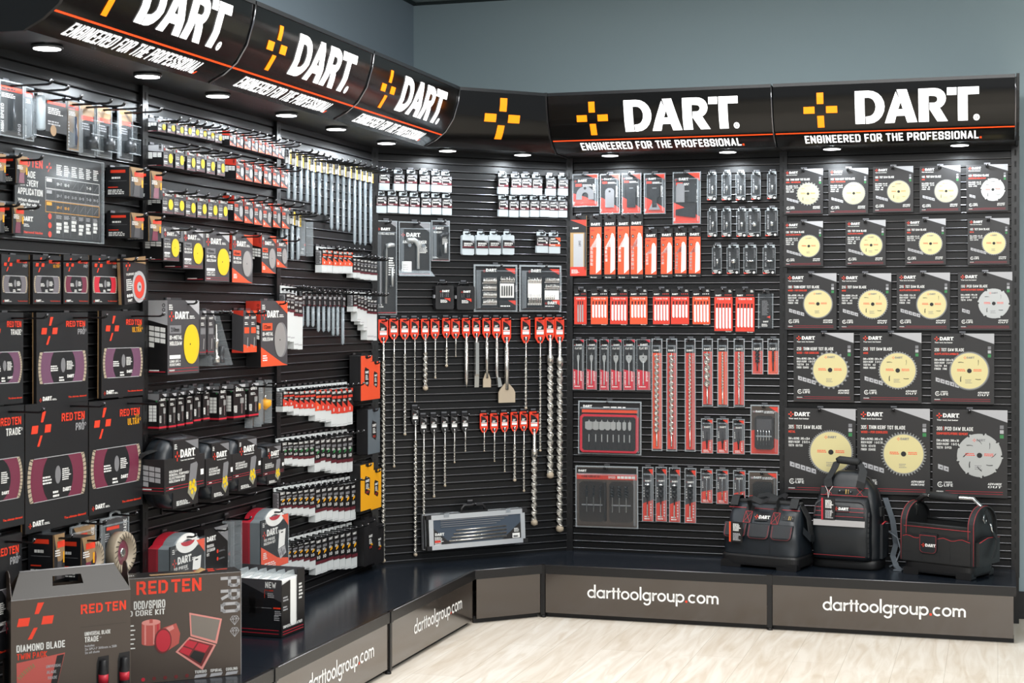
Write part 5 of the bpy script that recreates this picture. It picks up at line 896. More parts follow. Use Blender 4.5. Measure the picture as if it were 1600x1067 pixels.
hrow([(255, 297, 270, 333), (272, 299, 288, 336), (290, 303, 306, 338), (308, 305, 323, 340), (325, 307, 340, 342), (341, 309, 356, 344)], 'y', .060, 'third grey row', ['38mm', '40mm', '41mm', '43mm', '44mm', '46mm'])
hrow([(366, 306, 380, 346), (382, 310, 396, 349), (397, 313, 410, 351), (411, 317, 424, 352), (426, 318, 439, 354), (441, 320, 453, 357)], 'r', .045, 'third orange row', ['38mm', '40mm', '41mm', '43mm', '44mm', '46mm'])
hrow([(256, 355, 280, 408), (287, 359, 317, 420), (321, 362, 358, 440)], 'y', .075, 'fourth grey row', ['60mm', '76mm', '102mm'], True, own=True)
hrow([(362, 366, 395, 442), (409, 368, 431, 427), (432, 373, 449, 418)], 'r', .045, 'fourth orange row', ['102mm', '64mm', '57mm'], True, own=True)
row(LL, [(262, 469, 311, 584)], .075, sawbox, 'hole_saw_box', 'hole saw box', 'largest grey box picturing a big yellow hole saw, below the poster row!', 'largest grey hole saw box', None, var=[('y', '210mm', True)], hk=.03, back=.004, hx=.15)
row(LL, [(408, 470, 449, 572)], .060, sawbox, 'hole_saw_box', 'hole saw box', 'largest orange-cornered box picturing a big silver hole saw!', 'largest orange-cornered hole saw box', None, var=[('r', '152mm', True)], hk=.03, back=.004, hx=.2)
def slim(w, h, dep, v):
    m = {'g': 'mgrey', 'o': 'orange', 'm': 'mgrey'}[v]; b = card(w, h, dep, 'grey' if v != 'm' else 'dark'); t = -w / 2
    b.pl([(-w * .1, h - .001), (w / 2, h - .001), (w / 2, h * .86)], m if v == 'o' else 'lgrey'); b.dart(t + w * .2, h * .80, w * .17, 'w'); b.li(t + w * .18, h * .66, w * .6, h * .08, 2, 'w')
    if v == 'm': b.tx('ARBOR', t + w * .30, h * .2, w * .28, 'w', h * .2, vert=True); b.rc(t + w * .62, h * .16, t + w * .76, h * .62, 'chrome', .001); b.rc(t + w * .55, h * .45, t + w * .85, h * .6, 'silver', .0012); b.rc(t, h * .05, w / 2, h * .10, 'crim')
    else:
        b.rc(t + w * .14, h * .46, w / 2 - w * .14, h * .60, m); b.pl([(t, .001), (w / 2, .001), (w / 2, h * .14), (t, h * .20)], m) if v == 'o' else b.rc(t, h * .05, w / 2, h * .06, 'crim')
        b.pl([(0, h * .12), (w * .12, h * .12), (w * .2, h * .36), (w * .06, h * .36)], 'silver', .001)
    leftface(b, w, dep)
    if v == 'o': b.pl([(0, h), (dep, h), (dep, h * .86), (0, h * .94)], 'red'); b.pl([(0, 0), (dep, 0), (dep, h * .02), (0, h * .08)], 'red')
    else:
        b.pl([(0, h), (dep, h), (dep, h * .80), (0, h * .86)], 'mgrey'); 
        for r in range(5):
            for c in range(2): b.rc(dep * (.2 + .32 * c), h * (.60 - .09 * r), dep * (.48 + .32 * c), h * (.68 - .09 * r), 'w', .0008)
        b.rc(0, h * .05, dep, h * .10, 'crim', .0008); b.dc(dep * .8, h * .8, dep * .07, 'green', .0008, n=8)
    g = MB(); g.box(-w * .4, w * .4, -dep * .5 - .001, -dep * .5, h, h + .008, 'clear')
    return [('carton', b.mesh('carton')), ('hang_tab', g.mesh('hang_tab'))]
row(LL, [(312, 485, 322, 554), (325, 485, 334, 553)], .05, slim, 'arbor_box', 'arbor box', 'slim grey arbor box', 'pair beside the big yellow saw box', 'slim arbor boxes', var=['g', 'g'], hk=.07)
row(LL, [(381, 485, 390, 551), (391, 485, 401, 550)], .045, slim, 'arbor_box', 'arbor box', 'slim orange and grey arbor box', 'pair by the silver saw box', 'slim arbor boxes', var=['o', 'o'], hk=.05)
def trapez(w, h, dep, v):
    b = MB(); A = [(-w * .40, 0, h), (w * .40, 0, h), (w / 2, -.012, h * .0), (-w / 2, -.012, 0)]
    b.add([(-w * .40, -.012, h), (w * .40, -.012, h), (w / 2, -dep, 0), (-w / 2, -dep, 0), (-w * .4, 0, h), (w * .4, 0, h), (w / 2, 0, 0), (-w / 2, 0, 0)], [(0, 3, 2, 1)], 'clear'); b.add(b.v[:8], [(0, 4, 7, 3), (1, 2, 6, 5), (3, 7, 6, 2)], 'rim')
    q = MB(); q.prism([(-w * .44, .004), (w * .44, .004), (w * .37, h * .98), (-w * .37, h * .98)], -.004, -.001, 'dsteel'); frontface(q, .004); q.pl([(w * .05, h * .97), (w * .36, h * .97), (w * .37, h * .82)], 'mgrey'); q.dart(-w * .30, h * .80, w * .10, 'w'); q.li(-w * .32, h * .55, w * .25, h * .2, 6, 'lgrey'); q.li(w * .12, h * .45, w * .22, h * .12, 3, 'w')
    k = MB(); y = -dep * .55
    k.lathe([(.013, .01), (.013, h * .16), (.007, h * .18), (.007, h * .40), (.010, h * .42), (.010, h * .48), (.004, h * .50), (.004, h * .74), (.001, h * .77)], 'steel', 12, (0, y))
    for sx in (-1, 1): k.lathe([(.012, .008), (.012, h * .14), (.008, h * .16), (.011, h * .2), (.011, h * .34), (.005, h * .36)], 'dsteel', 12, (sx * w * .26, y)); k.twist(sx * w * .16, -.02, h * .45, h * .74, .004, .014, 'chrome')
    return [('clear_shell', b.mesh('clear_shell')), ('insert_card', q.mesh('insert_card')), ('arbor_set', k.mesh('arbor_set'))]
row(LL, [(333, 487, 364, 571)], .06, trapez, 'arbor_pack', 'arbor pack', 'clear sloping pack of steel arbors between the slim boxes!', 'clear sloping pack of arbors', None, hk=.03)
row(LL, [(249, 615, 259, 671), (264, 614, 275, 669), (277, 612, 288, 666), (291, 610, 301, 665), (303, 606, 314, 662), (317, 604, 328, 661)], .045, slim, 'arbor_box', 'arbor box', 'narrow black and maroon arbor box', 'the narrow arbor box row', 'narrow arbor boxes', var=['m'] * 6, hk=.06)
row(LL, [(342, 603, 354, 658), (365, 600, 383, 655), (389, 598, 404, 652)], .045, slim, 'arbor_box', 'arbor box', 'wider black and maroon arbor box', 'trio right of the narrow boxes', 'wider arbor boxes', var=['m'] * 3, hk=.05, own=True)
def cutterblister(w, h, dep, v):
    b = MB(); b.box(-w / 2, w / 2, -dep * .6, 0, 0, h * .97, 'clear', .004)
    for x in (-w / 2, w / 2): b.box(x - .001, x + .001, -dep * .6, 0, 0, h, 'rim')
    q = MB(); q.box(-w * .44, w * .44, -.003, -.001, h * .03, h * .96, 'brown'); frontface(q, .003); q.li(-w * .3, h * .7, w * .5, h * .2, 4, 'w'); q.li(-w * .3, h * .1, w * .3, h * .1, 3, 'lgrey')
    k = MB(); k.lathe([(.004, h * .32), (.012, h * .36), (w * .32, h * .42), (w * .32, h * .54), (w * .1, h * .56)], 'amber', 14, (0, -dep * .4)); k.lathe([(.005, h * .56), (.005, h * .66)], 'chrome', 8, (0, -dep * .4))
    return [('clear_shell', b.mesh('clear_shell')), ('insert_card', q.mesh('insert_card')), ('yellow_cutter', k.mesh('yellow_cutter'))]
row(LL, [(402, 599, 416, 664), (419, 594, 432, 662)], .05, cutterblister, 'cutter_pack', 'cutter pack', 'clear pack with yellow ring cutter', 'pair right of the arbor boxes', 'clear packs with yellow cutters', hk=.05)
def softcase(w, h, dep, v):
    t1, t2, narrow = v; b = MB(); rings = []
    def rr(s, y, n=28, p=3.2):
        return [(math.copysign(abs(math.cos(a)) ** (2 / p), math.cos(a)) * w / 2 * s, y, h / 2 + math.copysign(abs(math.sin(a)) ** (2 / p), math.sin(a)) * h / 2 * (1 - (1 - s) * w / h)) for a in [2 * PI * i / n for i in range(n)]]
    b.loft([rr(.90, 0), rr(.98, -dep * .12), rr(1, -dep * .35), rr(1, -dep * .68), rr(.96, -dep * .88), rr(.86, -dep)], 'fabricb', True, True)
    z = MB(); z.loft([rr(1.012, -dep * .46), rr(1.012, -dep * .56)], 'k', False); z.box(w * .5, w * .53, -dep * .6, -dep * .45, h * .6, h * .72, 'mgrey') 
    s = MB(); W2 = w * 1.03; s.box(-W2 / 2, W2 / 2, -dep * 1.03, -.001, h * .24, h * .72, 'card'); s.box(-w * .30, w * .34, -dep * 1.03, -dep * .98, h * .02, h * .24, 'card'); s.box(-w * .30, w * .36, -dep * 1.03, -dep * .9, h * .72, h * .96, 'card')
    s.add([(-w * .30, -dep * 1.03, h * .96), (w * .36, -dep * 1.03, h * .96), (w * .36, -dep * .2, h * 1.01), (-w * .30, -dep * .2, h * 1.01)], [(0, 1, 2, 3)], 'card')
    frontface(s, dep * 1.03); s.pl([(0, h * .94), (w * .34, h * .94), (w * .34, h * .80)], 'mgrey'); s.plus(-w * .20, h * .74, w * .12, 'red'); s.dart(-w * .12, h * .71, w * .10, 'w'); s.tx('Your tool, but better', -w * .12, h * .665, h * .02, 'w', w * .36); s.li(-w * .27, h * .84, w * .08, h * .08, 3, 'w')
    s.tx('HOLESAW KIT', -w * .40, h * .52, h * .035, 'w', w * .32)
    for i, tt in enumerate((t1, t2, 'HOLESAW SET')[0 if t1 else 1:]): s.tx(tt, -w * .40, h * (.475 - .045 * i), h * .035, 'w', w * (.5 if '/' in tt else .4), bold=.04)
    s.rc(-w * .48, h * .325, w * .48, h * .331, 'crim'); s.rc(-w * .48, h * .285, w * .48, h * .291, 'crim'); s.rc(-w * .40, h * .30, -w * .3, h * .312, 'w')
    s.pl([(w * .10, h * .36), (w * .28, h * .36), (w * .33, h * .58), (w * .30, h * .62), (w * .14, h * .60)], 'mgrey'); s.pl([(w * .06, h * .20), (w * .20, h * .08), (w * .30, h * .22), (w * .28, h * .35), (w * .1, h * .36)], 'smokeprint', .0012)
    for x, zz, r_ in ((.13, .27, .035), (.2, .29, .04), (.25, .23, .035), (.17, .2, .03), (.13, .33, .03), (.22, .34, .035)): s.dc(w * x, h * zz, w * r_, 'yel', .0018, n=10)
    s.li(-w * .22, h * .05, w * .35, h * .07, 4, 'w'); s.rc(w * .40, h * .42, w * .48, h * .5, 'w', .001)
    leftface(s, W2, dep * 1.03)
    for r in range(4):
        for c in range(3):
            if r == 3 and c: continue
            x0 = dep * (.15 + .25 * c); zz = h * (.64 - .075 * r - .012 * c); s.pl([(x0, zz), (x0 + dep * .22, zz - h * .01), (x0 + dep * .22, zz - h * .072), (x0, zz - h * .062)], 'lgrey')
    s.rc(0, h * .325, dep, h * .331, 'crim'); s.rc(0, h * .285, dep, h * .291, 'crim'); s.rc(dep * .1, h * .30, dep * .5, h * .315, 'w')
    a = MB(); a.strap([(-w * .46, -dep * .5, h * .84), (-w * .60, -dep * .3, h * .80), (-w * .62, -dep * .1, h * .74)], (0, .012, 0), .004, 'web')
    return [('case_body', b.mesh('case_body')), ('zip', z.mesh('zip')), ('card_sleeve', s.mesh('card_sleeve')), ('wrist_strap', a.mesh('wrist_strap'))]
mat('smokeprint', '#8f8d7a', .4)
row(LL, [(256, 682, 318, 793), (321, 688, 363, 779), (362, 682, 407, 766), (409, 694, 443, 757)], .085, softcase, 'hole_saw_case', 'hole saw set', None, 'the zip case row', 'zip cases of hole saws', own=True, var=[('GENERAL PURPOSE/', 'ELECTRICIANS', 0), ('', 'ELECTRICIANS', 0), ('', 'PLUMBERS', 0), ('', 'ARBORS', 0)],
    descs=['largest black zip case in printed sleeve', 'black zip case in printed sleeve', 'tall black zip case in printed sleeve', 'smallest black zip case in printed sleeve'], hk=0, back=.02)
for i, (px, py) in enumerate(((272, 798), (322, 786), (366, 772), (410, 758))):
    u, z = uz(LL, px - 18, py, .0); hook(LL, u, z, .13, f'black wire hook, {ORD[i]} from left under the black zip cases')
def kit(w, h, dep, v):
    b = MB(); n = 12
    def outline(k=1.0):
        P = [(-w / 2, .006), (-w / 2 + .006, 0), (w / 2 - .006, 0), (w / 2, .006), (w / 2, h * .82), (w * .40, h * .86)]
        return P + arc(0, h * .80, w * .40, h * .20, .3, PI - .3, 10) + [(-w * .40, h * .86), (-w / 2, h * .82)]
    b.prism(outline(), -dep * .45, 0, 'crim'); b.prism(outline(), -dep * .95, -dep * .46, 'slate_l')
    hnd = MB(); hnd.prism(arc(0, h * .74, w * .36, h * .26, .15, PI - .15, 14) + arc(0, h * .76, w * .24, h * .15, PI - .15, .15, 12), -dep * 1.0, -dep * .30, 'w')
    hole = MB(); hole.prism(arc(0, h * .86, w * .16, h * .045, 0, 2 * PI, 16)[:-1], -dep * 1.005, -dep * .99, 'crim')
    s = MB(); s.box(-w / 2, w / 2, -dep * 1.0, -dep * .96, 0, h * .86, 'dark'); frontface(s, dep)
    s.pl(arc(0, h * .88, w * .34, h * .17, PI, 2 * PI, 14), 'w', .0006); s.pl(arc(0, h * .88, w * .20, h * .07, PI, 2 * PI, 12), 'crim', .001)
    s.pl([(w * .25, h * .86), (w / 2, h * .86), (w / 2, h * .66)], 'orange', .0008); s.pl([(-w / 2, .001), (w / 2, .001), (w / 2, h * .10), (w * .1, h * .16), (-w / 2, h * .42)], 'orange', .0006)
    s.plus(-w * .38, h * .60, w * .12, 'red'); s.dart(-w * .29, h * .57, w * .105, 'w'); s.li(w * .13, h * .58, w * .16, h * .05, 2, 'w'); s.tx('10 PIECE', -w * .40, h * .49, h * .045, 'w', w * .4, bold=.04); s.tx('HOLESAW SET', -w * .40, h * .43, h * .045, 'w', w * .42, bold=.04); s.li(-w * .42, h * .2, w * .14, h * .12, 4, 'w', .001); s.li(-w * .38, h * .04, w * .5, h * .10, 3, 'w', .001); s.li(-w * .44, h * .74, w * .08, h * .08, 3, 'w')
    s.pl([(w * .12, h * .30), (w * .36, h * .34), (w * .40, h * .62), (w * .16, h * .60)], 'w', .001); s.pl([(w * .10, h * .29), (w * .37, h * .33), (w * .42, h * .20), (w * .2, h * .12)], 'lgrey', .001); s.dc(w * .26, h * .57, w * .05, 'k', .0014, h * .012, 10)
    for x, zz in ((.2, .2), (.27, .22), (.33, .24), (.24, .27), (.3, .19)): s.dc(w * x, h * zz, w * .03, 'mgrey', .0014, n=8)
    c = MB(); c.box(-w / 2 - .002, w / 2 + .002, -dep * 1.02, -dep * 1.015, 0, h * .9, 'clear'); c.box(-w / 2 - .002, -w / 2, -dep * 1.02, 0, 0, h * .84, 'clear'); c.box(w / 2, w / 2 + .003, -dep * 1.03, 0, 0, h * .86, 'rim')
    return [('case_body', b.mesh('case_body')), ('handle', hnd.mesh('handle')), ('card_sleeve', s.mesh('card_sleeve')), ('clear_wrap', c.mesh('clear_wrap'))]
mat('slate_l', '#7d858a', .4)
row(LL, [(266, 833, 319, 938)], .08, kit, 'hole_saw_kit', 'hole saw kit', 'red and grey carry case half hidden behind the large carton!', 'red carry case behind the cartons', None, hk=.03, back=.01)
row(LL, [(408, 795, 450, 887)], .08, kit, 'hole_saw_kit', 'hole saw kit', 'red and grey carry case hanging above the white-finned display box!', 'red carry case above the display box', None, hk=.03, back=.01)
def newcard(w, h, dep, v):
    b = card(w, h, dep, 'dark'); b.pl([(-w * .1, h - .001), (w / 2, h - .001), (w / 2, h * .70)], 'mgrey'); b.tx('NEW', w * .22, h * .88, h * .05, 'w', w * .2); b.dart(-w * .40, h * .78, w * .10, 'w'); b.tx('UNIVERSAL', -w * .40, h * .68, h * .05, 'w', w * .3); b.tx('EXTENSION', -w * .40, h * .61, h * .05, 'w', w * .34); b.tx('KIT', -w * .40, h * .54, h * .05, 'w', w * .1)
    for z in (.58, .45, .25, .12): b.dc(w * .05, h * z, w * .04, 'red', n=10); b.li(w * .12, h * z - .004, w * .3, h * .03, 2, 'mgrey')
    return [('backing_card', b.mesh('backing_card'))]
row(LL, [(319, 823, 356, 915)], .05, newcard, 'accessory_card', 'accessory card', 'dark hanging accessory card with grey corner beside the left carry case!', 'dark accessory card', None, hk=.04)
row(LL, [(366, 806, 378, 893)], .045, clearpack, 'accessory_pack', 'accessory pack', 'narrow clear pack hanging left of the right carry case!', 'narrow clear pack by the carry case', None, hk=.05)
# ------------------------------------------------------------------ diamond blade bay
def dpack(w, h, dep, v):
    tier, win, tm = v; b = card(w, h, dep, 'bladek'); t = -w / 2; A = 'rred'
    b.face = lambda x, y, e: (x, -dep - e, y)
    b.plus(t + w * .24, h * .80, w * .30, A, skew=True); b.redten(t + w * .56, h * .84, h * .065, w * .38, A)
    b.tx(tier, t + w * .93, h * .755, h * .06, tm, w * {'PRO': .14, 'ULTRA': .22, 'TRADE': .27}[tier], al='r')
    for i in range({'TRADE': 1, 'PRO': 2, 'ULTRA': 3}[tier]): b.rg(t + w * (.95 + .0), h * .80, w * .012, w * .018, tm, n=4) if i == 0 else b.rg(t + w * (.95 - .04 * i), h * .832, w * .012, w * .018, tm, n=4)
    b.tx('The ultimate diamond', w * .10, h * .055, h * .018, A, w * .36); b.plus(t + w * .07, h * .055, w * .045, A); b.dart(t + w * .11, h * .045, w * .045, 'w'); b.li(t + w * .29, h * .045, w * .1, h * .02, 2, 'w')
    # window with the blade behind it
    zc, wh = h * .40, h * .17; k = MB(); frontface(k, dep - .0004)
    R = w * .47
    def slab(r, m, e):
        P = [];  a = math.asin(min(wh / r, .999)) if r > wh else PI / 2
        if r > wh: P = arc(0, zc, r, r, -a, a, 10) + arc(0, zc, r, r, PI - a, PI + a, 10)
        else: P = arc(0, zc, r, r, 0, 2 * PI, 24)[:-1]
        k.pl(P, m, e)
    slab(R, 'seg', .0006); slab(R * .90, win, .0009)
    n = 14
    for i in range(n):
        for s in (0, PI):
            a = s - .62 + 1.24 * (i + .5) / n
            if abs(math.sin(a)) * R < wh: k.pl([(R * .9 * math.cos(a - .008), zc + R * .9 * math.sin(a - .008)), (R * math.cos(a - .008), zc + R * math.sin(a - .008)), (R * math.cos(a + .008), zc + R * math.sin(a + .008)), (R * .9 * math.cos(a + .008), zc + R * .9 * math.sin(a + .008))], 'dark', .001)
    slab(R * .52, 'bladek', .0011); k.dc(0, zc + h * .02, w * .045, 'mgrey', .0014, w * .08); k.li(-w * .24, zc - h * .04, w * .17, h * .07, 3, 'w', .0014); k.li(w * .07, zc - h * .03, w * .14, h * .10, 6, 'w', .0014); k.li(-w * .08, zc - wh * .9, w * .12, h * .06, 2, 'w', .0014); k.dart(w * .08, zc - wh * .72, w * .035, 'w', .0014)
    p = MB(); frontface(p, dep); q = arc(0, zc, R * 1.01, R * 1.01, -math.asin(wh / R / 1.01), math.asin(wh / R / 1.01), 8); q = q + [(-x, 2 * zc - z) for x, z in q]
    for z in (zc - wh, zc + wh): b.rc(-R * .8, z - .001, R * .8, z + .001, 'lgrey', .0012)
    b.face = lambda x, y, e: (-w / 2 - e, -x, y); b.rc(0, 0, dep, h, 'tan', .0003); b.rc(dep * .3, 0, dep, h, 'dark', .0005)
    return [('card_pack', b.mesh('card_pack')), ('diamond_blade', k.mesh('diamond_blade'))]
PR, UL, TR = ('PRO', 'window_g', 'lgrey'), ('ULTRA', 'window_g', 'amber'), ('TRADE', 'window_p', 'w')
def drow(bx, vs, ds, rd, hk=.09, dep=.014): row(LL, bx, dep, dpack, 'diamond_blade_pack', 'diamond blade', None, rd, 'black packs with windowed diamond blades', own=True, var=vs, descs=ds, hk=hk, back=.018, hx=.22, jit=.02, hz=.016)
drow([(2, 398, 44, 475), (52, 399, 95, 475), (100, 399, 138, 475), (144, 400, 184, 475)], [PR, UL, ('PRO', 'window', 'lgrey'), ('PRO', 'crim', 'lgrey')], ['small black pack with grey blade', 'small black pack with yellow lettering', 'small black pack with dark red blade', 'small black pack with bright red blade'], 'top blade pack row')
def tilt(w, h, dep, v):
    b = card(w, h, dep, 'bladek'); b.face = lambda x, y, e: (x, -dep - e, y); t = -w / 2; b.pl([(t, h), (w / 2, h), (w / 2, h * .82), (0, h * .90)], 'tan'); b.plus(t + w * .2, h * .84, w * .2, 'rred', skew=True); b.tx('TURBO CUP', t + w * .1, h * .62, h * .05, 'w', w * .6); b.li(t + w * .1, h * .3, w * .3, h * .26, 6, 'w'); b.rg(w * .16, h * .34, w * .24, w * .32, 'lgrey', n=28); b.dc(w * .16, h * .34, w * .235, 'red', .0009); b.dc(w * .16, h * .34, w * .10, 'lgrey', .0012); b.dc(w * .18, h * .34, w * .03, 'k', .0015, n=10)
    for i in range(4): b.dc(t + w * (.14 + .09 * i), h * .18, w * .035, 'w', n=8)
    b.dart(t + w * .14, h * .05, w * .05, 'w'); b.tx('The ultimate diamond', w * .05, h * .05, h * .025, 'rred', w * .35); leftface(b, w, dep); b.rc(0, 0, dep * .5, h, 'tan', .0003)
    return [('card_pack', b.mesh('card_pack'))]
o = row(LL, [(192, 402, 232, 473)], .02, tilt, 'cup_wheel_pack', 'grinding wheel', 'tilted black pack with round red and white wheel at the row end!', 'tilted pack with red wheel', None, hk=.05, back=.03)[0]; o.rotation_euler = (0, math.radians(-5), LL.rot + math.radians(4))
drow([(-24, 488, 36, 632), (58, 488, 137, 630), (158, 486, 225, 620)], [TR, ('PRO', 'window_p', 'lgrey'), ('ULTRA', 'window_p', 'amber')], ['black blade pack cut by the photo edge', 'black diamond blade pack with grey lettering', 'black diamond blade pack with yellow lettering'], 'middle blade pack row', hk=.11)
drow([(-48, 636, 37, 828), (39, 628, 138, 824), (140, 624, 222, 797)], [('TRADE', 'window', 'w'), ('PRO', 'window', 'lgrey'), ('ULTRA', 'window', 'amber')], ['big black blade pack cut by photo edge', 'large black blade pack with grey lettering', 'large black blade pack with yellow lettering'], 'lower blade pack row', hk=.11)
drow([(-60, 842, 35, 1036)], [PR], ['large black blade pack cut by the left edge, behind the handled carton!'], 'lowest large blade pack')
def porc(w, h, dep, v):
    b = MB(); b.box(-w / 2 + .003, w / 2 - .003, -.004, -.001, .003, h - .003, 'dark' if v != 'tan' else 'tan'); frontface(b, .004); t = -w / 2; b.rc(t + w * .06, h * .82, w / 2 - w * .06, h * .90, 'rred'); b.li(t + w * .1, h * .84, w * .8, h * .05, 1, 'dark'); b.li(t + w * .08, h * .70, w * .7, h * .09, 3, 'w')
    if v != 'tan': b.tx('HIGH SPEED', t + w * .18, h * .08, w * .12, 'w', h * .5, vert=True); b.tx('PRO', w * .38, h * .06, w * .12, 'lgrey', h * .2, vert=True)
    else: b.pl([(t + w * .05, h * .05), (w * .3, h * .05), (w * .4, h * .3), (t + w * .05, h * .4)], 'grey'); b.li(t + w * .05, h * .1, w * .1, h * .5, 8, 'w')
    k = MB(); k.lathe([(.006, h * .12), (.006, h * .45), (.0045, h * .46), (.0045, h * .68)], 'dsteel' if v != 'tan' else 'blue', 10, (0, -dep * .5))
    return [('insert_card', b.mesh('insert_card')), ('diamond_drill', k.mesh('diamond_drill')), ('blister_shell', shell(w, h, dep, .004))]
row(LL, [(8, 127, 45, 214), (47, 136, 61, 220), (114, 157, 132, 236)], .022, porc, 'diamond_drill_pack', 'diamond drill', None, 'top left blister row', 'diamond drill blisters', own=True, var=['d', 'd', 'tan'], descs=['large clear blister with slim diamond drill', 'clear blister partly behind the large one', 'tan-backed blister with dark drill'], hk=.11, back=.02)
def tubepack(w, h, dep, v):
    k = MB(); k.lathe([(.010, 0), (.013, .004), (.013, h * .92), (.010, h * .96)], 'frost', 14, (-w * .36, -dep * .5)); b = card(w * .72, h * .90, .006, 'dark'); b.v = [(x + w * .14, y - dep * .3, z) for x, y, z in b.v]; b.face = lambda x, y, e: (x + w * .14, -.006 - dep * .3 - e, y); b.rc(-w * .3, h * .78, w * .3, h * .86, 'rred'); b.li(-w * .28, h * .50, w * .5, h * .2, 4, 'w'); b.dc(-w * .1, h * .05, w * .1, 'tan'); b.li(-w * .28, h * .2, w * .5, h * .14, 2, 'lgrey')
    return [('clear_tube', k.mesh('clear_tube')), ('label_card', b.mesh('label_card'))]
row(LL, [(64, 150, 112, 206)], .03, tubepack, 'diamond_drill_tube', 'diamond drill', 'clear tube beside dark card hanging between the drill blisters!', 'clear tube with dark card', None, hk=.08, back=.03)
def cupblister(w, h, dep, v):
    b = MB(); b.box(-w / 2 + .003, w / 2 - .003, -.004, -.001, .003, h - .003, 'bladek'); frontface(b, .004); b.pl([(-w * .45, h * .98), (w * .45, h * .98), (w * .45, h * .78), (-w * .45, h * .62)], 'tan'); b.rc(-w * .4, h * .68, w * .4, h * .76, 'rred', .0006); b.li(-w * .35, h * .5, w * .6, h * .14, 3, 'lgrey')
    k = MB(); k.box(-w * .40, w * .40, -dep, -.004, h * .10, h * .40, 'clear', .003); k.box(-w * .36, w * .30, -dep * .8, -.004, h * .40, h * .66, 'clear', .003)
    for z in (.10, .40, .66): k.box(-w * .40, w * .40, -dep - .0006, -dep + .001, h * z - .001, h * z + .001, 'rim')
    c = MB(); c.lathe([(w * .24, h * .14), (w * .24, h * .36), (.006, h * .37), (.006, h * .6)], 'dsteel', 12, (0, -dep * .5))
    return [('insert_card', b.mesh('insert_card')), ('core_cutter', c.mesh('core_cutter')), ('blister_bubble', k.mesh('blister_bubble')), ('blister_rim', shell(w, h, .012, .003))]
row(LL, [(141, 161, 164, 245), (167, 165, 190, 246), (199, 170, 224, 249)], .04, cupblister, 'core_cutter_pack', 'core cutter', 'clear bubble pack with dark core cutter', 'trio at top right', 'core cutter bubble packs', hk=.09, back=.02)
# ---- guide poster
def poster():
    d = .02; u0, z1 = uz(LL, 26, 250, d); u1, _ = uz(LL, 161, 250, d); _, z1 = uz(LL, 93, 246, d); _, z0 = uz(LL, 93, 372, d); w = u1 - u0; h = z1 - z0
    b = card(w, h, .006, 'card'); b.face = lambda x, y, e: (x, -.006 - e, y); t = -w / 2
    b.redten(t + .03 * w, h * .83, h * .10, w * .27, 'rred'); b.plus(t + w * .37, h * .86, w * .06, 'rred', skew=True)
    for i, s in enumerate(('A BLADE', 'FOR EVERY', 'APPLICATION')): b.tx(s, t + .03 * w, h * (.70 - .105 * i), h * .08, 'w', w * (.19 if i == 0 else .22 if i == 1 else .27), bold=.03)
    for i, s in enumerate(('Which diamond', 'blade for what', 'surface')): b.tx(s, t + .03 * w, h * (.41 - .05 * i), h * .035, 'w', w * (.23 - .06 * (i == 2)))
    b.plus(t + .05 * w, h * .20, w * .035, 'rred'); b.dart(t + .08 * w, h * .175, w * .030, 'w', fine=False); b.li(t + .08 * w, h * .11, w * .09, h * .04, 2, 'w'); b.tx('Diamond blades', t + .08 * w, h * .03, h * .03, 'rred', w * .22)
    X = [t + w * (.33 + .115 * 0)] + [t + w * (.445 + .088 * i) for i in range(7)]; x0, x1 = t + w * .33, t + w * .97
    def frame(za, zb, m):
        th = h * .006
        for q in ((x0, zb - th, x1, zb), (x0, za, x1, za + th), (x0, za, x0 + th, zb), (x1 - th, za, x1, zb)): b.rc(*q, m, .0012)
    frame(h * .60, h * .74, 'w'); frame(h * .455, h * .595, 'lgrey'); frame(h * .31, h * .45, 'amber')
    for x in X[1:]: b.rc(x, h * .02, x + w * .002, h * .74, 'mgrey', .0010)
    for i, (r_, m) in enumerate(((.60, 'w'), (.455, 'lgrey'), (.31, 'amber'))):
        b.rc(x0 + w * .012, h * (r_ + .085), x0 + w * .072, h * (r_ + .125), m, .0012)
        for c in range(6):
            if (i, c) in ((0, 0), (0, 1), (0, 4), (1, 0), (1, 1), (1, 2), (1, 3), (1, 4), (1, 5), (2, 0), (2, 1)): b.tx(('SP-7', 'SD-8', 'C-10', 'G-9', 'T-8', 'M-5')[c], X[c + 1] + w * .015, h * (r_ + .05), h * .035, m, w * .055, e=.0012)
            else: b.pl([(X[c + 1] + w * .02, h * (r_ + .03)), (X[c + 1] + w * .024, h * (r_ + .03)), (X[c + 1] + w * .07, h * (r_ + .11)), (X[c + 1] + w * .066, h * (r_ + .11))], 'mgrey', .0012)
    for c in range(6): b.li(X[c + 1] + w * .01, h * .78, w * .065, h * .14, 6, 'w', .0012, seed=c); b.li(X[c + 1] + w * .01, h * .24, w * .065, h * .05, 4, 'lgrey', .0012, seed=c + 9); b.li(X[c + 1] + w * .01, h * (.06 + .02 * (c % 3)), w * .06, h * .14, 3, 'w', .0012, seed=c + 20, gap=.2)
    for z in (.26, .15, .04): b.dc(x0 + w * .05, h * z, w * .02, 'rred', .0012, n=8)
    c = MB(); c.box(-w / 2 - .006, w / 2 + .006, -.011, -.009, -.006, h + .006, 'clear')
    for q in ((-w / 2 - .006, w / 2 + .006, h + .004, h + .007), (w / 2 + .004, w / 2 + .007, -.006, h + .006), (-w / 2 - .006, w / 2 + .006, -.007, -.004)): c.box(q[0], q[1], -.012, -.002, q[2], q[3], 'rim')
    spawn('guide_board', 'dark blade selection board with white and yellow table behind clear sheet', 'board', None, P3(LL, (u0 + u1) / 2, .008, z0), LL.rot, [('printed_board', b.mesh('printed_board')), ('clear_cover', c.mesh('clear_cover'))])
poster()
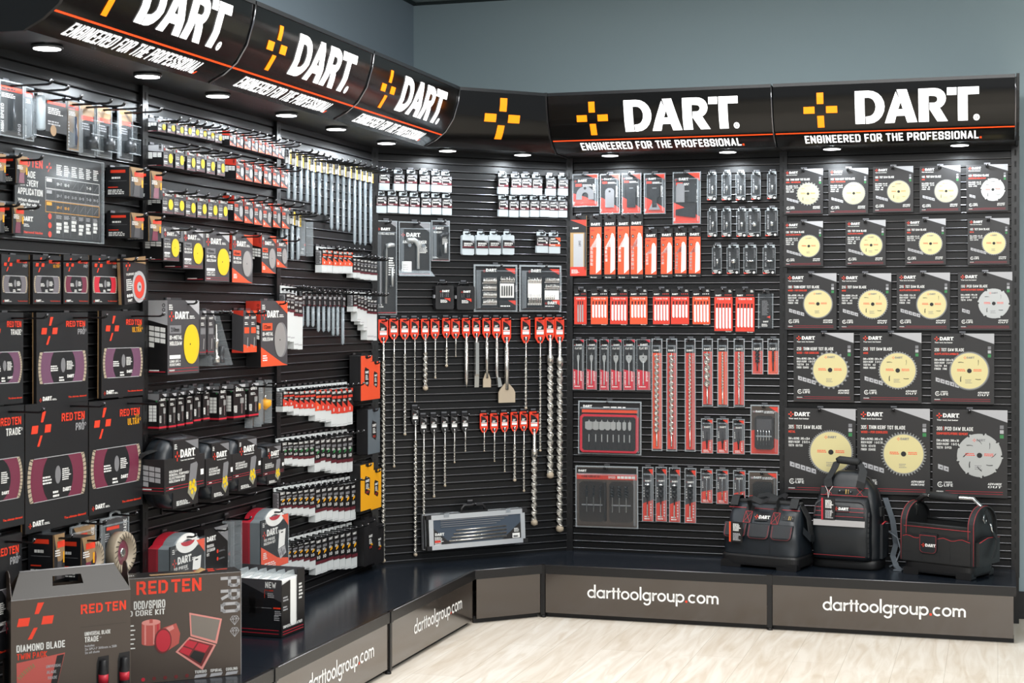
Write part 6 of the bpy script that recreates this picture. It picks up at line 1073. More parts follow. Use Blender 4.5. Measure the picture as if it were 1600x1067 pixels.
def dbox(w, h, dep, v):
    b = card(w, h, dep, 'bladek'); b.face = lambda x, y, e: (x, -dep - e, y); t = -w / 2; b.pl([(t, h), (w / 2, h), (w / 2, h * .5), (-w * .1, h * .3)], 'tan'); b.rc(t + w * .3, h * .70, w / 2, h * .84, 'rred', .0008); b.li(t + w * .08, h * .52, w * .6, h * .16, 3, 'w', .001); b.rc(w * .34, h * .35, w * .46, h * .6, 'amber', .001); b.pl([(t + w * .2, .002), (w * .2, .002), (w * .2, h * .4), (t + w * .3, h * .4)], 'window' if v else 'grey', .0006)
    leftface(b, w, dep); b.rc(dep * .2, h * .80, dep * .8, h * .90, 'rred'); b.li(dep * .25, h * .6, dep * .5, h * .12, 1, 'w'); b.rc(dep * .12, h * .52, dep * .85, h * .53, 'mgrey'); b.li(dep * .1, h * .08, dep * .8, h * .18, 3, 'w'); b.rc(dep * .1, h * .3, dep * .5, h * .33, 'rred'); b.rc(dep * .96, 0, dep, h, 'tan', .0003)
    g = MB(); g.box(-w * .4, w * .4, -dep * .5 - .001, -dep * .5, h, h + .01, 'clear')
    return [('carton', b.mesh('carton')), ('hang_tab', g.mesh('hang_tab'))]
dr = lambda bx, rd, dep, ds, hk=.06: row(LL, bx, dep, dbox, 'tile_cutter_box', 'tile cutter box', ds, rd, 'small black cutter boxes', own=True, var=[i % 2 for i in range(len(bx))], hk=hk, back=.006, jit=.02)
dr([(-8, 240, 9, 284), (25, 244, 43, 287)], 'upper pair left of the board', .05, 'small black box with red band')
dr([(-12, 316, 7, 363), (20, 320, 37, 365)], 'lower pair left of the board', .05, 'small black box with red band')
dr([(203, 262, 224, 308), (236, 268, 253, 311)], 'upper pair right of the board', .085, 'small black box with tan corner', .03)
dr([(204, 333, 224, 372), (234, 338, 252, 377)], 'lower pair right of the board', .085, 'small black box with tan corner', .03)
dr([(85, 834, 101, 905), (127, 838, 148, 905)], 'pair above the handled carton', .085, 'small black box with red lettering', .04)
def cup(w, h, dep, v):
    b = MB(); b.box(-w / 2 + .004, w / 2 - .004, -.004, -.001, .004, h * .90, 'bladek'); frontface(b, .004); b.pl([(-w * .4, h * .9), (w * .45, h * .9), (w * .45, h * .55), (-w * .1, h * .62)], 'grey' if v else 'tan'); b.rc(-w * .3, h * .72, w * .15, h * .77, 'rred', .0008); b.tx('TRADE', w * .42, h * .58, w * .12, 'w', h * .26, vert=True, e=.001); b.li(-w * .35, h * .55, w * .2, h * .14, 4, 'lgrey', .001)
    k = MB(); R = w * .40; k.lathe_y([(R * .45, -.006), (R * .98, -.010), (R, -dep * .75), (R * .96, -dep * .85), (R * .70, -dep * .85), (R * .66, -dep * .55), (R * .35, -dep * .5), (R * .2, -dep * .5)], 'seg', 28, (0, h * .36)); k.lathe_y([(R * .60, -dep * .54), (R * .56, -dep * .60), (R * .2, -dep * .62)], 'window', 20, (0, h * .36)); k.lathe_y([(R * .22, -dep * .6), (R * .22, -dep * .68), (R * .12, -dep * .68)], 'chrome', 12, (0, h * .36))
    k.face = lambda x, y, e: (x, -dep * .85 - e, y)
    for i in range(22): a = 2 * PI * i / 22; k.pl([(R * .70 * math.cos(a), h * .36 + R * .70 * math.sin(a)), (R * .96 * math.cos(a + .14), h * .36 + R * .96 * math.sin(a + .14)), (R * .96 * math.cos(a + .19), h * .36 + R * .96 * math.sin(a + .19)), (R * .70 * math.cos(a + .06), h * .36 + R * .70 * math.sin(a + .06))], 'dark', .0006)
    g = MB(); g.tube([(-w * .18, -.004, h * .88), (-w * .15, -.004, h * .97), (0, -.004, h), (w * .15, -.004, h * .97), (w * .18, -.004, h * .88)], .0045, 'rim', 8)
    return [('insert_card', b.mesh('insert_card')), ('cup_wheel', k.mesh('cup_wheel')), ('blister_shell', shell(w, h * .92, .012, .006)), ('hang_loop', g.mesh('hang_loop'))]
row(LL, [(131, 812, 171, 908), (178, 799, 221, 900)], .05, cup, 'cup_wheel_blister', 'grinding wheel', None, 'pair under the yellow-lettered pack', 'cup wheel blisters', own=True, var=[0, 1], descs=['clear blister with toothed cup wheel', 'clear blister with segmented cup wheel'], hk=.03, back=.01)
# ------------------------------------------------------------------ cartons standing on the left shelf
def stand(name, label, cat, px, py, ang, w, parts, d=0, corner='r'):
    """stand a thing on the shelf with the front right (or left) foot at a measured point"""
    x, y = shelfpt(px, py); R = Vector((math.cos(ang), math.sin(ang))); B = Vector((-math.sin(ang), math.cos(ang)))
    c = Vector((x, y)) - R * (w / 2) + B * d
    return spawn(name, label, cat, None, (c.x, c.y, ZS + .0005), ang, parts)
def corekit():
    w, h, d = .43, .3175, .085; b = card(w, h, d, 'brown'); R = w / 2
    X = lambda x: R - (1395 - x) / 1907
    Y = lambda x, y: h - (y - (415 + (1395 - x) * .075)) / 1890
    b.redten(X(785), Y(785, 556), .040, .197, 'rred'); b.tx('PRO', X(1272), .304, .060, 'lgrey', .111, vert='d', bold=.02)
    b.tx('DRY', X(770) - .055, .223, .025, 'w', .04, bold=.04); b.tx('DCD/SPIRO', X(770), .2235, .025, 'w', .094, bold=.04); b.tx('DIAMOND CORE KIT', X(948), .204, .0165, 'w', .185, al='r', bold=.02)
    for i in range(6): b.rc(X(770) - .05, .174 - .0135 * i, X(770) + (.004 if i % 2 else 0), .1775 - .0135 * i, 'w')
    # printed picture of two core drills and their case
    cx, cy = X(868), .150
    b.rc(cx - .028, cy - .030, cx + .028, cy + .032, 'redp'); b.dc(cx, cy - .030, .028, 'redp', .0006, .008); b.dc(cx, cy + .032, .028, 'redl', .0010, .009); b.rc(cx - .005, cy + .030, cx + .005, cy + .042, 'redp', .0012)
    for k, m in ((-.020, 'redl'), (.006, 'redl'), (.018, 'crim')): b.rc(cx + k, cy - .034, cx + k + .005, cy + .026, m, .0008)
    qx, qy = X(955), .122
    b.pl([(qx - .012, qy + .040), (qx + .030, qy + .052), (qx + .042, qy + .02), (qx + .038, qy - .010), (qx - .004, qy - .034)], 'redp', .0012); b.pl([(qx + .0, qy + .040), (qx + .020, qy + .047), (qx + .024, qy + .036), (qx + .004, qy + .026)], 'redl', .0014); b.dc(qx - .010, qy + .002, .026, 'redd', .0016, .038); b.dc(qx - .009, qy + .002, .022, 'crim', .0018, .033)
    lid = [(1088, 655), (1280, 690), (1250, 835), (1095, 790)]; bs = [(1088, 795), (1245, 840), (1165, 985), (1008, 880)]
    mp = lambda P, k=1, c=None: [(X(x), Y(x, y)) for x, y in P]
    b.pl(mp(lid), 'redl', .0008); b.pl(mp([(1097, 667), (1268, 697), (1240, 818), (1103, 780)]), 'lidgrey', .0011); b.pl(mp(bs), 'redl', .0009); b.pl(mp([(1090, 806), (1230, 843), (1160, 966), (1024, 878)]), 'redd', .0012)
    for P in ([(1080, 812), (1135, 826), (1110, 862), (1055, 842)], [(1142, 828), (1205, 845), (1180, 885), (1118, 866)], [(1050, 850), (1105, 868), (1085, 902), (1030, 880)]): b.pl(mp(P), 'crim', .0015)
    b.pl(mp([(1115, 872), (1180, 890), (1155, 950), (1090, 908)]), 'dark', .0015)
    for zy in (700, 768):
        gx, gy = X(1355), Y(1355, zy); r = .014
        P = [(-1, .3), (-.55, 1), (.55, 1), (1, .3), (0, -1)]
        def seg(a, c):
            a = Vector((gx + a[0] * r, gy + a[1] * r)); c = Vector((gx + c[0] * r, gy + c[1] * r)); n = (c - a).normalized(); n = Vector((-n.y, n.x)) * .0007; b.pl([tuple(a - n), tuple(c - n), tuple(c + n), tuple(a + n)], 'lgrey', .0008)
        for a, c in zip(P, P[1:] + P[:1]): seg(a, c)
        seg(P[0], P[3]); seg((-.4, .3), P[4]); seg((.4, .3), P[4]); seg((-.4, .3), (-.55, 1)); seg((.4, .3), (.55, 1)); seg((-.4, .3), (0, 1)); seg((.4, .3), (0, 1))
    for i, t in enumerate(('TURBO', 'SPIRAL', 'COOLING')):
        x0 = R - .144 + .048 * i; b.tx(t, x0, .016, .009, 'w', .036, bold=.03); b.pl([(x0 - .002, .002), (x0 + .034, .004), (x0 + .038, .013), (x0 + .002, .012)], 'lgrey')
    for i in range(5): b.dc(R - .30 + .033 * i, .012, .006, 'redd' if i else 'crim', .0008, n=8)
    b.rc(-R, h - .0015, R, h - .0005, 'lgrey', .0006); b.rc(R - .0012, 0, R, h, 'lgrey', .0006)
    t = MB(); t.box(-R, R, -d, 0, h, h + .0015, 'dark'); t.face = lambda x, y, e: (x, -d + y, h + .0015 + e)
    t.rc(-.06, .012, .085, .04, 'tan', .0006); t.rc(R - .135, .05, R - .10, .06, 'rred', .0006); t.rc(R - .065, .05, R - .03, .06, 'rred', .0006); t.rc(R - .095, .03, R - .075, .045, 'rred', .0006); t.rc(R - .09, .062, R - .07, .078, 'rred', .0006); t.tx('DIAMOND', -R + .03, .03, .014, 'w', .08, e=.0006)
    t.add([(.085, -d + .01, h + .002), (.11, -d + .02, h + .010), (.10, -d + .05, h + .012), (.08, -d + .045, h + .002)], [(0, 1, 2, 3)], 'kraft')
    stand('core_drill_carton', 'large brown carton picturing red core drills and a case, standing on the shelf', 'carton', 377, 1054, math.radians(24), w, [('carton', b.mesh('carton')), ('top_flap', t.mesh('top_flap'))], d)
mat('redp', '#b8534c', .4); mat('redl', '#d98d85', .4); mat('redd', '#6d2325', .45); mat('lidgrey', '#7c746c', .5); mat('brownl', '#302b27', .4)
corekit()
def twinpack():
    w, h, d = .338, .33, .075; R = w / 2; b = card(w, h, d, 'brown')
    X = lambda x: -R + (x - 75) / 2012
    b.plus(X(210), .268, .098, 'rred', skew=True); b.redten(X(465), .273, .0265, .131, 'rred'); b.tx('DIAMOND BLADE', X(105), .187, .0195, 'w', .134, bold=.03); b.tx('TWIN PACK', X(107), .166, .017, 'rred', .083, bold=.02)
    b.rc(X(465), .236, X(730), .2368, 'brownl'); b.tx('UNIVERSAL BLADE', X(487), .211, .011, 'w', .074, bold=.03); b.tx('TRADE', X(487), .193, .015, 'w', .040, bold=.03); b.rg(X(578), .203, .002, .003, 'lgrey', n=4)
    for i, s in enumerate(('Includes:', '2x SPU-7 300mm x 20B', '2x oil shots')): b.tx(s, X(488), .180 - .0095 * i, .0065, 'lgrey', (.028, .092, .042)[i])
    b.rc(-R, h - .0015, R, h - .0003, 'lgrey', .0006)
    win = [(X(110), .02), (X(300), .02), (X(375), .172), (X(105), .158)]; b.pl(win, 'redp', .0006)
    cx, cy, r = X(330), .02, .148
    for i in range(24):
        a = PI * .52 + i * .05; q = [(cx + rr * math.cos(t), cy + rr * math.sin(t)) for rr, t in ((r * .92, a), (r, a), (r, a + .03), (r * .92, a + .03))]
        if all(X(104) < p[0] < X(300) and .02 < p[1] < .155 for p in q): b.pl(q, 'tan', .0010)
    b.pl([(X(262), .02), (X(300), .02), (X(370), .168), (X(330), .166)], 'dark', .0009)
    for i, s in enumerate(('UNIVERSAL', 'BLADE', 'TRADE')): b.tx(s, X(268) + .002 * i, .135 - .016 * i, .008, 'lgrey', (.042, .026, .026)[i], slant=.1, e=.0012)
    for i, x0 in enumerate((555, 678)):
        b.pl([(X(x0), .0), (X(x0 + 72), .0), (X(x0 + 72), .150 + .004 * i), (X(x0 + 10), .148 + .004 * i), (X(x0), .130)], 'k', .0006)
    side = MB(); side.face = lambda x, y, e: (-R - e, -x, y); side.rc(d * .2, .02, d * .8, .3, 'dark'); side.plus(d * .5, .25, .03, 'crim', .001)
    # gable: sloping front panel with a hand hole, rear panel, round ears at both ends
    g = MB(); zr, yr = h + .070, -d * .5; i = .035
    F_ = lambda u, v: (-(R - i * v) + 2 * (R - i * v) * u, -d + (yr + d) * v, h + .070 * v)
    us, vs = (0, .34, .62, 1), (0, .38, .74, 1)
    for a in range(3):
        for c in range(3):
            if (a, c) == (1, 1): continue
            q = [F_(us[a], vs[c]), F_(us[a + 1], vs[c]), F_(us[a + 1], vs[c + 1]), F_(us[a], vs[c + 1])]
            g.add(q + [(x, -d - y if 0 else (y + .0015), z) for x, y, z in q], [(0, 1, 2, 3), (7, 6, 5, 4)], 'brownl')
            q2 = [(x, -d - y, z) for x, y, z in q]; g.add(q2, [(3, 2, 1, 0)], 'brown')
    g.tube([F_(0, 1), F_(1, 1)], .002, 'lgrey', 6)
    ears = []
    for sx in (-1, 1):
        em_ = MB(); ears.append(em_)
        P = [(-d, h), (0, h), (-d * .22, h + .045)] + arc(-d * .5, h + .050, d * .28, .026, 0, PI, 8) + [(-d * .78, h + .045)]; x = sx * (R - .001)
        n = len(P); em_.add([(x, y, z) for y, z in P] + [(x - sx * .002, y, z) for y, z in P], [tuple(range(n)), tuple(range(2 * n - 1, n - 1, -1))] + [(k, (k + 1) % n, (k + 1) % n + n, k + n) for k in range(n)], 'brown')
    stand('blade_twin_carton', 'brown handled carton for two diamond blades, frontmost at lower left', 'carton', 204, 1102, math.radians(34), w, [('carton', b.mesh('carton')), ('side_print', side.mesh('side_print')), ('gable_handle', g.mesh('gable_handle')), ] + [('ear', q.mesh('ear')) for q in ears], d)
    return X, d
tX, tD = twinpack()
x_, y_ = shelfpt(204, 1102); a_ = math.radians(34); Rv = Vector((math.cos(a_), math.sin(a_))); Bv = Vector((-math.sin(a_), math.cos(a_))); bt = MB(); bt.lathe([(.012, .002), (.0135, .006), (.0135, .105), (.010, .118), (.010, .135), (.007, .138)], 'k', 14); bl = MB(); bl.lathe([(.0138, .075), (.0138, .098)], 'crim', 14); bl.lathe([(.0138, .03), (.0138, .06)], 'crim', 14); bm, lm_ = bt.mesh('bottle'), bl.mesh('label_band')
for x0, l_ in ((591, 'left of two small black oil bottles in the handled carton windows'), (714, 'right of two small black oil bottles in the handled carton windows')):
    p_ = Vector((x_, y_)) - Rv * (.338 / 2) + Rv * tX(x0) + Bv * -.006; spawn('oil_bottle', l_, 'bottle', 'oil bottles', (p_.x, p_.y, ZS + .002), a_, [('bottle', bm), ('label_band', lm_)])
def displaybox():
    w, h, d = .25, .198, .172; R = w / 2; b = MB(); b.box(-R, R, -d, -d + .003, 0, h, 'bladek'); b.box(-R, R, -.003, 0, 0, h * 1.1, 'grey'); b.box(-R, -R + .003, -d, 0, 0, h, 'bladek'); b.box(-R, R, -d, 0, 0, .003, 'dark')
    b.face = lambda x, y, e: (x, -d - e, y)
    b.pl([(-R * .5, h), (R, h), (R, h * .62)], 'grey'); b.tx('NEW', R - .062, h * .855, .021, 'w', .042, bold=.03)
    b.rc(R - .125, h * .34, R - .10, h * .78, 'dark', .0004); b.rc(-R * .4, h * .40, R * .40, h * .66, 'dark', .0004)
    for x, z in ((.58, .80), (.80, .50)): b.rc(R * x - .006, h * z, R * x + .022, h * z + .005, 'rred'); b.li(R * x, h * z - .022, .03, .018, 3, 'lgrey')
    b.rc(R * .48, h * .68, R * .49, h * .81, 'rred'); b.rc(R * .48, h * .815, R * .56, h * .822, 'rred')
    b.li(R * .78, h * .30, .025, .02, 3, 'lgrey'); b.rc(-R * .9, .024, R * .92, .026, 'crim'); b.rc(-R * .9, .012, R * .92, .014, 'crim'); b.rc(-R * .3, h * .505, R * .7, h * .51, 'lgrey')
    e = MB()
    def xq(y0, y1, z0, z1, m='dark'): e.box(R - .003, R, y0, y1, z0, z1, m)
    s0, s1 = -d * .62, -d * .30
    e.prism([(-d, 0), (0, 0), (0, h * 1.1), (s1, h * 1.1), (s1, .045)] + arc((s0 + s1) / 2, .045, (s1 - s0) / 2, .016, 0, -PI, 8) + [(s0, .045), (s0, h * .96), (-d, h * .90)], R - .003, R, 'dark')
    e.v = [(y, x, z) for x, y, z in e.v]
    e.face = lambda x, y, ee: (R + ee, -d + x, y)
    e.li(.012, h * .62, .045, .02, 2, 'lgrey'); e.li(.012, h * .46, .04, .018, 2, 'lgrey'); e.tx('UNIVERSAL BREATHER', .012, .03, .010, 'w', .14, bold=.03); e.rc(.01, .018, d - .01, .020, 'crim'); e.rc(.01, .009, d - .01, .011, 'crim'); e.li(d - .045, h * .58, .03, h * .3, 5, 'w')
    t = stand('display_carton', 'open-topped black display carton holding white plastic packs, behind the large cartons', 'carton', 439.6, 997.5, math.radians(-20), w, [('carton', b.mesh('carton')), ('end_panel', e.mesh('end_panel'))], d)
    p = MB(); p.box(-.0165, .0165, -d * .42, d * .36, 0, h * .96, 'w', .002); f = MB(); f.add([(-.012, -d * .38, h * .96), (.0, -d * .38, h * .96), (.0, d * .3, h * .96), (-.012, d * .3, h * .96), (.008, -d * .1, h * 1.09), (.012, d * .12, h * 1.09)], [(0, 1, 4), (1, 2, 5, 4), (2, 3, 5), (3, 0, 4, 5)], 'frost'); pm_, fm_ = p.mesh('tray'), f.mesh('fin')
    for i in range(6): q = t.matrix_basis @ Vector((R - .022 - .036 * i, -d * .48, .0035)); spawn('plastic_pack', f'white plastic pack with clear fin, {ORD[i]} from right in the display carton', 'pack', 'white packs in the display carton', tuple(q), t.rotation_euler.z, [('tray', pm_), ('fin', fm_)])
displaybox()
# ------------------------------------------------------------------ bags on the right shelf
def ring(w, d, z, p=5, n=40, y0=0, x0=0):
    return [(x0 + math.copysign(abs(math.cos(a)) ** (2 / p), math.cos(a)) * w / 2, y0 + math.copysign(abs(math.sin(a)) ** (2 / p), math.sin(a)) * d / 2, z) for a in [2 * PI * i / n for i in range(n)]]
def lerp(tab, z):
    for (a, q), (c, r_) in zip(tab, tab[1:]):
        if z <= c: return q + (r_ - q) * max(0, (z - a)) / (c - a)
    return tab[-1][1]
def surf(tab, yc=0, z1=.5, n=26):
    """print surface that follows the front of a bag; tab = half depth by height"""
    q = MB(); q.bands = [z1 * i / n for i in range(n + 1)]; q.face = lambda x, y, e: (x, yc - lerp(tab, y) - e, y); return q
def panel(q, pts, m, e=.006, trim=None):
    q.pl(pts, m, e)
    for (x0, y0), (x1, y1) in zip(pts, pts[1:] + pts[:1]): q.add([q.face(x0, y0, 0), q.face(x1, y1, 0), q.face(x1, y1, e), q.face(x0, y0, e)], [(0, 1, 2, 3)], m)
    if trim:
        c = (sum(p[0] for p in pts) / len(pts), sum(p[1] for p in pts) / len(pts)); k = .90
        I = [(c[0] + (x - c[0]) * k, c[1] + (y - c[1]) * k) for x, y in pts]; J = [(c[0] + (x - c[0]) * (k - .025), c[1] + (y - c[1]) * (k - .025)) for x, y in pts]
        for i in range(len(pts)):
            j = (i + 1) % len(pts)
            if i == trim[1]: continue
            q.pl([I[i], I[j], J[j], J[i]], trim[0], e + .0008)
def flap(x0, x1, z0, z1, r=.018): return [(x0, z1), (x0, z0 + r)] + arc(x0 + r, z0 + r, r, r, PI, 1.5 * PI, 4)[1:] + arc(x1 - r, z0 + r, r, r, 1.5 * PI, 2 * PI, 4) + [(x1, z1)]
def wrinkle(b, amt, seed, z0=.06, z1=.5):
    from mathutils import noise
    out = []
    for x, y, z in b.v:
        n = noise.noise(Vector((x * 22 + seed, y * 22, z * 14))) * amt * (1 if z0 < z < z1 else 0); out.append((x + n * .6, y + n, z))
    b.v = out
def buckle(q, x, z, s): q.rc(x - s, z - s * .35, x + s, z + s * .35, 'k', .004); q.rc(x + s * .05, z - s * .3, x + s * .2, z + s * .3, 'brass', .006); q.rc(x + s * .4, z - s * .3, x + s * .5, z + s * .3, 'brass', .006); q.dc(x - s * .75, z + s * .1, s * .1, 'chrome', .006, n=8); q.dc(x + s * .78, z, s * .1, 'chrome', .006, n=8)
def tag(b, w, h, m='dark', bar=True):
    b.box(-w / 2, w / 2, -.004, 0, -h, 0, m); b.face = lambda x, y, e: (x, -.004 - e, y); b.rc(-w / 2, -h, -w / 2 + w * .13, 0, 'orange' if bar else 'crim'); b.li(-w * .2, -h * .45, w * .6, h * .38, 6, 'w', gap=.3); b.li(-w * .2, -h * .92, w * .6, h * .38, 6, 'lgrey', gap=.3, seed=5); return b
def openbag():
    w, d, h = .36, .235, .285; T = [(0, d / 2), (.05, d / 2), (.06, d * .485), (.14, d * .46), (.20, d * .34), (.245, d * .18), (.275, d * .075), (.30, d * .06)]
    base = MB(); base.loft([ring(w * 1.0, d * 1.0, .012, 8), ring(w * 1.01, d * 1.01, .02, 8), ring(w * 1.01, d * 1.01, .05, 8), ring(w * .985, d * .985, .058, 8)], 'rubber', True, False)
    for sx in (-1, 1):
        for sy in (-1, 1): base.box(sx * w * .36 - w * .13, sx * w * .36 + w * .13, sy * d * .40 - d * .10, sy * d * .40 + d * .10, 0, .03, 'rubber', .004)
    body = MB(); zs = [.052 + (.275 - .052) * i / 16 for i in range(17)]; body.loft([ring(w * (.985 - .12 * max(0, (z - .12) / .16)), 2 * lerp(T, z), z, 6, 56) for z in zs], 'fabricb', True, True); wrinkle(body, .007, 3, .07, .25)
    rimm = MB(); rimm.loft([ring(w * .88, d * .17, .268, 4), ring(w * .89, d * .17, .285, 4), ring(w * .87, d * .11, .288, 4)], 'web', True, True)
    q = surf(T, z1=.3)
    pk = MB()
    pk = surf(T, z1=.3)
    for x0, x1 in ((-w * .46, -w * .17), (-w * .15, w * .13), (w * .15, w * .42)): panel(pk, flap(x0, x1, .130, .192), 'fabric', .012, ('stitch', len(flap(0, 1, 0, 1)) - 1))
    for x in (-w * .16, w * .14): q.rc(x - .001, .06, x + .001, .13, 'k', .004)
    q.rc(-w * .47, .252, w * .45, .254, 'stitch', .004); q.rc(-w * .49, .066, w * .49, .067, 'web', .003)
    for x in (-w * .19, w * .17):
        q.rc(x - .020, .19, x + .020, .262, 'web', .004)
        for a, c in (((-.016, .195), (.016, .240)), ((.016, .195), (-.016, .240)), ((-.016, .195), (.016, .195)), ((-.016, .240), (.016, .240)), ((-.016, .195), (-.016, .24)), ((.016, .195), (.016, .24))): A = Vector((x + a[0], a[1])); Cc = Vector((x + c[0], c[1])); n = (Cc - A).normalized(); n = Vector((-n.y, n.x)) * .0008; q.pl([tuple(A - n), tuple(Cc - n), tuple(Cc + n), tuple(A + n)], 'stitch', .0055)
    logo = surf(T, z1=.3); panel(logo, [(-w * .10, .205), (w * .07, .205), (w * .07, .235), (-w * .10, .235)], 'k', .005); logo.plus(-w * .075, .220, .017, 'rred', .0062); logo.dart(-w * .045, .213, .0135, 'w', .0062)
    buckle(q, w * .33, .222, .026)
    hds = []
    for s in (-1, 1):
        hd = MB(); hds.append(hd); hd.strap([(-w * .19, s * .035, .25), (-w * .20, s * .055, .295), (-w * .12, s * .085 + .01, .300), (0, s * .09 + .01, .285), (w * .10, s * .085 + .01, .302), (w * .18, s * .055, .300), (w * .17, s * .035, .25)], (0, .016, .008), .004, 'web')
    ends = MB(); ends.strap([(0, -.045, .262), (0, -.02, .30), (0, .02, .30), (0, .045, .262)], (.018, 0, 0), .004, 'web'); em_ = ends.mesh('rim_loop')
    gus = MB(); gus.strap([(w * .44, 0, .27), (w * .52, 0, .22), (w * .545, 0, .16), (w * .56, .01, .125)], (0, .022, 0), .006, 'web'); gus.strap([(w * .50, -.05, .17), (w * .56, -.02, .135), (w * .57, .02, .13), (w * .52, .06, .12)], (0, .004, .014), .004, 'fabric')
    gus.rc; tg = tag(MB(), .062, .088); tm = tg.mesh('swing_tag')
    return [('base', base.mesh('base')), ('body', body.mesh('body'), [('seams', q.mesh('seams')), ('logo_patch', logo.mesh('logo_patch'))]), ('pocket_flaps', pk.mesh('pocket_flaps')), ('mouth_rim', rimm.mesh('mouth_rim')), *[('carry_handle', q_.mesh('carry_handle')) for q_ in hds], ('rim_loop', em_, None, None, (-w * .40, 0, 0)), ('rim_loop', em_, None, None, (w * .37, 0, 0)), ('side_gusset', gus.mesh('side_gusset')), ('swing_tag', tm, None, 'printed swing tag with orange edge', (-w * .27, -d * .5 - .016, .20))], w
pt, bw = openbag()
def standbag(name, label, cat, px, py, deg, w, parts, d): return stand(name, label, cat, px, py, math.radians(deg), w, parts, d / 2)
standbag('tool_bag', 'wide dark tool bag with three red-stitched pockets, left of the backpack', 'tool bag', 1246, 894, -31, bw, pt, .235)
def backpack():
    w, d, h = .298, .17, .415; T = [(0, d * .50), (.05, d * .52), (.12, d * .53), (.26, d * .46), (.34, d * .36), (.40, d * .22), (.43, d * .1)]
    WT = [(0, w * .97), (.05, w), (.15, w), (.28, w * .93), (.34, w * .84), (.385, w * .62), (.41, w * .40), (.42, w * .30)]
    base = MB(); base.loft([ring(w * .98, d, 0, 5), ring(w * 1.0, d * 1.04, .012, 5), ring(w, d * 1.04, .035, 5), ring(w * .98, d, .042, 5)], 'rubber', True, True)
    body = MB(); body.loft([ring(lerp(WT, z), 2 * lerp(T, z), z, 4, 56) for z in [.036 + (.42 - .036) * i / 20 for i in range(21)]], 'fabric', True, True); wrinkle(body, .006, 9, .06, .36)
    FT = [(0, d * .50 + .008), (.05, d * .52 + .028), (.15, d * .53 + .036), (.24, d * .48 + .034), (.285, d * .45 + .022), (.31, d * .42 + .004)]
    pk = MB(); pk.loft([ring(w * (.86 if z < .24 else .86 - (z - .24) * 1.6), lerp(FT, z) * 2 * .55, z, 5, 48, -lerp(FT, z) * .45, -w * .03) for z in [.045 + (.31 - .045) * i / 14 for i in range(15)]], 'fabric', True, True); wrinkle(pk, .005, 4, .06, .26)
    q = surf(FT, z1=.33); x0, x1 = -w * .42, w * .34
    q.rc(x0, .190, x1, .216, 'reflect', .005)
    for z in (.232, .252, .268): q.rc(x0, z, x1, z + .0015, 'stitch', .005)
    q.rc(x0, .062, x1, .0635, 'stitch', .005)
    zp = surf(FT, z1=.33)
    A = [(x0 + .004, .225), (x0 + .004, .275)] + arc(x0 + .035, .275, .03, .022, PI, PI / 2, 4) + arc(x1 - .035, .275, .03, .022, PI / 2, 0, 4) + [(x1 - .004, .225)]
    for a, c in zip(A, A[1:]): a, c = Vector(a), Vector(c); n = (c - a).normalized(); n = Vector((-n.y, n.x)) * .003; zp.pl([tuple(a - n), tuple(c - n), tuple(c + n), tuple(a + n)], 'k', .006)
    for i in range(9): z = .06 + i * .022; zp.rc(x1 + .012, z, x1 + .018, z + .018, 'web', .001)
    logo = surf(FT, z1=.33); panel(logo, [(-w * .12, .253), (w * .10, .253), (w * .10, .277), (-w * .12, .277)], 'k', .006); logo.plus(-w * .09, .265, .014, 'rred', .0072); logo.dart(-w * .055, .259, .0115, 'w', .0072)
    sm = surf(T, z1=.44); sm.rc(-w * .36, .318, w * .34, .352, 'web', .004); sm.rc(-w * .36, .3515, w * .34, .3535, 'stitch', .005); sm.rc(-w * .36, .317, w * .34, .319, 'stitch', .005); buckle(sm, w * .0, .335, .032)
    for x in (-w * .24, w * .22):
        for a, c in (((-.014, .321), (.014, .349)), ((.014, .321), (-.014, .349))): P = Vector((x + a[0], a[1])); Q = Vector((x + c[0], c[1])); n = (Q - P).normalized(); n = Vector((-n.y, n.x)) * .0008; sm.pl([tuple(P - n), tuple(Q - n), tuple(Q + n), tuple(P + n)], 'stitch', .006)
    hd = MB(); hd.tube([(-.050, -.01, .462), (-.040, -.01, .468), (.040, -.01, .462), (.05, -.01, .456)], [.014, .017, .017, .014], 'web', 12)
    ws = MB(); ws.strap([(-w * .24, -d * .42, .352), (-w * .26, -d * .38, .385), (-w * .20, -d * .15, .43), (-.05, -.012, .462)], (.017, 0, .006), .004, 'web'); ws.strap([(w * .22, -d * .42, .352), (w * .24, -d * .42, .38), (w * .24, -d * .2, .425), (.05, -.012, .458)], (.017, 0, -.006), .004, 'web')
    sp_ = MB(); sp_.tube([(-w * .40, d * .10, .33), (-w * .30, d * .0, .392), (-w * .1, d * .0, .416), (w * .1, d * .0, .416), (w * .30, d * .0, .392), (w * .42, d * .1, .33), (w * .50, d * .10, .22), (w * .51, d * .10, .10)], .006, 'k', 8)
    sd = MB(); sd.prism([(-d * .30, .05), (d * .34, .05), (d * .34, .19), (-d * .26, .20)], w * .495, w * .535, 'fabric'); sd.v = [(y, x, z) for x, y, z in sd.v]; sd.tube([(w * .53, -d * .28, .20), (w * .535, 0, .206), (w * .53, d * .34, .195)], .003, 'stitch', 5); sd.box(w * .46, w * .50, -d * .15, d * .15, .23, .27, 'web')
    st = MB(); st.strap([(w * .46, d * .50, .30), (w * .56, d * .58, .20), (w * .62, d * .50, .10), (w * .60, d * .30, .05), (w * .68, d * .1, .012), (w * .76, -.02, .004)], (.010, .008, 0), .005, 'reflectd'); st.tube([(w * .50, d * .4, .16), (w * .66, d * .35, .13), (w * .72, d * .3, .08), (w * .66, d * .2, .02), (w * .58, d * .1, .008)], .004, 'reflectd', 6); st.box(w * .68, w * .80, -.04, -.015, .001, .005, 'reflectd')
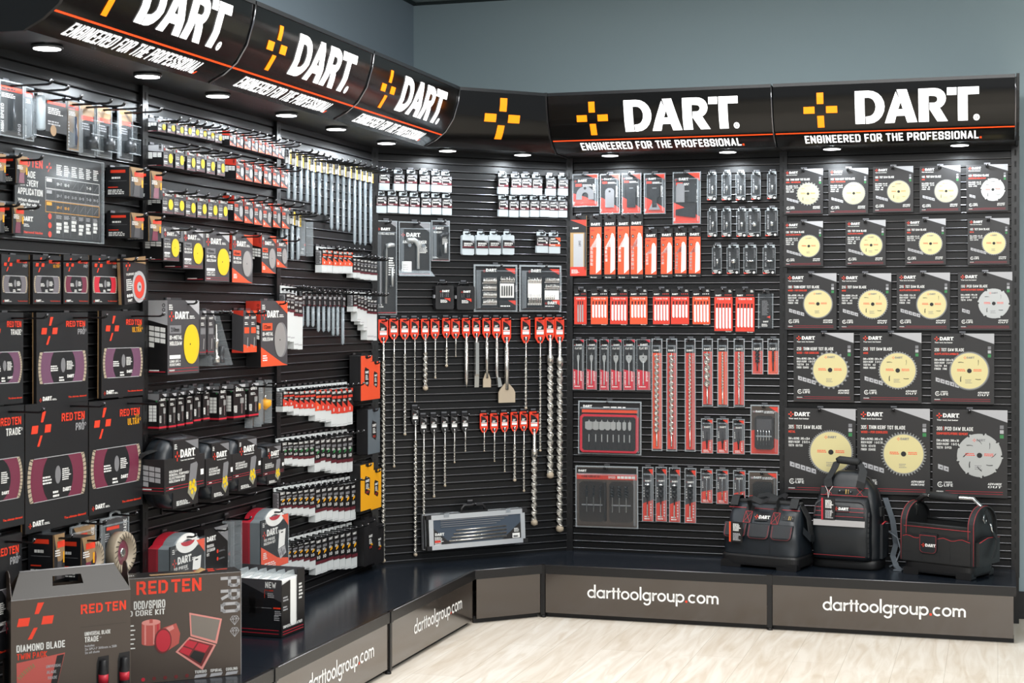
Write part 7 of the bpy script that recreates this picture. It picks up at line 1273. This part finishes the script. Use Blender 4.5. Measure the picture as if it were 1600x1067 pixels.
    tg = MB(); tag(tg, .06, .095, 'k', False); tg.tx('TOOL BAG', .016, -.08, .006, 'w', .06, vert=True); cd = MB(); cd.tube([(0, -.002, 0), (-.004, .004, .03), (-.016, .012, .05)], .001, 'w', 5); cd.tube([(0, -.002, 0), (.004, .004, .03), (.016, .012, .05)], .001, 'w', 5)
    return [('base', base.mesh('base')), ('body', body.mesh('body'), [('top_webbing', sm.mesh('top_webbing'))]), ('front_pocket', pk.mesh('front_pocket'), [('reflective_band', q.mesh('reflective_band'), None, 'grey reflective band and red stitching'), ('zip', zp.mesh('zip')), ('logo_patch', logo.mesh('logo_patch'))]), ('handle_pad', hd.mesh('handle_pad')), ('handle_webbing', ws.mesh('handle_webbing')), ('piping', sp_.mesh('piping')), ('side_pocket', sd.mesh('side_pocket')), ('shoulder_strap', st.mesh('shoulder_strap')), ('swing_tag', tg.mesh('swing_tag'), [('cord', cd.mesh('cord'))], 'black swing tag on white cord', (-w * .20, -d * .5 - .036, .31))], w
mat('reflectd', '#5d646b', .45)
pt, bw = backpack()
standbag('tool_backpack', 'upright black backpack with grey reflective band, between the two tool bags', 'backpack', 1372, 893, -27, bw, pt, .17)
def tote():
    w, d = .315, .215; base = MB(); base.loft([ring(w * .99, d, .012, 8), ring(w * 1.0, d * 1.02, .02, 8), ring(w, d * 1.02, .052, 8), ring(w * .985, d * .98, .058, 8)], 'rubber', True, False)
    for sx in (-1, 1):
        for sy in (-1, 1): base.box(sx * w * .38 - w * .11, sx * w * .38 + w * .11, sy * d * .40 - d * .11, sy * d * .40 + d * .11, 0, .03, 'rubber', .004)
    T = [(0, d * .5), (.3, d * .5)]
    body = MB(); body.box(-w / 2 + .004, w / 2 - .004, -d / 2, -d / 2 + .008, .055, .215, 'fabricd'); body.box(-w / 2 + .004, w / 2 - .004, d / 2 - .008, d / 2, .055, .215, 'fabricd'); body.box(-w / 2 + .01, w / 2 - .01, -d / 2 + .008, d / 2 - .008, .055, .07, 'fabricd')
    rim = MB()
    for s in (-1, 1): rim.tube([(-w / 2 + .006, s * (d / 2 - .004), .217), (w / 2 - .006, s * (d / 2 - .004), .215)], .006, 'web', 8); rim.tube([(-w / 2 + .006, s * (d / 2 + .003), .206), (w / 2 - .006, s * (d / 2 + .003), .204)], .0012, 'stitch', 5)
    em = MB()
    P = [(-d / 2, .055), (d / 2, .055), (d / 2, .215)] + arc(0, .215, d / 2, .085, 0, PI, 16)[1:] ; n = len(P)
    em.add([(-.005, y, z) for y, z in P] + [(.005, y, z) for y, z in P], [tuple(range(n - 1, -1, -1)), tuple(range(n, 2 * n))] + [(k, (k + 1) % n, (k + 1) % n + n, k + n) for k in range(n)], 'fabricd')
    A = [(0, y, z) for y, z in [(d / 2, .06), (d / 2, .215)] + arc(0, .215, d / 2, .085, 0, PI, 16)[1:] + [(-d / 2, .06)]]
    em.strap(A, (.016, 0, 0), .006, 'web'); em.tube([(.012, y * 1.025, z * 1.01) for x, y, z in A], .0012, 'stitch', 5); em.tube([(-.012, y * 1.025, z * 1.01) for x, y, z in A], .0012, 'stitch', 5)
    emesh = em.mesh('end_panel')
    fp = surf(T, z1=.22); fp.rc(-w * .485, .06, w * .485, .165, 'fabricd', .008)
    for i in range(18): x = -w * .485 + w * .97 * i / 18; z = .162 + .005 * math.sin(i * 1.3); z2 = .162 + .005 * math.sin((i + 1) * 1.3); fp.pl([(x, z), (x + w * .97 / 18, z2), (x + w * .97 / 18, z2 + .002), (x, z + .002)], 'stitch', .0095); fp.pl([(x, z + .004), (x + w * .97 / 18, z2 + .004), (x + w * .97 / 18, z2 + .009), (x, z + .009)], 'k', .0088)
    for x in (-w * .2, w * .05, w * .2): fp.rc(x - .0008, .06, x + .0008, .15, 'k', .0092)
    pk = surf(T, z1=.22); panel(pk, flap(-w * .24, w * .02, .098, .180), 'fabric', .014, ('stitch', 99)); pk.plus(-w * .175, .132, .016, 'rred', .0155); pk.dart(-w * .145, .126, .0125, 'w', .0155)
    hd = MB(); yb = .0; hd.tube([(-w / 2 + .006, 0, .24), (-w / 2 + .012, 0, .300), (-w * .36, 0, .328), (w * .36, 0, .328), (w / 2 - .012, 0, .300), (w / 2 - .006, 0, .24)], .009, 'chrome', 10)
    gr = MB(); gr.tube([(-w * .27, 0, .328), (-w * .26, 0, .328), (w * .15, 0, .328), (w * .16, 0, .328)], [.013, .018, .018, .013], 'web', 12); gr.tube([(-w / 2 + .01, 0, .296), (-w * .36, 0, .328), (-w * .29, 0, .328)], .0115, 'k', 8)
    sp2 = MB(); sp2.prism([(-d * .46, .06), (d * .46, .06), (d * .46, .165), (-d * .1, .172), (-d * .46, .158)], 0, .028, 'fabricd'); sp2.v = [(w / 2 + y, x, z) for x, y, z in sp2.v]; sp2.tube([(w / 2 + .028, -d * .46, .158), (w / 2 + .03, -d * .1, .173), (w / 2 + .028, d * .46, .166)], .0015, 'stitch', 5)
    hk = MB(); x = w / 2 + .012; hk.tube([(x, -.01 + .014 * math.cos(a), .250 + .018 * math.sin(a)) for a in [2 * PI * i / 12 for i in range(13)]], .002, 'chrome', 6); hk.strap([(x, -.005, .285), (x + .006, .008, .255), (x + .008, .016, .225)], (0, .010, .003), .004, 'web'); hk.tube([(x + .012, .016, .228), (x + .014, .020, .212), (x + .014, .022, .200), (x + .016, .030, .190)], .0045, 'chrome', 8)
    hk.strap([(x + .016, .030, .190), (x + .030, .045, .16), (x + .034, .02, .12), (x + .036, -.01, .09)], (0, .013, 0), .004, 'web')
    return [('base', base.mesh('base')), ('body', body.mesh('body')), ('top_rim', rim.mesh('top_rim')), ('end_panel', emesh, None, None, (-w / 2 + .005, 0, 0)), ('end_panel', emesh, None, None, (w / 2 - .005, 0, 0)), ('front_pocket', fp.mesh('front_pocket')), ('pocket_flap', pk.mesh('pocket_flap')), ('handle_bar', hd.mesh('handle_bar')), ('handle_grip', gr.mesh('handle_grip')), ('side_pocket', sp2.mesh('side_pocket')), ('strap_clip', hk.mesh('strap_clip'))], w
mat('fabricd', '#191a1b', .5, bump=(800, .3, .001))
pt, bw = tote()
standbag('tool_tote', 'open black tool tote with metal bar handle, rightmost on the shelf', 'tool bag', 1519, 908, -41, bw, pt, .215)
for L_, n_ in LABELS.items():
    if n_ > 1: print('SHARED LABEL', n_, L_)
